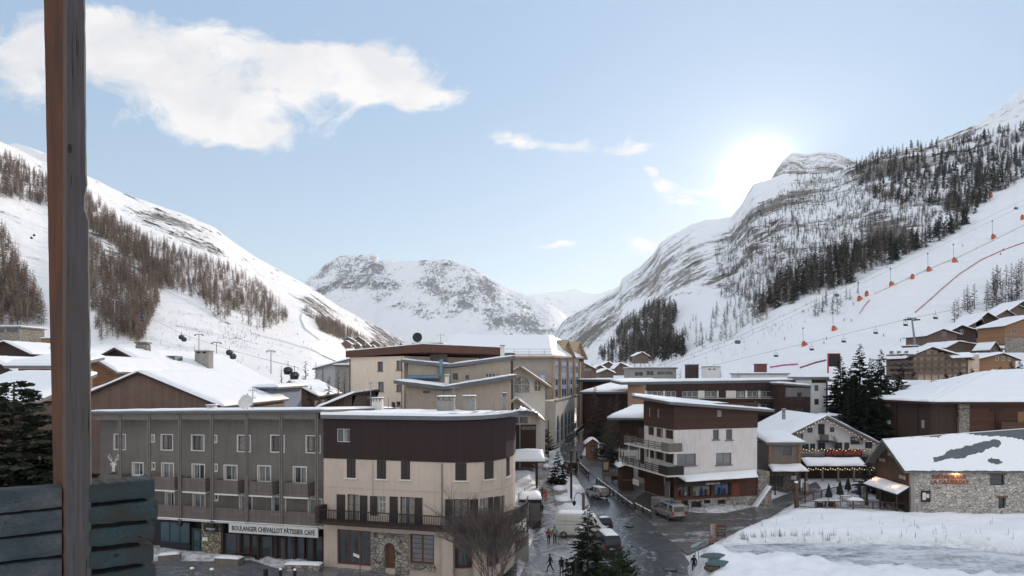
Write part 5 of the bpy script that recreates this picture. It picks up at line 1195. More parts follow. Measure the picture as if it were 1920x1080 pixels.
m = MB(); snow_patch(m, Vector(q[0])+e, Vector(q[1])+e+Vector((-.01, 0, 0)), Vector(q[4])+e, Vector(q[0])+Vector((1.5, 2, .02)), .2); m.build('roof_snow', m_snow, rf, True)
m = MB(); a, b = f.hit(1266)[0], uE; f.bar(m, a, b, zs-.45, zs, -.5, .06); m.build('shop_fascia', m_black, f.root)
# shop floor
m = MB(); f.shell(m, zst, zs-.01, 13, [f.rect(r) for r in [(1272, 905, 1294, 931), (1300, 907, 1334, 931), (1341, 906, 1369, 929)]], .35, None, -.02, 0, uE, False); m.build('shop_wall', mat_wood('shop_boards', (.06, .028, .02), (.11, .052, .036), .2), f.root)
for i, r in enumerate([(1272, 905, 1294, 931), (1300, 907, 1334, 931), (1341, 906, 1369, 929)]):
    h = f.rect(r); o = f.window(*h, -.3, m_dkwood, [m_glass, m_glass2, mat_glass('blue_display', (.03, .07, .15), .15)][i], .1, 1, 0, None, 'shop_window')
    for k in range((2, 3, 2)[i]):
        m = MB(); u = h[0]+(h[1]-h[0])*((.3, .62), (.2, .5, .75), (.35, .7))[i][k]; hh = (.75, .55, .85)[(k+i) % 3]; m.tube([f.pt(u, h[2]+.1, -.12), f.pt(u, h[2]+hh*.5, -.12), f.pt(u, h[2]+hh*1.2, -.12)], [.16, .22, .08], 7); m.build('display_jacket', [mat_plain('cloth_red', (.16, .05, .05), .9), mat_plain('cloth_white', (.3, .3, .3), .9), mat_plain('cloth_navy', (.03, .05, .12), .9)][(k+i) % 3], o)
h = f.rect((1372, 906, 1386, 931)); m = MB(); f.bar(m, h[0], h[1], zst, h[3], .0, .06); m.build('door', mat_wood('red_door', (.14, .04, .03), (.2, .06, .045), .15), f.root)
# stone base with cellar openings
m_wstone = mat_stone('base_stone', (.18, .165, .15), (.46, .42, .38), (.08, .072, .065), 2.0)
hb = [f.rect(r, .25) for r in [(1278, 938, 1291, 948), (1296, 940, 1316, 965), (1320, 937, 1332, 944), (1346, 937, 1361, 945)]]; hb = [(a, b, max(c, -.3), d) for a, b, c, d in hb]
m = MB(); f.shell(m, -.6, zst, 13, hb, .5, None, .25, 0, uE+1.2); m.build('stone_base', m_wstone, f.root)
for i, h in enumerate(hb): m = MB(); f.panel(m, h[0], h[1], h[2], h[3], -.1); m.build('cellar_opening', m_black, f.root)
a = f.hit(1419, .9)[0]; m = MB(); zz = f.uz(1430, 884)[1]; f.bar(m, uE+.02, f.len, -.6, zz, -8, .2); m.build('stone_buttress', m_stone, f.root)
u0_, u1_ = f.hit(1430)[0], f.len; m = MB(); m.prism([f.pt(uE+1.2, -.6, .21), f.pt(uE-1.6, -.6, .21), f.pt(uE+1.2, 2.6, .21)][::-1], f.pt(0, 0, 1.6)-f.pt(0, 0, .21) if False else (f.pt(uE, 0, 1.4)-f.pt(uE, 0, .21))); o = m.build('stair_wall', m_stone, f.root)
m = MB(); snow_patch(m, f.pt(uE-1.5, -.45, .25), f.pt(uE+1.2, 2.65, .25), f.pt(uE+1.2, 2.65, 1.4), f.pt(uE-1.5, -.45, 1.4), .2, .3); m.build('wall_snow', m_snow, o, True)
# awning roof with snow
h = f.rect((1268, 889, 1417, 903), 1.8); za = f.uz(1340, 887)[1]; zo = f.uz(1340, 899.5, 1.8)[1]; a, b = f.hit(1267, .1)[0], f.hit(1417, .1)[0]
plane_roof(f.root, f.pt(a+.5, zo-.1, 1.8), f.pt(b-.9, zo, 1.8), f.pt(b, za+.2, .08), f.pt(a, za-.1, .08), .12, m_dkwood, .2, name='awning', cell=.45)
f.sign((1272.5, 904.5, 1364, 911), .5, 'black shop fascia with small white capitals and round logo', m_black, [('PRECISION SKI', m_white, .69, .5, .55, .29)], .06, 'shop_sign')
t = bpy.data.objects['shop_sign']; m = MB(); W = f.rect((1272.5, 903, 1364, 911), .5); w = W[1]-W[0]; cx = w*(.22-.5); m.tube([(cx, -.07, .15), (cx, -.10, .15)], .34, 16); o = m.build('logo', m_white, t); m = MB(); m.prism([(cx-.2, -.101, .3), (cx-.02, -.101, .2), (cx-.16, -.101, -.05)], (0, -.01, 0)); m.build('logo_mark', mat_plain('logo_red', (.4, .03, .03), .5), o); m = MB(); m.prism([(cx+.02, -.101, .3), (cx+.22, -.101, .1), (cx, -.101, -.1)], (0, -.01, 0)); m.build('logo_mark', m_black, o)
# side balconies on the left face
for yy0, yy1, out, mt in ((844, 851, 1.9, m_gywood), (886, 893, 2.3, mat_wood('dark_green_boards', (.02, .022, .018), (.04, .04, .033), .2, 'z'))):
    z = f.uz(1262, yy0, .6)[1]-.1; L = -2.4; m = MB(); f.bar(m, L, u1+.1, z-.18, z, .02, out); o = m.build('balcony_slab', m_white, f.root)
    for zz in (.25, .5, .75, 1.0): pass
    m = MB()
    for zz in (.18, .42, .66, .9): f.bar(m, L, u1-.02, z+zz, z+zz+.1, out-.08, out)
    for zz in (.18, .42, .66, .9): p_, q_ = f.pt(u1+.05, z+zz, 0), f.pt(u1+.05, z+zz, out); m.tube([p_, q_], .05, 4); m.tube([f.pt(L, z+zz, 0), f.pt(L, z+zz, out)], .05, 4)
    n = 6
    for k in range(n+1): u = L+(u1-L)*k/n; f.bar(m, u-.05, u+.05, z-.1, z+1.1, out-.14, out-.081)
    m.build('balcony_railing', mt, o)
for uu in (-1.6, 1.6, 4.4):
    m = MB(); z0 = f.uz(1262, 886, .6)[1]; f.bar(m, uu-.07, uu+.07, z0, f.uz(1262, 844, .6)[1]-.3, 1.5, 1.65); m.build('balcony_post', m_white, f.root)
m = MB(); f.panel(m, -2.4, 0, 2.9, zm-.4, -.3); m.build('side_wing', m_dkwood, f.root)
SHOP = f
# entrance steps and terrace on the left face
m = MB()
for k in range(6): f.bar(m, 1.2+k*.02, 6.4, -.8, .05+.28*(5-k)*.9, .4, 1.0+k*.42)
m.build('entrance_steps', mat_plain('dark_stone_step', (.075, .07, .065), .8, 0, .25, 3), f.root)
m = MB(); f.bar(m, 6.45, u1+.0, -.8, 1.7, .3, 2.4); m.build('step_wall', m_wstone, f.root)
m = MB(); f.bar(m, 6.7, 7.9, 1.7, zs-.6, .5, .62); o = m.build('shop_panel', mat_plain('grey_panel', (.16, .155, .15), .6), f.root)
f.sign((1247, 896, 1262, 911), 1.0, 'grey hanging panel with dark oval ski emblem beside the entrance steps', mat_plain('grey_panel2', (.2, .2, .2), .6), [('SKI', m_white, .5, .62, .2, .4)], .05)
f.sign((1187, 899, 1198, 909), 2.6, 'small white board with black scrawl by the terrace wall', m_white, [('~~', m_ltr, .5, .5, .4, .6)], .05)
# ================= right-hand buildings =================
def bulbs(name, label, pts, n, Mw=None, strength=6.0, sag=.12):
    """string of small warm lamps along a polyline (world points)"""
    pts = [Vector(p) for p in pts]; t = thing(name, label, 'string lights', pts[0]); o0 = pts[0]; seg = [(b-a).length for a, b in zip(pts, pts[1:])]; L = sum(seg); cab = []
    mbs = []
    for k in range(n):
        d = L*(k+.5)/n; i = 0
        while i < len(seg)-1 and d > seg[i]: d -= seg[i]; i += 1
        p = pts[i].lerp(pts[i+1], d/seg[i])-o0; p.z -= sag*(k % 3); cab.append(p)
    m = MB(); m.tube([Vector((0, 0, 0))]+cab+[pts[-1]-o0], .012, 4); m.build('cable', m_black, t)
    me = None
    for p in cab:
        if me is None:
            m = MB(); m.ell((0, 0, 0), .032, .032, .04, 6, 4); o = m.build('bulb', m_bulb, t); me = o
        else: o = me.copy(); COL.objects.link(o); o.parent = t
        o.location = p-Vector((0, 0, .07))
    return t
m_bulb = mat_emit('warm_bulb', (1, .72, .42), 4.0)
# white gabled restaurant
m_wgab = mat_plain('white_gable_render', (.62, .59, .57), .9, 0, .06, .6, dirt=(.4, .37, .34, .3))
f = chalet('restaurant', 'white gabled restaurant chalet with outside stair and red name board', 1452, 1652, 1545, 779, 826, 834, 112, 2.0, 16, m_wgab, m_dkroof, .3, oh=.3, rake=m_fascia, foh=1.2,
           wins=[(1514, 802, 1523.5, 811), (1556, 801, 1564, 810), (1503, 831.5, 1516, 846), (1519, 831.5, 1528, 846), (1533, 830, 1547, 846), (1566, 829.5, 1579, 843), (1583, 829.5, 1592, 843), (1622, 828.5, 1635, 841)], wm=m_fascia)
REST = f
for r in [(1534, 795, 1546, 814)]: m = MB(); h = f.rect(r); f.bar(m, *h, .01, .06); d = m.build('door', m_dkmetal, f.root); m = MB(); f.bar(m, h[1]-.2, h[1]-.13, h[2]+.9, h[2]+1.05, .06, .1); m.build('handle', m_steel, d)
h = f.rect((1531, 814, 1546, 827)); zf = h[2]+.1; m = MB(); f.bar(m, h[0], h[1]+1.0, zf-.12, zf, .01, 1.1); o = m.build('landing', m_dkwood_h, f.root)
m = MB(); pickets(m, f.pt(h[0], zf, 1.05), f.pt(h[1]+.2, zf, 1.05), 1.05, .13, .09); m.build('landing_rail', m_dkwood, o)
u1, z1 = f.uz(1572, 843, .9); m = MB(); n = 10; a = h[1]+1.0
for k in range(n): x = a+(u1-a)*k/n; z = zf+(z1-zf)*(k+.5)/n; f.bar(m, x, x+(u1-a)/n+.05, z-.06, z, .15, 1.0)
for o_ in (.12, 1.02): m.tube([f.pt(a, zf-.1, o_), f.pt(u1, z1-.1, o_)], .06, 4); m.tube([f.pt(a, zf+.95, o_), f.pt(u1, z1+.95, o_)], .04, 4)
for k in range(n): x = a+(u1-a)*k/n; z = zf+(z1-zf)*k/n; m.tube([f.pt(x, z, 1.02), f.pt(x, z+.95, 1.02)], .02, 4)
m.build('stair', m_dkmetal, f.root)
m_sign_dk = mat_plain('dark_sign', (.028, .016, .018), .5, 0, .15, 4)
for r, lb in (((1482.5, 813, 1505, 828), 'dark square gable sign with white letters left of the outside stair'), ((1595, 819, 1617, 833), 'dark square gable sign with white letters right of the outside stair')):
    f.sign(r, .08, lb, m_sign_dk, [('LE', m_white, .18, .7, .22, .18), ('PETIT', m_white, .6, .66, .42, .52), ('DK', m_white, .85, .26, .42, .2)], .06)
zb_ = f.uz(1560, 856, 4.0)[1]
m = MB(); a, b = f.hit(1500, 4.0)[0], f.hit(1645, 4.0)[0]; f.bar(m, a, b, zb_-.2, zb_, .02, 4.0); o = m.build('terrace_deck', m_dkwood_h, f.root)
m = MB(); pickets(m, f.pt(a, zb_, 3.95), f.pt(b, zb_, 3.95), 1.15, .2, .13); m.build('terrace_rail', m_gywood, o)
f.sign((1547, 843, 1616, 855.5), 4.1, 'long dark board with red capital letters on the terrace rail', m_sign_dk, [('LE PETIT DANOIS', mat_plain('red_letters', (.45, .05, .03), .5), .5, .5, .58, .93)], .08, rimm=m_sign_dk)
plane_roof(f.root, f.pt(a+.1, zb_-1.2, 6.2), f.pt(f.hit(1617, 5)[0], zb_-1.2, 6.2), f.pt(f.hit(1617, 5)[0], zb_-.25, 4.12), f.pt(a+.1, zb_-.25, 4.12), .15, m_dkwood_h, .38, name='porch_roof', cell=.5, rag=.3)
m = MB(); f.panel(m, a, b+2, 0, zb_-.25, 3.2); m.build('lower_front', m_dkwood, f.root)
for k in range(5):
    m = MB(); u = a+(b-a)*(k+.1)/5; f.bar(m, u-.1, u+.1, 0, zb_-1.3, 5.8, 6.0); m.build('porch_post', m_gywood, f.root)
m = MB(); f.bar(m, a, b-2, 1.7, 1.85, 5.82, 5.98); m.build('porch_rail', m_gywood, f.root)
bulbs('light_string', 'warm light string following the white gable of the restaurant', [f.world(f.uz(1475, 815, 1.3)[0], f.uz(1475, 822, 1.3)[1], 1.3), f.world(*f.uz(1545, 783.5, 1.3), 1.3), f.world(*f.uz(1648, 834, 1.3), 1.3)], 30)
bulbs('light_string', 'warm light string along the snowy porch edge of the restaurant', [f.world(a+.2, zb_-1.45, 6.25), f.world(b-1.5, zb_-1.45, 6.25)], 28)
bulbs('light_string', 'warm light string above the red lettered terrace board', [f.world(a+.2, zb_+1.25, 4.2), f.world(b-.5, zb_+1.25, 4.2)], 24)
chimney(1468, 1473, 766, 782, 116, 'small chimney pipe with cap on the dark red restaurant roof', m_concrete)
flat_house('house', 'small cream annex with snow top behind the white gable', [(1556, 122), (1584, 122)], 780, 4, 5, m_cream, .3, .25, .3, cat='annex')
# small timber house between shop house and restaurant
f = flat_house('kiosk_house', 'small timber house with orange corner posts between the shop house and the restaurant', [(1441, 100), (1501, 100)], 829, 1.6, 6, m_gywood, .5, .35, .5, [(1467, 837, 1484, 854)], cat='chalet', rise=.8, wm=m_gywood)
for r in [(1441, 834, 1445.5, 872), (1496, 834, 1501, 872)]: m = MB(); h = f.rect(r); f.bar(m, *h, .02, .14); m.build('corner_post', m_orwood, f.root)
m = MB(); h = f.rect((1445.5, 866, 1496, 871)); f.bar(m, *h, .02, .1); m.build('beam', m_orwood, f.root)
z = f.uz(1470, 879, 1.2)[1]
plane_roof(f.root, f.pt(-.3, z-.25, 2.2), f.pt(f.len+.3, z-.25, 2.2), f.pt(f.len+.1, z+.35, .1), f.pt(-.1, z+.35, .1), .14, m_dkwood_h, .42, name='canopy', cell=.4, rag=.2)
m = MB(); f.bar(m, .0, f.len, -.8, z-.1, .02, .06); m.build('shop_front', mat_stone('shop_stone', (.10, .085, .07), (.26, .23, .2), (.03, .028, .025), 2.4), f.root)
for r in [(1443, 893, 1452, 908), (1456, 893, 1468, 912)]: h = f.rect(r, .06); f.window(*h, .07, m_dkwood, m_glass, .1, 0)
f.sign((1483, 892, 1493, 899), .2, 'pale menu plaque on the stone front under the timber house canopy', m_white)
for u in (.2, f.len-.2): m = MB(); f.bar(m, u-.08, u+.08, -.8, z-.4, 1.9, 2.06); m.build('canopy_post', m_dkwood, f.root)
# stone barn restaurant
m_casser = mat_stone('limestone_rubble', (.30, .275, .25), (.62, .585, .54), (.16, .145, .13), 2.1, 1.6)
f = Fac('stone_barn', 'rubble stone restaurant barn with metal roof half covered by snow', 'building', [(1709, 86), (1990, 86)], .6); BARN = f
zE = f.uz(1720, 879)[1]; D = 8.4; xr_ = D/2; zR = zE+3.1
Hs = [f.rect(r) for r in [(1856, 890, 1884, 909.5), (1872, 933, 1886, 953)]]; m = MB(); f.panel(m, 0, f.len, -1, zE, 0, Hs, .4); m.build('wall', m_casser, f.root)
for h in Hs:
    f.window(*h, -.32, m_dkmetal, m_glass, .08, 0, 1 if h[1]-h[0] > 1.2 else 0); m = MB(); f.bar(m, h[0]-.25, h[1]+.25, h[3], h[3]+.22, -.1, .05); m.build('timber_lintel', mat_plain('oak_lintel', (.16, .10, .06), .8, 0, .25, 4), f.root)
m = MB(); m.poly([(0, D, -1), (0, 0, -1), (0, 0, zE), (0, D/2, zR-.1), (0, D, zE)]); m.poly([(0, D, -1), (0, D, zE), (f.len, D, zE), (f.len, D, -1)]); m.build('gable_wall', mat_wood('barn_gable_boards', (.04, .028, .024), (.072, .052, .043), .2), f.root)
m = MB(); m.box(-.06, .35, -.05, .35, -1, zE-.05); m.build('corner_stones', m_concrete, f.root)
m_roofmet = mat_wood('standing_seam_metal', (.10, .115, .125), (.13, .145, .155), .45, gap=.1)
OH = 1.1; k = (zR-zE)/(D/2)
E0, E1 = Vector((-OH, -.5, zE-.5*k+.12)), Vector((f.len, -.5, zE-.5*k+.12)); R0, R1 = Vector((-OH-.3, D/2, zR+.12)), Vector((f.len, D/2, zR+1.6)); B0, B1 = Vector((-OH, D+.5, zE-.5*k+.12)), Vector((f.len, D+.5, zE-.5*k+.12))
m = MB(); slab(m, E0, E1, R1, R0, .2); slab(m, B1, B0, R0+Vector((0, .002, 0)), R1+Vector((0, .002, 0)), .2); rf = m.build('roof', m_roofmet, f.root)
e = Vector((0, 0, .012))
def cov(u, v, n):
    lim = .97-.10*max(0, (u-.1))-.75*max(0, u-.60)+n*.16
    return v < lim and v > .0 and not (((u-.60)/.045)**2+((v-.2)/.07)**2 < 1+1.5*n)
m = MB(); snow_patch(m, E0+e, E1+e, R1+e, R0+e, .26, .2, .1, cov); m.build('roof_snow', m_snow, rf, True)
m = MB(); snow_patch(m, B1+e, B0+e, R0+e, R1+e, .3); m.build('roof_snow', m_snow, rf, True)
m = MB(); y = -OH-.05
for a_, b_ in ((E0, R0), (B0, R0)): m.hexa([a_+Vector((-.04, 0, -.32)), a_+Vector((.05, 0, -.32)), b_+Vector((.05, 0, -.32)), b_+Vector((-.04, 0, -.32)), a_+Vector((-.04, 0, .05)), a_+Vector((.05, 0, .05)), b_+Vector((.05, 0, .05)), b_+Vector((-.04, 0, .05))])
m.build('bargeboard', m_fascia, f.root)
m = MB(); m.tube([E0+Vector((0, -.1, -.12)), E1+Vector((0, -.1, -.12))], .09, 8); m.build('gutter', m_fascia, f.root)
m_rust = mat_plain('rust_letters', (.30, .085, .03), .6, .2, .2, 5)
t = thing('wall_lettering', 'rust coloured cut-out letters in two rows on the stone barn', 'sign', f.world(0, 0, .0), f.rz)
for r, tx in (((1748, 891, 1813, 898), 'RESTAURANT'), ((1746, 901, 1817, 908), 'LA CASSEROLE')):
    h = f.rect(r, .1); lettering(t, tx, m_rust, ((h[0]+h[1])/2, -.08, (h[2]+h[3])/2), (h[3]-h[2])*1.05, h[1]-h[0], .03)
def lamp_fix(wp, label, rz=0, power=40, r=.09, name='wall_lamp'):
    t = thing(name, label, 'lamp', wp, rz); m = MB(); m.box(-.05, .05, -.2, 0, -.03, .03); m.cyl((0, -.22, -.02), .11, .10, 10, .04); m.build('bracket', m_dkmetal, t); m = MB(); m.ell((0, -.22, -.07), r, r, r, 10, 6); b = m.build('bulb', m_bulb2, t)
    l = bpy.data.lights.new('lamp_light', 'POINT'); l.energy = power; l.color = (1, .55, .25); l.shadow_soft_size = .08; o = bpy.data.objects.new('lamp_light', l); COL.objects.link(o); o.parent = t; o.location = (0, -.28, -.2)
    return t
m_bulb2 = mat_emit('orange_bulb', (1, .62, .3), 14.0)
u, z = f.uz(1792, 884); lamp_fix(f.world(u, z+.05, .12), 'glowing wall lamp under the eave above the rust lettering', f.rz, 90, .16)
f.sign((1727, 920, 1744, 941), .1, 'dark framed menu case on the left of the stone barn wall', m_black, [], .06, 'menu_case', 'menu case', m_dkmetal)
mc = bpy.data.objects['menu_case']; m = MB(); m.box(-.42, .0, -.085, -.065, .25, 1.15); m.build('menu_sheet', m_white, mc); m = MB(); m.box(.05, .4, -.085, -.065, .5, 1.0); m.build('menu_sheet', m_white, mc)
# gable end: small lettered boards
for (y, z, w, h_, tx, lb) in ((2.0, zE+.5, 1.6, .55, '--- ----', 'lower front board of the dark barn gable'), (4.3, zE+1.3, 1.9, .6, '---- ---', 'highest board in the middle of the dark barn gable'), (6.6, zE+.3, 1.6, .5, '-- --', 'far board near the rear eave of the dark barn gable'), (1.8, zE-1.3, 1.6, .55, '--- --', 'lowest board near the front corner of the dark barn gable')):
    t = thing('gable_sign', 'grey wooden '+lb, 'sign', f.M @ Vector((-.08, y, z)), f.rz-math.pi/2); m = MB(); m.box(-w/2, w/2, -.05, .0, -h_/2, h_/2); m.build('board', m_gywood, t); lettering(t, tx, m_white, (0, -.055, 0), h_*.5, w*.8)
t = lamp_fix(f.M @ Vector((-.1, 1.7, zE+.75)), 'cold white spot lamp near the front corner of the barn gable', f.rz-math.pi/2, 6, .1)
# lean-to with snow and two heaters
Z0 = f.uz(1640, 925, 0)[1]
a, b = Vector((-7.2, -1.0, 3.0)), Vector((-.15, -1.6, 2.6)); c, d = Vector((-.15, 6.0, 4.3)), Vector((-6.4, 6.5, 4.4))
o = plane_roof(f.root, (-2.7, 6.4, 3.2), (-2.5, -1.3, 3.1), (-.15, .2, 3.75), (-.15, 8.2, 3.8), .14, m_dkwood_h, .28, name='lean_to_roof', cell=.4, rag=.25)
for x, y, z in ((-2.5, 5.9, 2.9), (-2.35, -.9, 2.85), (-2.5, 2.6, 2.88)): m = MB(); m.box(x-.08, x+.08, y-.08, y+.08, -1, z); m.build('lean_to_post', m_dkwood, f.root)
m = MB(); m.box(-2.7, -2.0, 6.6, 7.6, -1, 2.7); m.build('stone_pier', m_stone, f.root)
for x, y, z, lb in ((-1.3, 6.4, 3.75, 'left amber heater glowing on the snowy lean-to roof'), (-1.6, 1.2, 3.55, 'right amber heater glowing on the snowy lean-to roof')):
    t = thing('patio_heater', lb, 'heater', f.M @ Vector((x, y, z)), f.rz+.25); m = MB(); m.box(-.35, .35, -.1, .1, -.1, .12); m.build('body', m_dkmetal, t); m = MB(); m.box(-.33, .33, -.13, -.10, -.06, .08); m.build('element', m_bulb2, t)
    l = bpy.data.lights.new('lamp_light', 'POINT'); l.energy = 25; l.color = (1, .45, .15); l.shadow_soft_size = .1; q = bpy.data.objects.new('lamp_light', l); COL.objects.link(q); q.parent = t; q.location = (0, -.1, .55)
# terrace fence, tables, closed parasols
def fence(name, label, pts, h, post=.12, rails=(.95, .5), mat=None, step=2.2, pick=None, capsnow=False, rr=.06, group=None):
    pts = [Vector((p[0], p[1], p[2] if len(p) > 2 else gz(p[0], p[1])+.1)) for p in pts]; t = thing(name, label, 'fence', pts[0], 0, group); o0 = pts[0]; pp = []
    for a, b in zip(pts, pts[1:]):
        n = max(1, round((b-a).length/step)); pp += [a.lerp(b, k/n)-o0 for k in range(n)]
    pp.append(pts[-1]-o0); pm = None
    for p in pp:
        if pm is None: m = MB(); m.box(-post/2, post/2, -post/2, post/2, -.5, h); pm = m.build('post', mat, t)
        else: q = pm.copy(); COL.objects.link(q); q.parent = t; q.location = p
    pm.location = pp[0]
    for r in rails:
        m = MB(); m.tube([p+Vector((0, 0, h*r)) for p in pp], rr, 5); m.build('rail', mat, t)
    if pick:
        m = MB()
        for a, b in zip(pp, pp[1:]):
            n = int((b-a).length/pick)
            for k in range(n): p = a.lerp(b, (k+.5)/n); m.box(p.x-.012, p.x+.012, p.y-.012, p.y+.012, p.z+.1, p.z+h*.92)
        m.build('bars', m_dkmetal, t)
    if capsnow:
        m = MB()
        for a, b in zip(pp, pp[1:]):
            q = [a.lerp(b, k/5)+Vector((0, 0, h*rails[0]+rr+.02+.03*math.sin(k*2.3+a.x))) for k in range(6)]; m.tube(q, [.03, .07, .08, .06, .08, .03], 6)
        m.build('rail_snow', m_snow, t, True)
    return t
def gp(px, py, dz=0.0): x, y = gpt(px, py); return (x, y, gz(x, y)+dz)
m_railwood = mat_wood('rail_timber', (.085, .05, .035), (.14, .085, .06), .2, 'z')
fence('terrace_fence', 'brown timber terrace fence with thin bars in front of the restaurant tables', [gp(1494, 955), gp(1530, 958), gp(1600, 957), gp(1712, 962)], 1.25, .16, (.97, .35), m_railwood, 2.4, .14)
fence('terrace_fence', 'brown sloping terrace fence along the snowy ramp to the restaurant', [gp(1494, 953), gp(1540, 935), gp(1570, 928), gp(1612, 922)], 1.2, .14, (.97,), m_railwood, 2.4, .14)
t = thing('gate_post', 'stout brown gate post with snow cap and lamp at the terrace corner', 'post', gp(1493, 953)); m = MB(); m.box(-.2, .2, -.2, .2, -.4, 3.3); m.build('shaft', m_railwood, t); m = MB(); m.ell((0, 0, 3.38), .26, .26, .17, 10, 6); m.build('snow_cap', m_snow, t, True)
m_navy = mat_plain('navy_canvas', (.012, .016, .035), .8, 0, .25, 5); m_dgreen = mat_plain('dark_green_canvas', (.012, .024, .018), .8, 0, .25, 5)
def parasol(label, px, py, h, mt):
    t = thing('closed_parasol', label, 'parasol', gp(px, py), 0, 'closed parasols on the restaurant terrace'); m = MB(); m.tube([(0, 0, 0), (0, 0, h)], .03, 6); m.build('pole', m_dkmetal, t)
    m = MB(); n = 12; prof = [(h*.36, .36), (h*.42, .42), (h*.55, .33), (h*.8, .17), (h*.97, .04)]
    rows = [m.vs([(r*(1+.22*(-1)**k)*math.cos(2*math.pi*k/n), r*(1+.22*(-1)**k)*math.sin(2*math.pi*k/n), z) for k in range(n)]) for z, r in prof]
    for a, b in zip(rows, rows[1:]):
        for k in range(n): m.face(a+k, a+(k+1) % n, b+(k+1) % n, b+k)
    m.build('canopy', mt, t); m = MB(); m.cyl((0, 0, -.05), .3, .12, 10); m.build('foot', m_dkmetal, t); return t
parasol('navy closed parasol nearest the gate post on the terrace', 1554, 947, 2.9, m_navy); parasol('dark green closed parasol beside the snowy table', 1575, 943, 3.1, m_dgreen); parasol('navy closed parasol at the back rail of the terrace', 1590, 932, 2.9, m_navy)
parasol('navy closed parasol right of the snow covered table', 1612, 942, 2.9, m_navy); parasol('dark green closed parasol under the edge of the lean-to roof', 1653, 952, 3.1, m_dgreen)
def table(label, px, py, w=1.3, d=.75, snow=.12, base=None):
    t = thing('terrace_table', label, 'table', gp(px, py), R.uniform(-.2, .2), 'tables on the restaurant terrace'); m = MB(); m.box(-w/2, w/2, -d/2, d/2, .72, .77); m.build('tabletop', m_gywood, t)
    for sx in (-1, 1):
        for sy in (-1, 1): m = MB(); m.box(sx*(w/2-.1)-.03, sx*(w/2-.1)+.03, sy*(d/2-.08)-.03, sy*(d/2-.08)+.03, 0, .718); m.build('leg', m_dkmetal, t)
    m = MB(); snow_patch(m, (-w/2, -d/2, .775), (w/2, -d/2, .775), (w/2, d/2, .775), (-w/2, d/2, .775), snow, .2); m.build('snow', m_snow, t, True); return t
table('snowy terrace table beside the gate post', 1538, 951); table('terrace table with thick snow mound between parasols', 1604, 951, 1.9, 1.2, .5); table('snowy terrace table at the back rail', 1586, 941); table('snowy terrace table behind the dark planter', 1566, 950)
def chair(label, px, py, rz):
    t = thing('terrace_chair', label, 'chair', gp(px, py), rz, 'chairs on the restaurant terrace'); m = MB(); m.box(-.22, .22, -.22, .22, .42, .46); m.build('seat', m_dkmetal, t); m = MB(); m.box(-.22, .22, .19, .22, .5, .95); m.build('backrest', m_dkmetal, t)
    for sx in (-1, 1):
        for sy in (-1, 1): m = MB(); m.box(sx*.19-.02, sx*.19+.02, sy*.19-.02, sy*.19+.02, 0, .42 if sy < 0 else .95); m.build('leg', m_dkmetal, t)
for k, (x, y, lb) in enumerate(((1660, 957, 'dark chair under the lean-to roof, left one'), (1676, 958, 'dark chair under the lean-to roof, right one'), (1625, 953, 'dark chair right of the snowy mound table'), (1545, 954, 'dark chair next to the gate post table'))): chair(lb, x, y, k*1.3)
for k, (x, y, lb) in enumerate(((1536, 954, 'dark round barrel planter by the gate post'), (1560, 953, 'dark barrel planter below the navy parasol'))):
    t = thing('barrel', lb, 'planter', gp(x, y)); m = MB(); m.tube([(0, 0, 0), (0, 0, .45), (0, 0, .9)], [.42, .5, .43], 12); m.build('staves', m_dkwood, t); m = MB(); m.ell((0, 0, .93), .4, .4, .12, 10, 5); m.build('snow', m_snow, t, True)
# dark chalet with broad snow roof at the right edge
f = Fac('large_chalet', 'big dark timber chalet with broad smooth snow roof at the right edge', 'chalet', [(1644, 118), (1745, 112), (2010, 112)], 2.5, None, 1); LCH = f
u1 = f.S[1]; zE = f.uz(1745, 752)[1]
m = MB(); f.shell(m, -2, zE-.1, 20, [f.rect(r) for r in [(1728, 788, 1733, 802)]], .2, None); m.build('wall', m_dkwood, f.root)
f.window(*f.rect((1728, 788, 1733, 802)), -.15, m_white, m_glass2, .1, 0)
m = MB(); h = f.rect((1795, 754, 1814, 812)); f.bar(m, h[0], h[1], -1, zE-.1, .02, .5); m.build('stone_chimney_breast', m_stone, f.root)
m = MB(); f.panel(m, f.rect((1816, 760, 1960, 800))[0], f.len, f.uz(1850, 806)[1], f.uz(1850, 753)[1]-.1, .06); m.build('red_boards', mat_wood('reddish_boards', (.06, .026, .017), (.10, .045, .03), .2, 'z'), f.root)
h = f.rect((1858, 766, 1880, 800), .1); m = MB(); f.bar(m, h[0], h[1], h[3]-.5, h[3], .07, .2); f.bar(m, (h[0]+h[1])/2-.25, (h[0]+h[1])/2+.25, h[2], h[3]-.51, .07, .2); m.build('carved_beam', m_dkwood, f.root)
h = f.rect((1878, 792, 1940, 806), 1.6); m = MB(); pickets(m, f.pt(h[0], h[2], 1.6), f.pt(h[1], h[2], 1.6), h[3]-h[2], .25, .18); o = m.build('balcony', m_railwood, f.root); m = MB(); f.bar(m, h[0], h[1], h[2]-.2, h[2], .07, 1.65); m.build('balcony_slab', m_dkwood, o)
h = f.rect((1908, 772, 1925, 792), .07); m = MB(); f.bar(m, *h, .07, .12); m.build('shutter', m_orwood, f.root)
for r, lb in (((1659, 757, 1669, 763), 'small red and white notice high on the dark chalet corner'), ((1661, 784, 1670, 795), 'small pale poster with red bars on the dark chalet corner')): f.sign(r, .08, lb, m_white if '784' in str(r) else mat_plain('notice_red', (.35, .08, .07), .6), [], .03)
L0, L1, L2 = f.pt(-.3, zE+.12, 1.4), f.pt(u1, zE-.1, 1.6), f.pt(f.len, zE-.1, 1.6)
rid0 = f.Mi @ P(1858, 697, 124); rid1 = f.Mi @ P(2030, 693, 124)
m = MB(); e = Vector((0, 0, .3)); v0 = f.Mi @ P(1706, 734, 126); v1 = f.Mi @ P(1775, 728, 118)
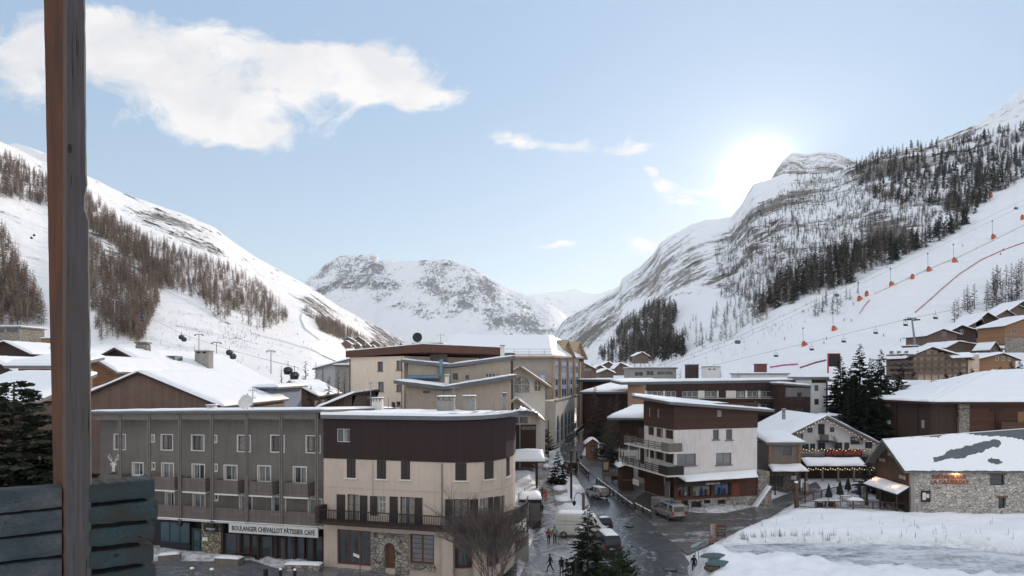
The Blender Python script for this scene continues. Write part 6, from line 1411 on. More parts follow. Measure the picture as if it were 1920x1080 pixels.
m.hexa([L0-e, L1-e, v1-e, v0-e, L0, L1, v1, v0]); m.hexa([L1-e, L2-e, rid1-e, rid0-e, L1+Vector((.002, 0, 0)), L2, rid1, rid0]); m.prism([v0, L1+Vector((0, .02, 0)), rid0], (0, 0, -.3)); rf = m.build('roof', m_dkwood_h, f.root)
e = Vector((0, 0, .012)); m = MB(); snow_patch(m, L0+e, L1+e, v1+e, v0+e, .5, .6, .25); m.build('roof_snow', m_snow, rf, True)
m = MB(); snow_patch(m, L1+e, L2+e, rid1+e, rid0+e, .5, .7, .25); m.build('roof_snow', m_snow, rf, True)
m = MB(); snow_patch(m, v0+e, L1+e, rid0+e, v0+e+Vector((.5, 2, .3)), .5, .7, .1); m.build('roof_snow', m_snow, rf, True)
chalet('chalet', 'dark gabled chalet with snow edge behind the big dark chalet', 1706, 1800, 1742, 714, 738, 736, 140, 4, 14, m_dkwood, None, .35, oh=.6)
chimney(1696, 1707, 721, 736, 134, 'low snow capped chimney between firs and chalets', m_concrete)
# large wooden residence
f = Fac('residence', 'large balconied chalet residence with cream gable and wooden balconies', 'building', [(1662, 215), (1712, 200), (1836, 200)], 8.0, None, 1); u1 = f.S[1]; m_res = mat_plain('warm_render', lin(170, 150, 135), .9)
m_resw = mat_wood('weathered_balcony', (.10, .068, .05), (.17, .12, .09), .3, 'z')
zE = f.uz(1712, 668)[1]; u2 = f.hit(1812)[0]; up, zp = f.uz(1742, 651); m = MB(); f.panel(m, 0, u1, -4, f.uz(1690, 668)[1]-.2); f.panel(m, u1, u2, -4, zE-.5); m.poly([f.pt(u1, zE-.5), f.pt(u2, zE-.5), f.pt(up, zp-.5)]); m.poly([f.pt(u2, -4, 0), f.pt(u2, -4, -14), f.pt(u2, zE-.5, -14), f.pt(u2, zE-.5, 0)]); m.build('wall', m_res, f.root)
m = MB(); f.panel(m, 0, u1+.1, -4, f.uz(1690, 668)[1]-.21, .05); m.build('timber_wing', m_resw, f.root)
m = MB(); h = f.rect((1812, 665, 1834, 700)); f.panel(m, h[0], h[1], -4, h[3], .5); m.poly([f.pt(h[1], -4, .5), f.pt(h[1], -4, -12), f.pt(h[1], h[3], -12), f.pt(h[1], h[3], .5)]); m.build('stair_block', m_res, f.root)
for y in (664, 676, 687, 697):
    for a, b in ((1664, 1711), (1713, 1810)):
        h = f.rect((a, y, b, y+3.6), .8); m = MB(); f.bar(m, h[0], h[1], h[2], h[3], 1.1, 1.2); f.bar(m, h[0], h[1], h[2]-.12, h[2], .02, 1.2); m.build('balcony', m_resw, f.root)
    for k in range(7):
        x = 1719+k*13; h = f.rect((x, y-5.5, x+5.5, y-.5)); m = MB(); f.bar(m, h[0], h[1], h[2], h[3], .01, .06); m.build('window', m_glass, f.root)
    for k in range(3):
        x = 1668+k*14; h = f.rect((x, y-6, x+7, y-.5), .06); m = MB(); f.bar(m, h[0], h[1], h[2], h[3], .06, .1); m.build('window', m_glass, f.root)
for k in range(8): x = 1716+k*13.4; m = MB(); u = f.hit(x)[0]; f.bar(m, u-.12, u+.12, -4, zE-.6, .9, 1.1); m.build('balcony_post', m_resw, f.root)
rA = f.pt(u1-1, zE-.6, 1.8); rB = f.pt(up, zp, 1.8); rC = f.pt(u2+1.2, zE-.9, 1.8); back = Vector((0, 18, 0))
plane_roof(f.root, rA+back, rA, rB, rB+back, .3, m_dkwood_h, .5); plane_roof(f.root, rC, rC+back, rB+back+Vector((.002, 0, 0)), rB+Vector((.002, 0, 0)), .3, m_dkwood_h, .5)
plane_roof(f.root, f.Mi @ P(1652, 669, 216), f.Mi @ P(1714, 665, 198.5), f.Mi @ P(1748, 652, 212), f.Mi @ P(1676, 652, 232), .3, m_dkwood_h, .5)
a = f.pt(f.hit(1775)[0], f.uz(1775, 672)[1], 2.4); b = f.pt(f.hit(1818)[0], f.uz(1818, 670)[1], 2.4); plane_roof(f.root, a, b, b+Vector((0, 2.5, 1.4)), a+Vector((0, 2.5, 1.4)), .2, m_dkwood_h, .4)
flat_house('roof_hut', 'timber stair head on the snowy residence roof', [(1705, 216), (1722, 216)], 648, 14, 4, m_resw, .25, .2, .3, cat='roof hut')
chalet('chalet', 'orange timber chalet just right of the large residence', 1836, 1904, 1878, 662, 672, 672, 205, 9, 14, m_orwood, None, .5, oh=1.2, wins=[(1866, 668, 1872, 676), (1878, 668, 1884, 676), (1890, 670, 1895, 676)])
chalet('chalet', 'wide snow-roofed timber chalet with small pointed gable above the residence', 1776, 1880, 1796, 640, 650, 654, 260, 14, 18, m_resw, None, .5, oh=1.0)
chalet('chalet', 'small gabled timber porch chalet above the orange chalet', 1856, 1872, 1864, 641, 652, 652, 240, 12, 8, m_brwood, None, .3, oh=.6)
# terraced chalets climbing the slope
tc_ = [(1738, 1794, 1765, 617, 628, 626, 300, 'lowest timber chalet of the climbing row', [(1766, 622, 1774, 630)]), (1776, 1830, 1800, 610, 622, 620, 310, 'timber chalet second from the bottom of the climbing row', [(1800, 618, 1806, 626)]), (1800, 1840, 1838, 598, 618, 604, 330, 'timber chalet with long roof halfway up the climbing row', ()),
       (1830, 1880, 1848, 586, 602, 604, 330, 'stone based chalet with wide gable in the climbing row', [(1846, 612, 1852, 626), (1858, 612, 1864, 626)]), (1862, 1912, 1884, 581, 594, 598, 345, 'gabled chalet near the top of the climbing row', ()), (1896, 1960, 1920, 563, 576, 575, 380, 'highest chalet of the climbing row at the frame edge', ()), (1880, 1950, 1905, 572, 588, 590, 360, 'second highest chalet of the climbing row', [(1890, 590, 1896, 598)])]
for i, (xl, xr, xp, yp, yl, yr, Y, lb, ws) in enumerate(tc_):
    pos, ok = SR.at(np.array([float((xl+xr)/2)]), np.array([float(max(yl, yr)+26)])); chalet('chalet', lb, xl, xr, xp, yp, yl, yr, Y, PZ(max(yl, yr)+30, Y), 16, m_dkwood if i % 2 else m_brwood, None, .5, oh=1.4, wins=ws, group=None, foh=1.6)
f = chalet('chalet', 'orange timber chalet on a stone base at the right frame edge', 1884, 1990, 1940, 590, 610, 612, 240, PZ(645, 240), 14, m_orwood, None, .5, oh=1.0, wins=[(1900, 616, 1906, 626), (1893, 618, 1897, 626)])
m = MB(); f.bar(m, -.1, f.len, -3, 2.2, .02, .3); m.build('stone_base', m_stone, f.root)
# --- far side of the village
flat_house('station', 'long low grey concrete lift station with flat snowy roof', [(1180, 300), (1268, 300)], 689, 6, 14, m_concrete, .25, .6, .5, [(1190, 697, 1206, 705), (1212, 695, 1226, 704), (1232, 696, 1262, 703)], cat='building')
f = flat_house('lift_house', 'dark boxy lift house with red flag on the snowy plain', [(1291, 290), (1310, 290)], 683, 6, 6, m_dkwood, .15, .4, .2, cat='building')
chalet('chalet', 'brown chalet with white dotted windows behind the dark hotel end', 1072, 1118, 1082, 674, 676, 692, 230, 6, 14, m_brwood, None, .25, oh=.3, wins=[(1089, 683, 1092, 687), (1094, 684, 1097, 688), (1090, 691, 1093, 695), (1095, 691, 1098, 695), (1100, 691, 1103, 695), (1105, 691, 1108, 695)], wm=m_white)
for i, (xl, xr, xp, yp, yl, yr, Y, lb) in enumerate([(1112, 1140, 1125, 685, 692, 694, 330, 'snowy chalet below the dark forest, leftmost of the far row'), (1130, 1150, 1141, 678, 684, 684, 360, 'small chalet at the forest foot behind the far row'), (1155, 1184, 1163, 680, 688, 690, 330, 'chalet with wide bright snow roof in the far row'), (1126, 1150, 1138, 692, 697, 698, 300, 'low snowed-in chalet nearest of the far row'), (1192, 1216, 1204, 660, 666, 667, 420, 'flat pale chalet above the firs of the far row')]):
    chalet('chalet', lb, xl, xr, xp, yp, yl, yr, Y, PZ(max(yl, yr)+14, Y), 14, m_resw if i % 2 else m_brwood, None, .6, oh=1)
f = flat_house('long_roof', 'long low dark wooden hall with ochre eave and snow roof below the street end', [(1092, 178), (1178, 170)], 712, 4, 12, m_dkwood, .35, .5, 1.0, cat='building')
flat_house('long_roof', 'lower hall with wide snow roof across the end of the street', [(1096, 158), (1180, 152)], 735, 4, 18, m_dkwood, .4, .4, .8, cat='building', rise=2.2)
flat_house('hall', 'white marquee hall with snow roof beyond the long dark hotel', [(1392, 270), (1478, 270)], 700, 6, 14, m_wwall, .35, .4, .5, cat='building')
t = thing('big_screen', 'large dark outdoor screen with red frame at the slope foot', 'screen', P(1564, 700, 250)); h = (700-664)*250/FPX; w = 20*250/FPX; m = MB(); m.box(-w/2, w/2, 0, .5, h*.35, h); m.build('panel', m_black, t)
m = MB(); r_ = mat_plain('red_frame', (.35, .05, .05), .5); m.box(-w/2-.3, w/2+.3, -.1, .6, h, h+.3); m.box(-w/2-.3, -w/2-.01, -.1, .6, 0, h-.01); m.box(w/2+.01, w/2+.3, -.1, .6, 0, h-.01); m.build('frame', r_, t)
flat_house('hut', 'red finish hut beside the far marquee', [(1420, 285), (1438, 285)], 682, 7, 4, mat_plain('finish_red', (.15, .045, .05), .6), .2, .2, .3, cat='hut')
flat_house('house', 'pale white apartment house far behind the lift house', [(1325, 360), (1350, 360)], 687, 7, 10, m_white, .3, .3, .3, [(1328, 691, 1333, 694), (1337, 691, 1342, 694)], cat='house')
# hamlet on the far slope
hl = [(643, 664, 652, 632, 637, 638), (660, 684, 672, 631, 638, 639), (640, 658, 649, 638, 644, 644), (661, 675, 668, 641, 647, 647), (672, 694, 684, 640, 648, 648), (693, 712, 701, 638, 644, 645), (690, 706, 699, 646, 652, 652), (712, 732, 722, 646, 653, 653), (732, 748, 740, 646, 653, 653), (744, 760, 752, 642, 652, 652)]
hw = ['at the upper left', 'highest at its middle', 'at its lower left corner', 'low in its middle', 'wide and low in its middle', 'on its upper right', 'low on its right', 'right of its centre', 'near its right end', 'at its far right end']
for i, (xl, xr, xp, yp, yl, yr) in enumerate(hl):
    pos, ok = SL.at(np.array([float(xp)]), np.array([float(yl+6)])); Y = float(pos[0, 1])*.97
    chalet('chalet', 'tiny snow roofed chalet of the far hamlet, '+hw[i], xl, xr, xp, yp, yl, yr, Y, PZ(yl+9, Y), 16, m_resw if i % 2 else m_brwood, None, .9, oh=1.5, group='chalets of the far hamlet')
# ================= wooden post and log balustrade at the viewer's balcony =================
def mat_grain(name, c1, c2, vert=True, crack=.6, tint=None, seed=0, axis=None):
    t = NT(name); sc = (22, 22, .9) if vert else (1.1, 20, 20); v = t.co(scale=sc)
    g = t.noise(v, 3.0, 9, .65, .5); w = t.noise(t.co(scale=(48, 48, 1.1) if vert else (1.3, 44, 44)), 2.0, 4, .6, .3); bl = t.noise(t.co(scale=(3, 3, .8) if vert else (1, 3, 3)), 1.7, 5)
    col = t.mix(g, c1, c2)
    if tint: col = t.mix(t.ramp(bl, .42, .62), col, tint)
    ck = t.ramp(w, .30, .36); col = t.mix(t.math('MULTIPLY', t.math('SUBTRACT', 1, ck), crack), col, tuple(x*.15 for x in c1))
    kn = t.n('ShaderNodeTexVoronoi', {'Vector': t.co(scale=(4, 4, 1.6) if vert else (1.6, 4, 4)), 'Scale': 1.4}).outputs['Distance']
    col = t.mix(t.math('MULTIPLY', t.math('LESS_THAN', kn, .085), .8), col, (.01, .008, .007))
    t.bump(t.math('ADD', t.math('MULTIPLY', g, .6), ck), .5, .012)
    return t.fin(col, .8, 0, .25)
m_po = mat_grain('stained_post_face', (.026, .009, .004), (.15, .05, .018), True, .8, (.05, .021, .012))
m_pg = mat_grain('grey_post_face', (.022, .021, .024), (.105, .098, .104), True, .9, (.06, .052, .048))
m_pb = mat_grain('post_arris', (.06, .04, .031), (.13, .095, .078), True, .5)
t = thing('wooden_post', 'tall weathered timber post with red brown side rising past the log balustrade', 'post', (PX(122, 4.5), 4.5, 16.4))
lv = 60; rows = []; m = MB(); lf = [(-40, 78), (0, 82), (300, 88), (540, 92), (810, 98), (900, 100), (1080, 104), (1300, 108)]; cn = [(-40, 120), (0, 121), (540, 119), (810, 119), (1080, 121), (1300, 123)]; rt = [(-40, 160), (0, 160), (320, 163), (352, 165), (356, 160), (404, 160), (412, 167), (500, 168), (810, 172), (1300, 174)]
for i in range(lv):
    y = -40+(1340)*i/(lv-1); q = lambda tab: float(interp(tab, y)); j = R.uniform(-.5, .5)
    pts = [P(q(lf)+j*.6, y, 4.66), P(q(cn)-2, y, 4.515), P(q(cn)+5, y, 4.5), P(q(rt)-2.5+R.uniform(-1.2, .6), y, 4.56), P(q(rt)+R.uniform(-.8, .4), y, 4.60), P(q(rt)-6, y, 4.82), P(q(lf)+6, y, 4.84)]
    rows.append(m.vs([p-t.location for p in pts]))
for a, b in zip(rows, rows[1:]):
    for k in range(7): m.k = {0: 0, 1: 2, 2: 1}.get(k, 1); m.face(a+k, b+k, b+(k+1) % 7, a+(k+1) % 7)
m.k = 1; m.face(*[rows[0]+k for k in range(7)]); m.build('shaft', [m_po, m_pg, m_pb], t)
m_lg = mat_grain('grey_log', (.012, .015, .019), (.125, .13, .14), False, .9, (.028, .042, .05)); m_lt = mat_grain('teal_log', (.006, .013, .016), (.042, .072, .082), False, .8, (.030, .027, .024)); m_le = mat_grain('log_end', (.02, .018, .016), (.05, .042, .037), True, .6)
t = thing('log_balustrade', 'grey weathered board balustrade left of the tall post', 'balustrade', (PX(118, 4.5), 4.5, 16.4)); yl = [(922, 968), (970, 1014), (1017, 1062), (1065, 1112), (1115, 1165)]; yr = [(912, 953), (955, 997), (999, 1043), (1046, 1090), (1093, 1140)]
def logbar(par, a0, a1, b0, b1, mt, bul=.03, dep=.16, n=14, name='log', cap=None):
    """a0/a1 top and bottom at one end, b0/b1 at the other; a rounded, slightly wavy log"""
    m = MB(); rows = []; o = par.location
    for i in range(n):
        s = i/(n-1); T_ = a0.lerp(b0, s)+Vector((0, 0, R.uniform(-.003, .003))); B_ = a1.lerp(b1, s)+Vector((0, 0, R.uniform(-.003, .003))); d = (b0-a0); nrm = Vector((d.y, -d.x, 0)).normalized()
        if nrm.y > 0: nrm = -nrm
        pr = [(0, -bul*1.2), (.04, -bul*.3), (.2, R.uniform(-.003, .004)), (.5, .004+R.uniform(-.003, .003)), (.8, 0), (.96, -bul*.4), (1, -bul*1.4)]
        rows.append(m.vs([T_.lerp(B_, k)+nrm*b-o for k, b in pr]+[B_-nrm*dep-o, T_-nrm*dep-o])); c = len(pr)+2
    for a, b in zip(rows, rows[1:]):
        for k in range(c): m.face(a+k, a+(k+1) % c, b+(k+1) % c, b+k)
    m.k = 1; m.face(*[rows[0]+k for k in range(c)]); m.face(*[rows[-1]+k for k in range(c-1, -1, -1)]); return m.build(name, [mt, cap or m_le], par, False)
for (a, b), (c, d) in zip(yl, yr): logbar(t, P(-120, a+8, 4.15), P(-120, b+10, 4.15), P(116, c, 4.5), P(116, d-1, 4.5), m_lg)
t = thing('log_balustrade', 'dark teal stacked log corner of the balcony right of the tall post', 'balustrade', (PX(172, 4.55), 4.55, 16.4)); yl = [(909, 945), (951, 985), (993, 1029), (1036, 1072), (1080, 1115)]; yr = [(898, 935), (938, 976), (980, 1016), (1021, 1056), (1060, 1096)]; xe = [290, 296, 289, 288, 292]
for (a, b), (c, d), x in zip(yl, yr, xe):
    lo = logbar(t, P(168, a, 4.55), P(168, b-1, 4.55), P(x, c, 4.8), P(x, d-1, 4.8), m_lt, .03, .22)
# ================= trees near enough to show their twigs =================
def twig_tree(seed, h, rad, nb, kind, tw, z0=.06, dens=1.0, shape=.85):
    """returns trunk MB and crown MB of a conifer with drooping boughs of needle blades"""
    r = random.Random(seed); tr = MB(); tr.tube([(0, 0, -.3), (0, 0, h*.5), (0, 0, h)], [h*.016, h*.010, .012], 7); cr = MB()
    for k in range(nb):
        f = (k+r.random())/nb; z = h*(z0+(1-z0)*f); L = rad*((1-f)**shape+.05)*(.7+.5*r.random()); a = r.random()*6.283; up = {'fir': -.12, 'pine': .35}.get(kind, .1)*r.uniform(.4, 1.4)+.35*f
        d = Vector((math.cos(a), math.sin(a), up)); n_t = max(4, int(L*tw)); sd_ = Vector((-math.sin(a), math.cos(a), 0))
        tr.tube([(0, 0, z), tuple(Vector((0, 0, z))+d*L*.9)], [.012*h**.5*(1-f)+.006, .004], 3, False)
        for j in range(n_t):
            s = .15+.85*(j+r.random())/n_t; p = Vector((0, 0, z))+d*(L*s)+Vector((0, 0, -.10*L*s*s if kind == 'fir' else .05*s)); w = (1-s*.65)*L*.34+.07
            for sg in (-1, 1):
                q = sd_*sg*r.uniform(.5, 1)*w+d*w*r.uniform(.3, .9)+Vector((0, 0, r.uniform(-.12, .06)*w if kind == 'fir' else r.uniform(.0, .5)*w)); b = w*.17*dens+.012*min(1.6, dens); nn = q.cross(Vector((r.uniform(-1, 1), r.uniform(-1, 1), r.uniform(-1, 1)))).normalized()*b
                cr.poly([p, p+q*.5+nn, p+q, p+q*.5-nn])
                if dens > .8:
                    for e in range(2): q2 = q*r.uniform(.3, .6)+sd_*sg*r.uniform(-.3, .3)*w+Vector((0, 0, -.1*w)); p2 = p+q*r.uniform(.2, .7); cr.poly([p2, p2+q2*.5+nn*.8, p2+q2, p2+q2*.5-nn*.8])
    return tr, cr
m_twig = mat_plain('grey_twigs', (.095, .075, .067), .8, 0, .3, 8)
m_fir = mat_tree('fir_needles', (.010, .016, .012), (.022, .030, .019), (.014, .020, .015)); m_firlit = mat_tree('fir_needles_sunlit', (.020, .026, .018), (.05, .055, .036), (.028, .034, .024)); m_pine = mat_tree('pine_needles', (.022, .032, .015), (.06, .068, .03), (.03, .04, .02)); m_lneed = mat_tree('larch_branches', (.06, .047, .036), (.11, .085, .062), (.07, .055, .042))  # m_firlit: paler copy of the fir needles with sunlight put into its colour
def big_tree(name, label, px, ytop, Y, rad, kind='fir', seed=1, nb=110, tw=4.0, mt=None, group=None, base=None, z0=.06, dens=1.0, snowy=0, shape=.85):
    X = PX(px, Y); zt = PZ(ytop, Y); zb = gz(X, Y) if base is None else base; h = zt-zb; t = thing(name, label, 'tree', (X, Y, zb), seed*.7, group); a, b = twig_tree(seed, h, rad, nb, kind, tw, z0, dens, shape); a.build('trunk', m_bark, t); b.build('crown', mt or m_fir, t)
    if snowy:
        s = MB(); r = random.Random(seed)
        for k in range(snowy): f = r.random(); z = h*(.1+.85*f); L = rad*((1-f)**shape)*r.uniform(.4, .95); an = r.random()*6.28; s.ell((math.cos(an)*L, math.sin(an)*L, z+.05), .16+.1*r.random(), .14, .06, 6, 4, .2)
        s.build('snow_clumps', m_snow, t)
    return t
big_tree('fir_tree', 'dark fir top close behind the log balustrade at the far left', 26, 716, 13, 1.75, 'fir', 3, 260, 11, m_firlit, None, 12.0, .3, 1.0, 0, .62)
big_tree('fir_tree', 'dense dark fir in the foreground between parked white van and road', 1102, 948, 60, 2.35, 'fir', 5, 170, 5, m_fir, None, .2, .03, 1.0, 6)
big_tree('pine_tree', 'round bushy pine at the bottom edge beside the road', 1160, 1032, 54, 2.0, 'pine', 9, 90, 5, m_pine, None, -.6, .1, 1.1, 0, .45)
big_tree('fir_tree', 'small dark fir in front of the dense fir at the bottom edge', 1079, 1045, 55, 1.3, 'fir', 12, 70, 5, m_fir, None, .2, .05, 1.0, 2)
fl = [(1576, 668, 128, 4.8, 'fir next to the white stair tower'), (1612, 645, 126, 5.0, 'tallest fir right of the white stair tower'), (1634, 672, 122, 4.4, 'fir just right of the tallest fir'), (1652, 655, 132, 4.4, 'slim tall fir with spiky tip right of the white stair tower'), (1600, 702, 119, 3.6, 'lower fir in front of the tallest fir'), (1664, 712, 118, 3.6, 'broad fir at the corner of the big dark chalet'), (1690, 684, 142, 3.6, 'fir before the large balconied residence'), (1714, 692, 146, 3.4, 'fir right of the fir before the large residence'), (1594, 690, 134, 4.4, 'fir standing between the white tower and the tallest fir, behind'), (1625, 706, 116, 4.0, 'fir close behind the white restaurant gable'), (1677, 700, 136, 3.8, 'fir between the spiky fir and the residence'), (1590, 738, 117, 3.4, 'low fir at the right foot of the white tower'), (1648, 728, 116, 3.6, 'low fir between restaurant and big dark chalet')]
for i, (x, y, Y, rd, lb) in enumerate(fl): big_tree('fir_tree', 'dark '+lb, x, y, Y, rd, 'fir', 20+i, 230, 5.0, m_fir, 'tall firs beside the stair tower', None, .02, 2.6, 5 if i in (0, 2) else 0)
sm_ = [(1774, 700), (1786, 705), (1800, 697), (1811, 704), (1822, 690), (1835, 700), (1851, 704), (1876, 688), (1896, 678), (1912, 676)]
for i, (x, y) in enumerate(sm_): big_tree('fir_tree', 'small dark fir of the row below the large residence', x, y, 165, 2.4, 'fir', 40+i, 110, 4.0, m_fir, 'row of small firs below the residence', PZ(742, 165), .03, 2.8)
for i, (x, y, Y, k, rd, lb) in enumerate([(573, 676, 136, 'fir', 2.6, 'dark fir at the left of the tree group behind the long chalet'), (617, 706, 128, 'fir', 2.6, 'dark snowy fir close to the cream block'), (582, 722, 122, 'fir', 2.2, 'low dark fir in front of the bare larches')]): big_tree('fir_tree', lb, x, y, Y, rd, k, 60+i, 130, 4.5, m_firlit, None, None, .04, 2.2, 4)
for i, (x, y, Y, rd, lb) in enumerate([(592, 680, 138, 2.2, 'bare brown larch right of the dark fir behind the chalets'), (605, 688, 140, 2.0, 'bare larch in the middle of the group behind the chalets'), (634, 692, 134, 2.0, 'bare larch nearest to the cream block'), (546, 692, 150, 1.7, 'thin bare larch left of the dark fir behind the chalets'), (528, 686, 165, 1.6, 'thin bare larch at the left end of the group behind the chalets'), (646, 700, 136, 1.8, 'bare larch against the left edge of the cream block'), (560, 712, 128, 1.7, 'small bare larch below the dark fir')]): big_tree('larch_tree', lb, x, y, Y, rd, 'larch', 70+i, 110, 4.2, m_lneed, None, None, .08, .8)
for i, (x, y, Y, rd, lb) in enumerate([(1116, 722, 150, 2.6, 'bare dark larch left of the street end hall'), (1158, 738, 140, 2.4, 'bare dark larch beside the ochre hotel wall'), (1144, 748, 148, 2.2, 'bare dark larch between hall and ochre wall'), (1140, 776, 132, 1.8, 'scrubby bare larch above the wooden kiosk'), (1132, 800, 150, 1.8, 'dark twiggy larch at the bend of the street'), (1150, 792, 138, 3.0, 'bushy dark larch left of the dark snow-canopied chalet'), (1138, 812, 128, 2.4, 'dense dark larch right behind the wooden kiosk'), (1126, 770, 160, 2.4, 'dark larch beside the white truck'), (1152, 822, 122, 2.2, 'low twiggy larch between kiosk and shack')]): big_tree('larch_tree', lb, x, y, Y, rd, 'larch', 80+i, 110, 4.4, m_twig, None, None, .05, 1.0)
big_tree('pine_tree', 'dark bushy pine beside the lamp post at the street bend', 1024, 806, 132, 2.3, 'pine', 90, 70, 3, m_fir, None, None, .05, 1.3)
big_tree('fir_tree', 'dark fir on the snowy strip between pavement and road', 1046, 846, 106, 2.0, 'fir', 91, 100, 4, m_fir, None, None, .03, 1.4, 6)
big_tree('fir_tree', 'dark fir hung with lights left of the barn gable', 1628, 862, 98, 2.2, 'fir', 92, 100, 4, m_fir, None, None, .03, 1.3, 3)
for i, (x, y) in enumerate([(1181, 670), (1190, 667), (1201, 668), (1209, 672), (1217, 671)]): big_tree('fir_tree', 'small black fir in the clump on the far side of the village', x, y, 380, 3.2, 'fir', 95+i, 40, 1.0, m_fir, 'clump of far firs', None, .03, 2.2)
for i, (x, y, lb) in enumerate([(1351, 688, 'dark fir beside the far marquee'), (1276, 692, 'small fir with orange top left of the lift house'), (1384, 696, 'bare bushy tree right of the far marquee fir')]): big_tree('fir_tree', lb, x, y, 262, 2.4, 'fir', 101+i, 40, 1.2, m_fir, None, None, .03, 2.0)
# leafless shrub tree before the corner hotel
def bare_tree(label, px, py, Y, h, spread, seed):
    r = random.Random(seed); X = PX(px, Y); t = thing('bare_tree', label, 'tree', (X, Y, gz(X, Y))); tr = MB(); cr = MB()
    def grow(p, d, L, rad, dep):
        q = p+d*L; (tr if dep < 3 else cr).tube([p, p.lerp(q, .5)+Vector((r.uniform(-.05, .05), r.uniform(-.05, .05), 0))*L, q], [rad, rad*.8, rad*.6], 4 if dep < 3 else 3, False)
        if dep >= 5: return
        for k in range(3 if dep < 2 else 4):
            a = r.random()*6.283; s = r.uniform(.25, .65); nd = (d+Vector((math.cos(a)*s, math.sin(a)*s, r.uniform(-.1, .35)))).normalized(); grow(p.lerp(q, r.uniform(.45, 1)), nd, L*r.uniform(.6, .85), max(.0105, rad*.6), dep+1)
    for k in range(10):
        a = k*.66+r.random()*.5; s_ = spread*r.uniform(.5, 1.15); grow(Vector((0, 0, 0)), Vector((math.cos(a)*s_, math.sin(a)*s_, 1)).normalized(), h*.30, .06, 0)
    tr.build('trunk', m_twig, t); cr.build('twigs', m_twig, t); return t
bare_tree('leafless grey shrub tree with upright twigs before the corner hotel', 924, 1080, 55, 10.2, .48, 4)
# ================= street furniture =================
m_logsnow = mat_wood('barrier_log', (.045, .038, .034), (.08, .07, .062), .3, 'z')
fence('log_barrier', 'long snow capped log barrier along the right edge of the road', [gp(1119, 906), gp(1150, 930), gp(1186, 957)], .85, .2, (.85, .4), m_logsnow, 2.0, None, True, .1)
fence('log_barrier', 'short snow capped log barrier at the side street corner', [gp(1190, 955), gp(1221, 972)], .85, .2, (.85, .4), m_logsnow, 2.0, None, True, .1)
fence('log_barrier', 'short log barrier piece behind the dark jeep', [gp(1087, 876), gp(1104, 894)], .85, .2, (.85, .4), m_logsnow, 2.0, None, True, .1)
fence('log_barrier', 'curving snow dotted log barrier in front of the white hotel wing', [gp(1041, 832), gp(1060, 826), gp(1080, 814), gp(1096, 800), gp(1106, 791)], .9, .22, (.8, .35), m_logsnow, 1.8, None, True, .1)
def lamp_post(label, px, py, ytop, Y, arm=0, r=.11, mt=None):
    X = PX(px, Y); zb = gz(X, Y); h = PZ(ytop, Y)-zb; t = thing('lamp_post', label, 'lamp post', (X, Y, zb)); m = MB(); m.tube([(0, 0, -.3), (0, 0, h)], [r, r*.85], 8); m.build('pole', mt or m_dkwood, t)
    if arm:
        m = MB(); pts = [(0, 0, h-.9)]+[(arm*(1-math.cos(a))*.5, 0, h-.9+.9*math.sin(a)) for a in np.linspace(.2, math.pi, 9)]; m.tube(pts, .04, 6); m.build('bracket', m_dkmetal, t)
        m = MB(); e = pts[-1]; m.tube([(e[0], 0, e[2]), (e[0], 0, e[2]-.22), (e[0], 0, e[2]-.6)], [.06, .26, .12], 8); m.build('lantern', m_dkmetal, t)
    return t
lamp_post('tall dark timber lamp post on the strip left of the road', 1071, 950, 845, 93, .9, .16); lamp_post('timber lamp post with two curved brackets above the white van', 1094, 985, 924, 82, -1.1, .2, mat_plain('olive_timber', (.12, .10, .075), .8, 0, .25, 4)); lamp_post('slim lamp post before the bushy pine at the street bend', 1028, 862, 788, 131, 0, .13); lamp_post('tall thin post in front of the pale arcade', 1074, 842, 800, 140, .8, .06, m_dkmetal)
t = lamp_post('lantern post beside the red post box next to the dark jeep', 1081, 880, 845, 122, .8, .07, m_dkmetal)
def hut(name, label, px0, px1, ytop, ybot, Y, dep, wall, pk=.6, win=True, snow=.3, cat='kiosk', rz=0):
    x0, x1 = PX(px0, Y), PX(px1, Y); w = x1-x0; zb = gz((x0+x1)/2, Y); h = PZ(ytop, Y)-zb-pk; t = thing(name, label, cat, ((x0+x1)/2, Y, zb), rz); m = MB(); gable_wall(m, -w/2, w/2, 0, -.3, h, h, h+pk, dep); m.build('wall', wall, t); gable_roof(t, -w/2, w/2, 0, 0, dep, h+.1, h+.1, h+pk+.1, .12, .45, m_dkwood_h, snow, None, .4)
    if win: m = MB(); m.box(-w*.22, w*.22, -.06, -.01, h*.42, h*.85); o = m.build('window', m_dkwood, t); m = MB(); m.box(-w*.18, w*.18, -.075, -.062, h*.47, h*.8); m.build('pane', m_glass2, o)
    return t
hut('kiosk', 'little orange timber kiosk with snowy gable roof at the road bend', 1101, 1121, 824, 858, 129, 2.6, m_orwood, .7, True, .4)
t = thing('shelter', 'open timber shelter with thick snow roof beside the pavement', 'shelter', (PX(990, 104), 104, gz(PX(990, 104), 104))); z = PZ(860, 104)-t.location.z; plane_roof(t, (-2.6, -1.8, z-.2), (2.5, -1.8, z-.2), (2.3, 1.9, z+.95), (-2.5, 1.9, z+.95), .18, m_dkwood_h, .5, cell=.4)
for x in (-2.2, 1.3):
    for y in (-1.0, 1.6): m = MB(); m.box(x-.14, x+.14, y-.14, y+.14, -.3, z-.25 if y < 0 else z+.55); m.build('post', m_dkwood, t)
m = MB(); m.hexa([(1.2, -1.1, z-1.3), (1.4, -1.1, z-1.3), (1.4, -.9, z-1.3), (1.2, -.9, z-1.3), (.0, -1.1, z-.3), (.2, -1.1, z-.3), (.2, -.9, z-.3), (0, -.9, z-.3)]); m.build('brace', m_dkwood, t)
t = thing('market_stall', 'black boxy market stall with snow on its rounded roof by the pavement', 'stall', (PX(994, 80), 80, gz(PX(994, 80), 80))); w = 42*80/FPX; z = PZ(938, 80)-t.location.z
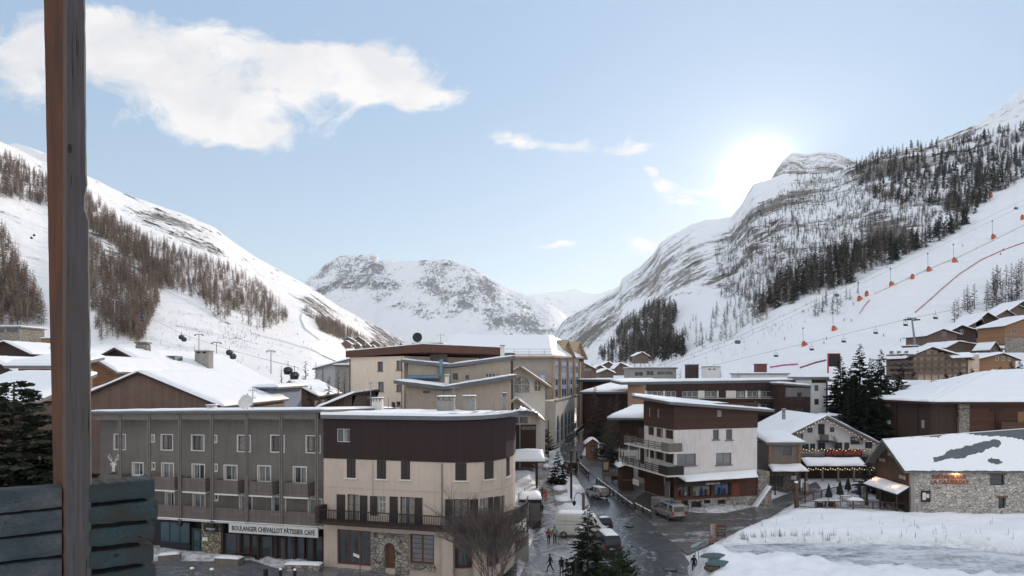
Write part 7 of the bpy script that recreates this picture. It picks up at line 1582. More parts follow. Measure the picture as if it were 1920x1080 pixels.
m = MB(); m.box(-w/2, w/2, 0, 3.4, -.3, z); m.build('body', m_black, t); m = MB(); m.box(-w/2-.02, -.12, -.05, -.01, 1.2, z-.25); m.build('shutter_panel', m_concrete, t); m = MB(); m.box(.0, w/2-.15, -.1, -.01, .9, z-.35); m.build('menu_panel', mat_plain('slate_panel', (.10, .10, .09), .6, 0, .3, 6), t); m = MB(); m.box(-w/2-.1, w/2+.1, -.15, 3.5, z, z+.08); o = m.build('roof', m_dkmetal, t); m = MB(); snow_patch(m, (-w/2-.05, -.1, z+.084), (w/2+.05, -.1, z+.084), (w/2+.05, 3.4, z+.084), (-w/2-.05, 3.4, z+.084), .55, .35); m.build('roof_snow', m_snow, o, True)
# the stack of terraces at the corner hotel's street side
t = thing('street_terrace', 'raised terrace with iron rails along the side of the corner hotel', 'terrace', (PX(966, 74), 74, 1.0)); m = MB(); m.box(-1.2, 1.3, -6, 14, -1, 1.9); m.build('base', m_concrete, t)
m = MB(); pickets(m, (1.25, -6, 1.9), (1.25, 14, 1.9), 1.1, .18, .03, .03, .06, .1); pickets(m, (-1.2, -5.95, 1.9), (1.2, -5.95, 1.9), 1.1, .18, .03, .03, .06, .1); m.build('railing', m_black, t); m = MB(); snow_patch(m, (-1.2, -5.8, 1.904), (1.15, -5.8, 1.904), (1.15, 13.8, 1.904), (-1.2, 13.8, 1.904), .3, .6); m.build('snow', m_snow, t, True)
def lump(name, label, px, py, sx, sy, sz, base=True, cat='planter', rz=0):
    t = thing(name, label, cat, gsurf(px, py) if name == 'tarp' else gp(px, py), rz); m = MB()
    if base: m.box(-sx, sx, -sy, sy, -.3, .45); m.build('box', m_concrete, t); m = MB()
    m.ell((0, 0, .42 if base else .1), sx*1.04, sy*1.04, sz, 14, 7, .06); m.build('snow', m_snow, t, True); return t
for i, (x, y, a, b, lb) in enumerate([(1049, 922, 1.0, 1.5, 'snow heaped planter left of the tall lamp post'), (1056, 943, 1.1, 1.3, 'snow heaped planter in front of the tall lamp post'), (1024, 880, .6, .9, 'snowy stone block by the shelter, lower of the two'), (1022, 866, .6, .9, 'snowy stone block by the shelter, upper of the two'), (1037, 900, .8, 1.2, 'snow heaped planter under the dark fir'), (1052, 896, .7, .9, 'snow heap right of the dark fir')]): lump('planter', lb, x, y, a, b, .5)
def board_sign(name, label, px, py, w, h, hb, faces, frame, rz=0, legs=True, texts=(), cat='sign'):
    t = thing(name, label, cat, gp(px, py), rz); m = MB(); m.box(-w/2, w/2, 0, .05, hb, hb+h); m.build('board', faces, t); m = MB()
    for q in ((-w/2-.06, -w/2, hb-.06, hb+h+.06), (w/2, w/2+.06, hb-.06, hb+h+.06)): m.box(q[0], q[1], -.02, .07, q[2], q[3])
    m.box(-w/2, w/2, -.02, .07, hb+h, hb+h+.06); m.box(-w/2, w/2, -.02, .07, hb-.06, hb); m.build('frame', frame, t)
    if legs:
        for x in (-w/2-.03, w/2+.03): m = MB(); m.box(x-.035, x+.035, .0, .06, -.2, hb-.065); m.build('leg', frame, t)
    for tx, mt_, x, z, s, ww in texts: lettering(t, tx, mt_, (x*w, -.008, hb+h*z), s*h, ww*w)
    return t
m_orfr = mat_plain('orange_frame', (.25, .085, .035), .6, 0, .2, 5); m_paper = mat_plain('menu_paper', (.40, .37, .33), .8, 0, .3, 9)
board_sign('menu_board', 'orange framed menu board with pale sheet, left of the pair by the snow bank', 1339, 1010, .85, 1.25, .35, m_paper, m_orfr, .05, True, [('----', m_ltr, 0, .85, .12, .5), ('-- ----', m_ltr, 0, .6, .08, .6)]); board_sign('menu_board', 'orange framed menu board with large lettering, right of the pair by the snow bank', 1352, 1012, .95, 1.25, .35, mat_plain('chalk_board', (.07, .055, .05), .8, 0, .3, 9), m_orfr, -.1, True, [('-----', m_paper, 0, .75, .2, .85), ('--- --', m_paper, 0, .5, .2, .8), ('----', m_paper, 0, .25, .2, .5)])
board_sign('menu_board', 'pink framed menu board standing on the ramp to the restaurant', 1511, 925, .8, 1.1, .3, m_paper, m_orfr, 0, True, [('-- --', m_ltr, 0, .7, .14, .7)])
board_sign('poster_stand', 'red poster stand with pale sheet beside the terraces', 1136, 896, 1.0, 1.9, .9, mat_plain('poster_red', (.16, .04, .035), .6, 0, .2, 5), m_railwood, 0, True, [('----', m_paper, 0, .7, .2, .5)])
m = MB(); m.box(-.38, .38, -.03, -.005, 1.3, 2.5); m.build('sheet', m_paper, bpy.data.objects['poster_stand'])
t = hut('shack', 'low brown shack with snowy parasol tops beside the shop house terraces', 1164, 1188, 872, 905, 101, 3.0, mat_wood('shack_boards', (.06, .03, .022), (.10, .052, .038), .2), .3, False, .25, 'shack'); lettering(t, '--- -----', m_paper, (0, -.02, 1.55), .3, 1.3)
lump('snow_parasol', 'snow covered open parasol above the brown shack, left one', 1161, 872, 1.0, 1.0, .4, False, 'parasol'); lump('snow_parasol', 'snow covered open parasol above the brown shack, right one', 1174, 872, 1.0, 1.0, .4, False, 'parasol')
for n_ in ('snow_parasol', 'snow_parasol.001'):
    o = bpy.data.objects[n_]; m = MB(); m.tube([(0, 0, -.1), (0, 0, -2.6)], .04, 6); m.build('pole', m_dkmetal, o); m = MB(); m.tube([(0, 0, -.12), (0, 0, .06)], [1.05, .3], 10); m.build('canopy', m_dkwood, o); o.location.z += 2.7
def bench(label, px, py, rz=0, w=1.6, name='bench', mt=None):
    t = thing(name, label, 'bench', gp(px, py), rz); m = MB(); m.box(-w/2, w/2, -.22, .22, .42, .48); m.build('seat', mt or m_gywood, t); m = MB(); m.box(-w/2, w/2, .2, .25, .5, .95); m.build('backrest', mt or m_gywood, t)
    for x in (-w/2+.15, w/2-.15): m = MB(); m.box(x-.05, x+.05, -.2, .19, -.1, .419); m.build('leg', m_dkmetal, t)
    return t
bench('pale timber bench at the terrace edge beside the poster stand', 1142, 899, 0, 1.9); bench('dark bench by the shop house steps', 1160, 905, 0, 2.2, 'bench', m_dkwood)
bench('red brown bench outside the bakery window', 468, 1046, -.2, 1.7, 'bench', m_redbrown)
# low planters, tubs and bollards before the bakery
for i, (x, y, w, rz, lb) in enumerate([(430, 1056, 2.4, -.2, 'long timber planter box edged with snow before the bakery'), (570, 1068, 3.2, -.1, 'snowy stone edged planter at the right of the bakery plaza'), (318, 1049, 1.8, .3, 'short timber planter box at the left of the plaza')]):
    t = thing('planter', lb, 'planter', gp(x, y), rz); m = MB(); m.box(-w/2, w/2, -.5, .5, -.2, .5); m.build('box', m_gywood if i != 1 else m_stone, t); m = MB(); snow_patch(m, (-w/2, -.5, .502), (w/2, -.5, .502), (w/2, .5, .502), (-w/2, .5, .502), .2, .25); m.build('snow', m_snow, t, True)
for i, (x, y, r, lb) in enumerate([(360, 1090, .17, 'stout timber bollard with snow cap, left of the plaza pair'), (397, 1092, .17, 'stout timber bollard with snow cap, right of the plaza pair'), (498, 1092, .2, 'black bollard without snow at the plaza edge'), (526, 1092, .13, 'slim black bollard with snow ball top, left of two'), (553, 1093, .13, 'slim black bollard with snow ball top, right of two')]):
    t = thing('bollard', lb, 'bollard', gp(x, y)); m = MB(); m.cyl((0, 0, -.2), r, 1.25, 10); m.build('shaft', m_black if i > 1 else m_gywood, t)
    if i != 2: m = MB(); m.ell((0, 0, 1.08), r*1.05, r*1.05, .12, 10, 5); m.build('snow_cap', m_snow, t, True)
t = thing('road_sign', 'thin brown sign pole with small white arrow board before the corner hotel', 'sign', gp(675, 1088)); m = MB(); m.tube([(0, 0, -.2), (0, 0, 3.6)], .05, 6); m.build('pole', m_railwood, t); m = MB(); m.prism([(-.55, -.07, 2.05), (-.05, -.07, 1.85), (-.05, -.07, 2.1), (-.55, -.07, 2.3)], (0, .03, 0)); m.build('arrow_board', m_white, t)
t = thing('direction_sign', 'pale teal direction arrow sign on thin legs at the street corner', 'sign', gp(1306, 1062)); m = MB(); m.tube([(-.2, 0, -.2), (-.1, 0, 1.9)], .04, 6); m.tube([(.25, 0, -.2), (.15, 0, 1.9)], .04, 6); m.build('leg', m_steel, t); m = MB(); m.prism([(-.6, -.06, 1.75), (.1, -.06, 2.0), (.55, -.06, 2.35), (.1, -.06, 2.3), (-.5, -.06, 2.0)], (0, .04, 0)); m.build('arrow_board', mat_plain('teal_board', (.30, .42, .42), .5, 0, .1, 3), t)
t = thing('direction_sign', 'pale teal panel at the bottom edge between fir and pine', 'sign', gp(1110, 1100)); m = MB(); m.tube([(0, 0, -.2), (0, 0, 1.6)], .05, 6); m.build('pole', m_steel, t); m = MB(); m.box(-.8, .7, -.06, -.02, 1.2, 1.9); m.build('board', bpy.data.materials['teal_board'], t)
for i, (x, y, lb) in enumerate([(1331, 1024, 'orange and black marker post, left of two on the bank'), (1336, 1024, 'orange and black marker post, right of two on the bank')]):
    t = thing('marker_post', lb, 'post', gp(x, y)); m = MB(); m.box(-.09, .09, -.05, .05, -.2, .35); m.build('base', m_black, t); m = MB(); m.box(-.09, .09, -.05, .05, .351, .75); m.build('top', m_orfr, t)
m_boat = mat_plain('teal_hull', (.06, .10, .11), .45, 0, .2, 2)
for i, (x, y, lb) in enumerate([(1337, 1047, 'upper overturned teal boat hull on the snow heap'), (1346, 1066, 'lower overturned teal boat hull on the snow heap')]):
    t = thing('boat', lb, 'boat', gsurf(x, y), .12); m = MB(); n = 11; rows = []
    for k in range(n): s = -1+2*k/(n-1); w = .48*(1-abs(s)**2.4)+.02; rows.append(m.vs([(s*1.2, w*math.cos(a), .05+.36*(1-.6*abs(s)**3)*math.sin(a)) for a in np.linspace(math.pi, 0, 9)]))
    for a, b in zip(rows, rows[1:]):
        for k in range(8): m.face(a+k, a+k+1, b+k+1, b+k)
    m.build('hull', m_boat, t, True); m = MB(); m.tube([(-1.2, 0, .16), (0, 0, .42), (1.2, 0, .16)], .03, 6); m.build('keel', m_boat, t)
lump('tarp', 'small brown and green tarp heap below the boat hulls', 1337, 1074, .8, .5, .35, False, 'tarp'); bpy.data.objects['tarp'].children[0].data.materials[0] = mat_plain('tarp_brown', (.10, .075, .05), .7, 0, .3, 4)
for i, (x, y, lb) in enumerate([(1180, 987, 'round manhole cover in the middle of the road'), (1256, 1069, 'square drain grate at the near end of the road')]):
    t = thing('manhole_cover', lb, 'manhole', gp(x, y, .04)); m = MB(); (m.cyl((0, 0, 0), .55, .04, 16) if i == 0 else m.box(-.6, .6, -.5, .5, 0, .04)); m.build('frame', m_dkmetal, t); m = MB(); (m.cyl((0, 0, .041), .4, .015, 16) if i == 0 else m.box(-.5, .5, -.4, .4, .041, .055)); m.build('lid', m_fascia, t)
# ================= vehicles =================
m_tyre = mat_plain('tyre_rubber', (.015, .015, .016), .8, 0, .1, 5); m_rim = mat_plain('wheel_rim', (.25, .25, .26), .4, .8, .1, 5); m_tail = mat_plain('tail_lamp', (.28, .015, .012), .2, 0, .1, 5); m_head = mat_plain('headlamp', (.55, .55, .53), .15, 0, .1, 5); m_carglass = mat_glass('car_glass', (.012, .014, .017), .05); m_plate = mat_plain('number_plate', (.5, .49, .42), .5, 0, .1, 5); m_trim = mat_plain('black_plastic', (.02, .02, .021), .6, 0, .15, 6)
def vehicle(name, label, cat, wp, rz, st, paint, wheels, wr, panes, roof=(2, 3), snow=0, tail=True, plate=True, extra=None):
    t = thing(name, label, cat, wp, rz); m = MB(); rows = []
    def sec(s): y, zl, zb, zt, wb, wt = s; return [(-wb*.92, y, zl), (-wb, y, zl+(zb-zl)*.35), (-wb*.99, y, zb-.05), (-wb*.955, y, zb), (-wt-.03, y, zt-.07), (-wt+.08, y, zt), (wt-.08, y, zt), (wt+.03, y, zt-.07), (wb*.955, y, zb), (wb*.99, y, zb-.05), (wb, y, zl+(zb-zl)*.35), (wb*.92, y, zl)]
    for s in st: rows.append(m.vs(sec(s)))
    for a, b in zip(rows, rows[1:]):
        for k in range(12): m.face(a+k, b+k, b+(k+1) % 12, a+(k+1) % 12)
    m.face(*[rows[0]+k for k in range(12)]); m.face(*[rows[-1]+k for k in range(11, -1, -1)]); m.build('body', paint, t)
    S = [sec(s) for s in st]; V = Vector
    for kind, i, j, a, b in panes:
        m = MB()
        if kind == 'side':
            for sg, (lo, hi) in ((-1, (3, 4)), (1, (8, 7))):
                m = MB()
                def q(i_, f, e):  # f along, e up
                    i0 = min(int(f), len(S)-2); fr = f-i0; A = V(S[i0][lo]).lerp(V(S[i0+1][lo]), fr); B = V(S[i0][hi]).lerp(V(S[i0+1][hi]), fr); return A.lerp(B, e)+V((sg*.012, 0, 0))
                m.poly([q(0, i+a, .06), q(0, j-a, .06), q(0, j-b, .96), q(0, i+b, .96)][::sg])
                m.build('window', m_carglass, t)
            continue
        else:
            A0, A1, B0, B1 = V(S[i][4]), V(S[i][7]), V(S[j][4]), V(S[j][7])
            if kind == 'end': A0, A1 = V(S[i][3]), V(S[i][8])
            nrm = (A1-A0).cross(B0-A0).normalized(); nrm = nrm if nrm.dot(V((0, -1 if i < j else 1, .3))) > 0 else -nrm; nrm *= .03
            p = lambda u, v: A0.lerp(A1, u).lerp(B0.lerp(B1, u), v)+nrm
            m.poly([p(.07, a), p(.93, a), p(.93, b), p(.07, b)])
        m.build('window', m_carglass, t)
    for y in wheels:
        for sg in (-1, 1):
            w = max(s[4] for s in st); m = MB(); x0 = sg*(w-.2); x1 = sg*(w+.015); m.tube([(x0, y, wr), (x1-sg*.03, y, wr), (x1, y, wr)], [wr, wr, wr*.93], 16); o = m.build('wheel', m_tyre, t); m = MB(); m.tube([(x1+sg*.002, y, wr), (x1+sg*.012, y, wr)], [wr*.62, wr*.5], 12); m.build('rim', m_rim, o)
    y0 = st[0][0]; w0 = st[0][4]; zb0 = st[1][2]
    for sg in (-1, 1):
        m = MB(); xa, xb = sorted((sg*w0*.80, sg*w0*1.02)); m.box(xa, xb, y0-.02, y0+.12, zb0-.32, zb0+.06); m.build('tail_light', m_tail, t)
        y1 = st[-1][0]; w1 = st[-1][4]; m = MB(); xa, xb = sorted((sg*w1*.6, sg*w1*.98)); m.box(xa, xb, y1-.15, y1+.02, st[-1][2]-.08, st[-1][2]+.06); m.build('headlight', m_head, t)
        m = MB(); ym = st[-3][0]-.25; xa, xb = sorted((sg*(st[-3][4]+.0), sg*(st[-3][4]+.2))); m.box(xa, xb, ym, ym+.12, st[-3][2]+.0, st[-3][2]+.18); m.build('mirror', m_trim, t)
    if plate: m = MB(); m.box(-.26, .26, y0-.03, y0-.001, zb0-.38, zb0-.26); m.build('number_plate', m_plate, t)
    m = MB(); m.box(-w0*.98, w0*.98, y0-.06, y0+.08, st[0][1]-.06, st[0][1]+.14); m.build('bumper', m_trim if paint != m_wvan else paint, t)
    if snow:
        i, j = roof; A, B = S[i], S[j]; m = MB(); up = V((0, 0, .01)); snow_patch(m, V(A[5])+up, V(A[6])+up, V(B[6])+up, V(B[5])+up, snow, .25, .05); m.build('roof_snow', m_snow, t, True)
    return t
m_silver = mat_plain('silver_paint', (.30, .30, .31), .3, .5, .06, 1.5, dirt=(.14, .13, .12, .4)); m_beige = mat_plain('champagne_paint', (.34, .31, .28), .35, .4, .06, 1.5, dirt=(.16, .145, .13, .5)); m_wvan = mat_plain('white_van_paint', (.56, .54, .50), .4, 0, .05, 1, dirt=(.3, .27, .24, .4)); m_dkcar = mat_plain('dark_grey_paint', (.02, .022, .028), .3, .3, .1, 2, dirt=(.08, .075, .07, .4)); m_red = mat_plain('red_car_paint', (.28, .03, .03), .3, .2, .1, 2); m_blue = mat_plain('blue_car_paint', (.012, .018, .04), .3, .3, .1, 2); m_green = mat_plain('teal_van_paint', (.02, .16, .13), .4, 0, .1, 2)
hatch = [(-2.12, .42, .80, .95, .80, .70), (-2.02, .32, .93, 1.28, .86, .66), (-1.75, .28, .94, 1.48, .88, .63), (-.4, .28, .93, 1.54, .89, .65), (.3, .28, .92, 1.47, .89, .63), (1.05, .28, .93, 1.0, .88, .78), (1.8, .3, .82, .86, .84, .75), (2.12, .38, .6, .66, .74, .66)]
mpv = [(-2.45, .42, 1.0, 1.12, .9, .84), (-2.37, .33, 1.04, 1.84, .94, .80), (-2.15, .3, 1.04, 1.95, .95, .78), (.7, .3, 1.04, 1.95, .95, .78), (1.15, .3, 1.03, 1.82, .95, .76), (1.75, .3, 1.02, 1.12, .94, .82), (2.3, .32, .85, .9, .88, .78), (2.45, .4, .6, .66, .8, .72)]
panel_van = [(-2.9, .45, 1.2, 2.2, .98, .9), (-2.85, .38, 1.25, 2.45, 1.0, .88), (-2.6, .36, 1.25, 2.55, 1.01, .86), (1.2, .36, 1.25, 2.52, 1.01, .86), (1.6, .36, 1.2, 2.30, 1.01, .82), (2.25, .36, 1.15, 1.25, 1.0, .86), (2.75, .4, .95, 1.0, .95, .82), (2.9, .45, .7, .75, .86, .78)]
hp = [('end', 1, 2, .02, .9), ('top', 5, 4, .08, .92), ('side', 1.2, 3, .18, .35), ('side', 3, 4.6, .06, .3)]
def at(px, py, dz=.03): return gp(px, py, dz)
vehicle('car', 'silver hatchback with snow on its roof driving away on the road', 'car', at(1119, 932), .42, hatch, m_silver, (-1.3, 1.3), .32, hp, (2, 4), .10)
mp = [('end', 1, 2, .05, .55), ('end', 0, 1, .15, .9), ('top', 5, 4, .08, .92), ('side', 1.3, 2.3, .05, .1), ('side', 2.35, 3, .03, .05), ('side', 3.03, 4.7, .03, .3)]
v = vehicle('minivan', 'champagne minivan seen from behind at the side street corner', 'van', at(1254, 970), .30, mpv, m_beige, (-1.5, 1.5), .34, mp, (2, 3), 0); m = MB(); m.box(-.55, .55, -1.6, .4, 1.952, 1.97); m.build('glass_roof', mat_glass('sunroof', (.05, .08, .11), .1), v)
for sx in (-.72, .72): m = MB(); m.tube([(sx, -2.0, 1.97), (sx, .6, 1.97)], .025, 5); m.build('roof_rail', m_steel, v)
v = vehicle('panel_van', 'big white panel van under snow parked across the strip behind the fir', 'van', at(1090, 1006), -1.72, panel_van, m_wvan, (-1.9, 1.7), .36, [('top', 5, 4, .08, .92), ('side', 3.25, 4.7, .02, .3)], (2, 3), .25)
for z in (.9, 1.5, 1.9): m = MB(); m.box(-1.025, 1.025, -2.5, 1.2, z, z+.03); m.build('body_seam', m_wvan, v)
vehicle('car', 'dark blue car just visible between the fir and the road', 'car', at(1124, 990), .25, hatch, m_blue, (-1.3, 1.3), .32, hp, (2, 5), .2)
vehicle('minivan', 'dark grey minivan with snowy roof parked behind the fir', 'van', at(1137, 1032), .12, mpv, m_dkcar, (-1.5, 1.5), .34, mp, (2, 3), .2)
jeep = [(-2.0, .55, 1.05, 1.5, .84, .78), (-1.95, .5, 1.1, 1.85, .86, .78), (-1.8, .5, 1.1, 1.9, .87, .77), (.2, .5, 1.1, 1.9, .87, .77), (.5, .5, 1.1, 1.8, .87, .75), (.8, .5, 1.1, 1.16, .87, .8), (1.7, .52, 1.05, 1.1, .85, .78), (1.9, .55, .8, .86, .8, .74)]
vehicle('off_road_car', 'black boxy off-road car seen from behind beside the dark fir', 'car', at(1067, 886), .25, jeep, mat_plain('matt_black_paint', (.016, .016, .016), .5, .1, .1, 3), (-1.25, 1.25), .4, [('end', 1, 2, .05, .5), ('side', 1.3, 2.9, .06, .1)], (2, 3), 0)
v = vehicle('truck', 'white box truck with teal cab coming down the street', 'truck', at(1134, 797), math.pi-.05, [(-3.2, .5, 1.3, 3.0, 1.05, 1.0), (-3.15, .45, 1.3, 3.05, 1.08, 1.02), (-3.0, .45, 1.3, 3.08, 1.1, 1.03), (1.0, .45, 1.3, 3.08, 1.1, 1.03), (1.02, .45, 1.3, 2.25, 1.0, .85), (1.9, .45, 1.25, 1.4, 1.0, .88), (2.3, .45, 1.0, 1.05, .97, .85), (2.45, .5, .8, .85, .9, .8)], m_wvan, (-2.0, 1.7), .4, [('top', 5, 4, .08, .92), ('side', 4.1, 4.8, .02, .3)], (2, 3), .12); m = MB(); m.box(-1.02, 1.02, 1.9, 2.5, .5, 1.0); m.build('cab_front', m_green, v)
vehicle('van', 'green van parked by the far end of the pale arcade', 'van', at(1113, 783), math.pi+.05, mpv, m_green, (-1.5, 1.5), .34, mp, (2, 3), .1)
# bicycles / moped leaning beside the road
def bicycle(label, px, py, rz, col):
    t = thing('bicycle', label, 'bicycle', gp(px, py, .02), rz)
    for x in (-.52, .52):
        m = MB(); pts = [(x+.33*math.cos(a), 0, .34+.33*math.sin(a)) for a in np.linspace(0, 2*math.pi, 17)]; m.tube(pts, .028, 5, False); o = m.build('wheel', m_tyre, t); m = MB()
        for a in np.linspace(0, math.pi, 5)[:-1]: m.tube([(x-.3*math.cos(a), 0, .34-.3*math.sin(a)), (x+.3*math.cos(a), 0, .34+.3*math.sin(a))], .006, 3)
        m.build('spokes', m_steel, o)
    m = MB()
    for a, b in (((-.52, 0, .34), (-.12, 0, .32)), ((-.12, 0, .32), (-.25, 0, .82)), ((-.25, 0, .82), (-.52, 0, .34)), ((-.12, 0, .32), (.36, 0, .82)), ((-.24, 0, .78), (.36, 0, .84)), ((.34, 0, .95), (.52, 0, .34))): m.tube([a, b], .02, 5)
    m.build('frame', col, t); m = MB(); m.tube([(.34, -.26, .98), (.36, 0, 1.0), (.34, .26, .98)], .016, 5); m.build('handlebar', m_dkmetal, t); m = MB(); m.ell((-.27, 0, .88), .13, .07, .04, 8, 5); m.build('saddle', m_black, t)
bicycle('bicycle standing at the left edge of the road behind the silver car', 1110, 943, 1.2, m_dkcar); bicycle('bicycle leaning on the terrace above the black stall', 994, 938, .3, m_dkcar)
# ================= people =================
m_skin = mat_plain('skin', (.42, .26, .19), .6, 0, .05, 4); m_hair = mat_plain('dark_hair', (.03, .02, .015), .7, 0, .2, 9); m_eye = mat_plain('eye_dark', (.02, .015, .012), .2)
def cloth(n, c): return mat_plain(n, c, .85, 0, .18, 6)
c_blk, c_nav, c_red, c_gry, c_ora, c_blu, c_olive = cloth('black_cloth', (.014, .014, .016)), cloth('dark_navy_cloth', (.02, .022, .04)), cloth('red_orange_cloth', (.36, .05, .02)), cloth('grey_cloth', (.10, .10, .11)), cloth('hi_vis_orange', (.62, .17, .02)), cloth('bright_blue_cloth', (.02, .16, .36)), cloth('olive_cloth', (.06, .06, .045))
face_me = None
def person(label, px, py, rz, jacket, trousers, stride=.25, h=1.75, lean=0, hat=None, pack=None, swing=.25, group=None, hi=None, child=False):
    global face_me
    wp = gp(px, py, .03); s = h/1.75; V, E, Rd = [], [], []
    def v(p, r, par=None):
        V.append(Vector(p)*s); Rd.append(r*s); i = len(V)-1
        if par is not None: E.append((par, i))
        return i
    pel = v((0, 0, .95), .15); b1 = v((0, .01+lean*.1, 1.12), .135, pel); b2 = v((0, .02+lean*.25, 1.33), .155, b1); nk = v((0, .01+lean*.32, 1.49), .055, b2); hd = v((0, .03+lean*.36, 1.585), .088, nk); top = v((0, .02+lean*.36, 1.685), .075, hd)
    for sg in (-1, 1):
        f = stride*sg; hp = v((sg*.095, 0, .88), .095, pel); kn = v((sg*.105, f*.55+.04, .50), .068, hp); an = v((sg*.11, f-.02, .11 if f > 0 else .15), .048, kn); heel = v((sg*.11, f-.05, .05 if f > 0 else .07), .045, an); v((sg*.125, f+.16, .035), .036, heel)
        g = -swing*sg; sh = v((sg*.19, .01+lean*.27, 1.40), .072, b2); el = v((sg*.255, g*.35+lean*.2-.02, 1.13), .055, sh); wr = v((sg*.26, g+.04+lean*.2, .90), .036, el); pm = v((sg*.262, g*1.12+.05+lean*.2, .83), .034, wr)
        for k, (dx, dy, L) in enumerate(((-.022, .018, .075), (-.008, .022, .085), (.008, .02, .08), (.02, .012, .065))):
            a = v((sg*.262+dx, g*1.15+.055+dy+lean*.2, .83-.045), .0095, pm); v((sg*.262+dx, g*1.15+.045+dy+lean*.2, .83-.045-L*.55), .008, a)
        a = v((sg*.235, g*1.1+.085+lean*.2, .825), .011, pm); v((sg*.232, g*1.1+.105+lean*.2, .79), .009, a)
    me = bpy.data.meshes.new('tmp'); me.from_pydata([tuple(p) for p in V], E, []); o = bpy.data.objects.new('tmp', me); COL.objects.link(o); sk = o.modifiers.new('s', 'SKIN'); sk.use_smooth_shade = True; o.modifiers.new('u', 'SUBSURF').levels = 1
    if not me.skin_vertices: pass
    for d, r in zip(me.skin_vertices[0].data, Rd): d.radius = (r, r)
    for i, d in enumerate(me.skin_vertices[0].data): d.use_root = i == 0
    bpy.context.view_layer.update(); m2 = bpy.data.meshes.new_from_object(o.evaluated_get(bpy.context.evaluated_depsgraph_get())); bpy.data.objects.remove(o); bpy.data.meshes.remove(me)
    m2.materials.clear()
    for q in (jacket, trousers, m_skin, c_blk): m2.materials.append(q)
    for p in m2.polygons:
        c = p.center/s; p.material_index = 2 if (c.z > 1.49 or (abs(c.x) > .2 and c.z < .87 and c.z > .6)) else 3 if c.z < .13 else 0 if c.z > .86 else 1; p.use_smooth = True
    t = thing('person', label, 'person', wp, rz, group); m2.name = 'body'; bd = bpy.data.objects.new('body', m2); COL.objects.link(bd); bd.parent = t
    hc = V[hd]; m = MB(); m.ell((hc.x, hc.y-.012*s, hc.z+.045*s), .105*s, .112*s, .095*s, 12, 8); m.build('hat' if hat else 'hair', hat or m_hair, t, True)
    m = MB()
    for sg in (-1, 1): m.ell((hc.x+sg*.035*s, hc.y+.088*s, hc.z+.005*s), .012, .008, .009, 6, 4); m.ell((hc.x+sg*.092*s, hc.y, hc.z), .012, .022, .032, 6, 4)
    m.ell((hc.x, hc.y+.1*s, hc.z-.025*s), .014, .02, .024, 6, 4); m.ell((hc.x, hc.y+.088*s, hc.z-.058*s), .026, .008, .008, 6, 4); m.build('face', m_skin, t)
    if pack: m = MB(); m.ell((0, -.2+lean*.2, 1.25*s), .16, .12, .24, 10, 7); m.build('backpack', pack, t, True)
    if hi: m = MB(); m.tube([(0, .0, 1.0*s), (0, 0.01, 1.2*s), (0, .02, 1.36*s)], [.2, .19, .215], 12, False); m.build('vest', hi, t)
    return t
person('person in red orange ski suit walking on the pavement by the planters', 1023, 941, .1, c_red, c_red, .18, 1.75, 0, c_red)
person('person in dark clothes beside the red orange ski suit', 1017, 936, .2, c_olive, c_blk, .15, 1.7, 0)
person('person in black with small red backpack, left of the walking pair', 1029, 1022, .05, c_blk, c_blk, .2, 1.75, .1, c_blk, c_red)
person('person with bright blue top and hat, right of the walking pair', 1040, 1019, -.05, c_blu, c_nav, .2, 1.78, .1, c_blu, cloth('yellow_cloth', (.45, .28, .03)))
person('person in black striding left at the bottom of the pavement', 1032, 1074, 1.35, c_blk, c_blk, .34, 1.78, .15)
person('person in black jacket and grey trousers at the bottom of the pavement', 1053, 1080, 2.9, c_blk, c_gry, .12, 1.75, 0)
person('small person in dark jacket close to the fir at the bottom edge', 1063, 1077, 2.6, c_nav, c_blk, .1, 1.35, 0, c_nav)
person('person in long dark coat standing at the street corner by the teal arrow', 1301, 1076, 2.8, c_blk, c_nav, .08, 1.75, 0)
person('worker in orange vest beside the street barrier, leftmost of three', 1094, 797, 2.9, c_ora, c_nav, .1, 1.75, .15, None, None, .25, 'street workers', c_ora); person('worker in orange vest standing in the middle of the three', 1101, 794, 3.4, c_ora, c_nav, .12, 1.78, 0, None, None, .25, 'street workers', c_ora); person('worker in orange vest nearest to the white truck', 1105, 793, 2.5, c_ora, c_nav, .1, 1.75, 0, None, None, .25, 'street workers', c_ora)
person('person in dark clothes leaning at the right side of the black stall', 1017, 968, 1.2, c_blk, c_blk, .05, 1.7, .2); person('person in dark clothes under the timber shelter', 1006, 880, 2.2, c_nav, c_blk, .2, 1.75, 0)
# ================= ski lifts, snow guns and slope furniture =================
def on(slope, px, py):
    p, ok = slope.at(np.array([float(px)]), np.array([float(py)])); return Vector(p[0])
def pylon(label, base, ytop, px_top=None, w=5.0, slope=None, rz=0.3, r=.45):
    b = base; h = PZ(ytop, b.y)-b.z; t = thing('lift_pylon', label, 'lift pylon', b, rz); x = (PX(px_top, b.y)-b.x) if px_top else 0; m = MB(); m.tube([(0, 0, -1), (x, 0, h)], [r, r*.7], 8); m.build('mast', m_steel, t)
    m = MB(); m.box(x-w/2, x+w/2, -.25, .25, h-.3, h+.3); m.build('crossarm', m_steel, t)
    for s in (-1, 1): m = MB(); m.box(x+s*w/2-.3, x+s*w/2+.3, -1.8, 1.8, h-.9, h-.35); m.build('sheave_train', m_dkmetal, t)
    return t
b = on(SR, 1716, 644); pylon('large T-shaped grey chairlift pylon above the timber residence', Vector((PX(1716, 290), 290, PZ(644, 290))), 597, 1708, 4.6)
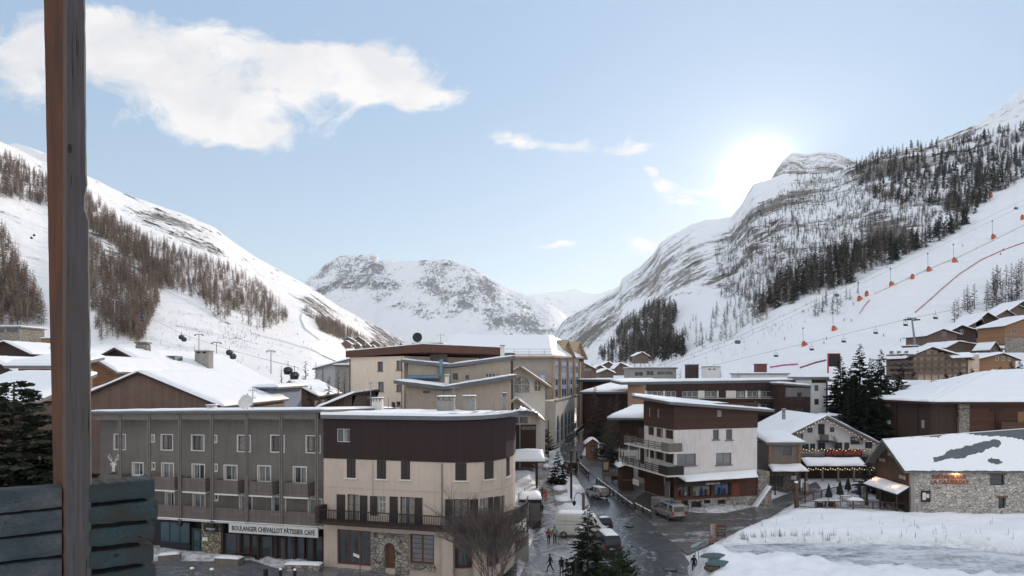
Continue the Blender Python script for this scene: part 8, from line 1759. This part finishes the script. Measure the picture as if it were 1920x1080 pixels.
for x, y0, y1, Y, lb in ((508, 658, 698, 440, 'T-shaped lift pylon on the sunny run above the larches'), (406, 642, 698, 430, 'T-shaped lift pylon right of the tall square chimney'), (373, 627, 668, 470, 'slim lift pylon rising behind the square chimney')): pylon('grey '+lb, Vector((PX(x, Y), Y, PZ(y1, Y))), y0, None, 5.0, None, .2, .35)
b = on(SL, 215, 612); pylon('tall pale lift pylon among the larches right of the wooden post', b, 562, None, 4, None, .3, .4)
def cabin(label, px, py, Y, s=1.0):
    t = thing('gondola_cabin', label, 'gondola', P(px, py, Y), .3, 'gondola cabins on the sunny side'); t.scale = (s, s, s); m = MB(); m.tube([(0, 0, -1.1), (0, 0, -.9), (0, 0, .0), (0, 0, .75), (0, 0, 1.0)], [.7, 1.05, 1.25, 1.0, .6], 10); m.build('shell', m_black, t)
    m = MB()
    for a in range(4): c, s_ = math.cos(a*1.571+.3), math.sin(a*1.571+.3); m.prism([(c*1.22-s_*.5, s_*1.22+c*.5, -.1), (c*1.22+s_*.5, s_*1.22-c*.5, -.1), (c*1.08+s_*.42, s_*1.08-c*.42, .6), (c*1.08-s_*.42, s_*1.08+c*.42, .6)], (c*.03, s_*.03, 0))
    m.build('windows', m_glass, t); m = MB(); m.tube([(0, 0, 1.0), (0, 0, 2.6)], .08, 6); m.build('hanger', m_dkmetal, t)
for i, (x, y, Y, lb) in enumerate([(340, 632, 330, 'upper black gondola of the pair above the square chimney'), (345, 636, 328, 'lower black gondola of the pair above the square chimney'), (430, 661, 270, 'upper black gondola right of the T-shaped pylons'), (437, 668, 268, 'lower black gondola right of the T-shaped pylons'), (266, 594, 420, 'upper dark gondola hanging among the larches'), (267, 600, 418, 'lower dark gondola hanging among the larches'), (540, 695, 190, 'black gondola beside the dark fir, left of two'), (552, 704, 188, 'black gondola beside the dark fir, right of two'), (59, 446, 700, 'far black gondola left of the wooden post, lower one'), (64, 441, 705, 'far black gondola left of the wooden post, upper one'), (203, 561, 460, 'dark gondola near the pale pylon')]): cabin(lb, x, y, Y)
def chair_lift(label, px, py, Y, bubble=False):
    t = thing('lift_chair', label, 'lift chair', P(px, py, Y), .4, 'chairlift chairs over the shaded run'); s = 1.0; m = MB(); m.tube([(0, 0, 3.2), (0, 0, 1.6), (0, .2, 1.2)], .08, 5); m.tube([(-1.2, 0, 1.2), (1.2, 0, 1.2)], .07, 5); m.tube([(-1.2, 0, 1.2), (-1.2, 0, -.4)], .07, 5); m.tube([(1.2, 0, 1.2), (1.2, 0, -.4)], .07, 5); m.build('frame', m_dkmetal if bubble else m_steel, t)
    m = MB(); m.box(-1.2, 1.2, -.5, .1, -.5, -.35); m.build('seat', m_trim, t); m = MB(); m.box(-1.2, 1.2, .1, .18, -.34, .4); m.build('backrest', m_trim, t)
    if bubble: m = MB(); m.tube([(-1.35, 0, .2), (1.35, 0, .2)], [1.15, 1.15], 10); m.build('bubble', mat_plain('teal_bubble', (.05, .11, .12), .2, 0, .2, 2), t)
    return t
for x, y, Y, lb in ((1455, 667, 330, 'chairlift chair lowest on the line, left of the big screen'), (1522, 655, 320, 'chairlift chair left of the big screen'), (1582, 640, 312, 'chairlift chair above the big screen'), (1642, 624, 302, 'chairlift chair left of the T-shaped pylon'), (1698, 609, 292, 'chairlift chair closest to the T-shaped pylon'), (1754, 596, 284, 'chairlift chair right of the T-shaped pylon')): chair_lift(lb, x, y, Y)
for x, y, Y, lb in ((1383, 642, 420, 'teal bubble chair low over the rocks'), (1569, 554, 520, 'teal bubble chair crossing the run in mid slope'), (1905, 391, 620, 'teal bubble chair high at the right edge')): chair_lift(lb, x, y, Y, True)
def cable(label, pts, r=.05, sag=0):
    pts = [Vector(p) for p in pts]; t = thing('lift_cable', label, 'cable', pts[0]); m = MB(); m.tube([p-pts[0] for p in pts], r, 4); m.build('rope', m_dkmetal, t)
cable('chairlift cable over the lower shaded run', [P(1300, 694, 350), P(1455, 657, 330), P(1708, 597, 290), P(1960, 545, 255)], .07); cable('bubble lift cable climbing to the right edge', [P(1225, 690, 400), P(1383, 632, 420), P(1569, 545, 520), P(1960, 355, 640)], .08)
cable('gondola cable over the sunny side, lower strand', [P(560, 690, 180), P(437, 658, 268), P(345, 628, 328), P(215, 562, 470), P(40, 430, 720)], .06); cable('cable from the climbing rope to the slope foot, second strand', [P(1225, 697, 398), P(1383, 640, 424), P(1569, 554, 526), P(1960, 366, 646)], .07)
m_gun = mat_plain('snow_gun_orange', (.55, .10, .025), .5, 0, .15, 3)
def snow_gun(label, px, py, lance=True):
    b = on(SR, px, py); t = thing('snow_gun', label, 'snow gun', b, .3, 'orange snow guns along the run'); k = b.y/420; m = MB(); m.box(-1.0*k, 1.0*k, -.7, .7, -.3, 2.2*k); m.build('body', m_gun, t); m = MB(); m.box(-.7*k, .7*k, -.4, .4, 2.2*k, 3.0*k); m.build('hood', m_redbrown, t)
    if lance: m = MB(); m.tube([(-.4*k, 0, 3*k), (-.6*k, 0, 10.5*k)], .12*k, 5); m.build('lance', m_steel, t); m = MB(); m.box(-1.1*k, -.1*k, -.15, .15, 10.5*k, 11.2*k); m.build('nozzle', m_dkmetal, t); m = MB(); m.prism([(1.0*k, 0, 0), (3.8*k, 0, 0), (1.6*k, 0, 3.2*k)], (0, .06, 0)); m.build('safety_net', mat_plain('pink_net', (.45, .22, .25), .8), t)
for i, (x, y, l, lb) in enumerate([(1507, 649, True, 'lowest'), (1563, 620, True, 'second from the foot'), (1611, 564, True, 'left of the large pair in mid run'), (1625, 555, False, 'right of the large pair in mid run'), (1671, 537, True, 'just above the middle of the run'), (1711, 523, False, 'wide bright'), (1741, 509, True, 'upper middle'), (1789, 492, True, 'below the dark rocks'), (1862, 448, True, 'with tall lance near the right edge'), (1858, 370, False, 'highest, under the wood'), (1917, 412, False, 'at the right frame edge')]): snow_gun(lb+' orange snow gun on the shaded ski run', x, y, l)
m_net = mat_plain('red_net', (.38, .12, .12), .8)
def net(label, line, h=1.6, mt=None):
    pts = []
    for (x0, y0), (x1, y1) in zip(line, line[1:]):
        for k in range(8): pts.append(on(SR, x0+(x1-x0)*k/8, y0+(y1-y0)*k/8))
    t = thing('safety_net', label, 'net fence', pts[0]); m = MB()
    for a, b in zip(pts, pts[1:]): a = a-t.location; b = b-t.location; q = Vector((0, .05, 0)); z = Vector((0, 0, h)); m.hexa([a, b, b+q, a+q, a+z, b+z, b+q+z, a+q+z])
    m.build('mesh', mt or m_net, t); m = MB()
    for a in pts[::4]: a = a-t.location; m.tube([a-Vector((0, .1, .2)), a+Vector((0, -.1, h+.4))], .09, 4)
    m.build('poles', m_dkmetal, t)
net('long red net line curving up the smooth shaded run', [(1716, 587), (1745, 562), (1768, 541), (1800, 514), (1840, 488), (1880, 470), (1930, 452)], .9)
net('short red net below the pair of snow guns', [(1612, 589), (1622, 573), (1632, 562)], .9)
m_paleg = mat_plain('pale_pink_net', (.62, .56, .57), .8); net('pale net line running past the orange snow guns', [(1640, 552), (1680, 534), (1740, 506), (1800, 482), (1862, 452), (1930, 418)], 1.0, m_paleg)
net('pink advertising strip at the foot of the shaded run', [(1444, 690), (1470, 686), (1500, 684)], 1.0, mat_plain('banner_pink', (.45, .1, .2), .7)); net('dark red finish fence beside the big screen', [(1500, 691), (1530, 681), (1552, 676)], 1.0, mat_plain('banner_dark', (.2, .06, .07), .7))
m_skier = [cloth('ski_dark', (.03, .03, .04)), cloth('ski_red', (.3, .04, .03))]
def skier(label, slope, px, py, k):
    b = on(slope, px, py); t = thing('skier', label, 'skier', b, R.random()*3); s = b.y/420; s = max(1, min(1.3, s)); m = MB(); m.tube([(-.15*s, 0, 0), (-.1*s, .05, .5*s), (0, 0, .95*s), (0, .1, 1.35*s), (0, .12, 1.5*s), (0, .12, 1.72*s)], [.09*s, .11*s, .2*s, .23*s, .09*s, .12*s], 7); m.tube([(.15*s, 0, 0), (.1*s, .05, .5*s), (0, 0, .95*s)], [.09*s, .11*s, .18*s], 6); m.tube([(-.2*s, .1, 1.4*s), (-.4*s, .3, 1.05*s)], [.08*s, .05*s], 5); m.tube([(.2*s, .1, 1.4*s), (.4*s, .3, 1.05*s)], [.08*s, .05*s], 5); m.build('body', m_skier[k % 2], t)
    for sx in (-.16, .16): m = MB(); m.box(sx*s-.05, sx*s+.05, -.8*s, .9*s, -.03, .02); m.build('ski', m_dkmetal, t)
for k, (x, y, lb) in enumerate([(1583, 602, 'left of the pair of snow guns'), (1600, 572, 'just left of the snow gun pair'), (1545, 645, 'above the big screen, left'), (1657, 631, 'below the chair left of the pylon'), (1550, 637, 'between two chairs'), (1471, 637, 'beside the lowest rocks'), (1596, 603, 'under the short red net'), (1882, 470, 'on the upper red net line'), (1876, 478, 'left of the upper red net line'), (1805, 462, 'beside the pale net line'), (1689, 640, 'left of the T-shaped pylon foot')]): skier('tiny skier on the shaded run '+lb, SR, x, y, k)
for k, (x, y, lb) in enumerate([(444, 596, 'near the first larches'), (549, 607, 'below the forest edge'), (558, 628, 'high on the track'), (569, 643, 'low on the track'), (613, 640, 'right of the track'), (470, 622, 'in the middle of the open run'), (510, 660, 'next to the T-shaped pylon')]): skier('tiny skier on the sunny run '+lb, SL, x, y, k)
# dry stalks and scrub poking through the snow
def stalks(name, label, spots, h0, h1, mat, seed):
    r = random.Random(seed); m = MB()
    for (x, y) in spots:
        b = Vector(gsurf(x, y))-Vector((0, 0, .05))
        for k in range(r.randint(1, 3)): hh = r.uniform(h0, h1); q = b+Vector((r.uniform(-.2, .2), r.uniform(-.1, .1), 0)); m.tube([q, q+Vector((r.uniform(-.12, .12), 0, hh))], [.018, .008], 3, False)
    o = m.build(name, mat); tag(o, label, 'dry grass', None, 'stuff')
r_ = random.Random(11); stalks('dry_stalks', 'dry brown stalks poking through the snow above the frozen lane', [(r_.uniform(1380, 1560), 1016-abs(r_.gauss(0, 4))) for _ in range(60)]+[(r_.uniform(1420, 1900), r_.uniform(975, 1020)) for _ in range(45)], .25, .9, m_twig, 12)
# ================= winter air =================
t_ = NT('haze'); t_.t.nodes.remove(t_.b)
pv = t_.n('ShaderNodeVolumePrincipled', {'Color': (.80, .88, 1.0), 'Density': 2.3e-5, 'Anisotropy': .5}); t_.t.links.new(pv.outputs[0], t_.o.inputs['Volume'])
m = MB(); m.box(-7000, 7000, -60, 10500, -12, 1250); o = m.build('haze', t_.m); tag(o, None, None, None, 'stuff'); t_.m.cycles.homogeneous_volume = True if hasattr(t_.m.cycles, 'homogeneous_volume') else None
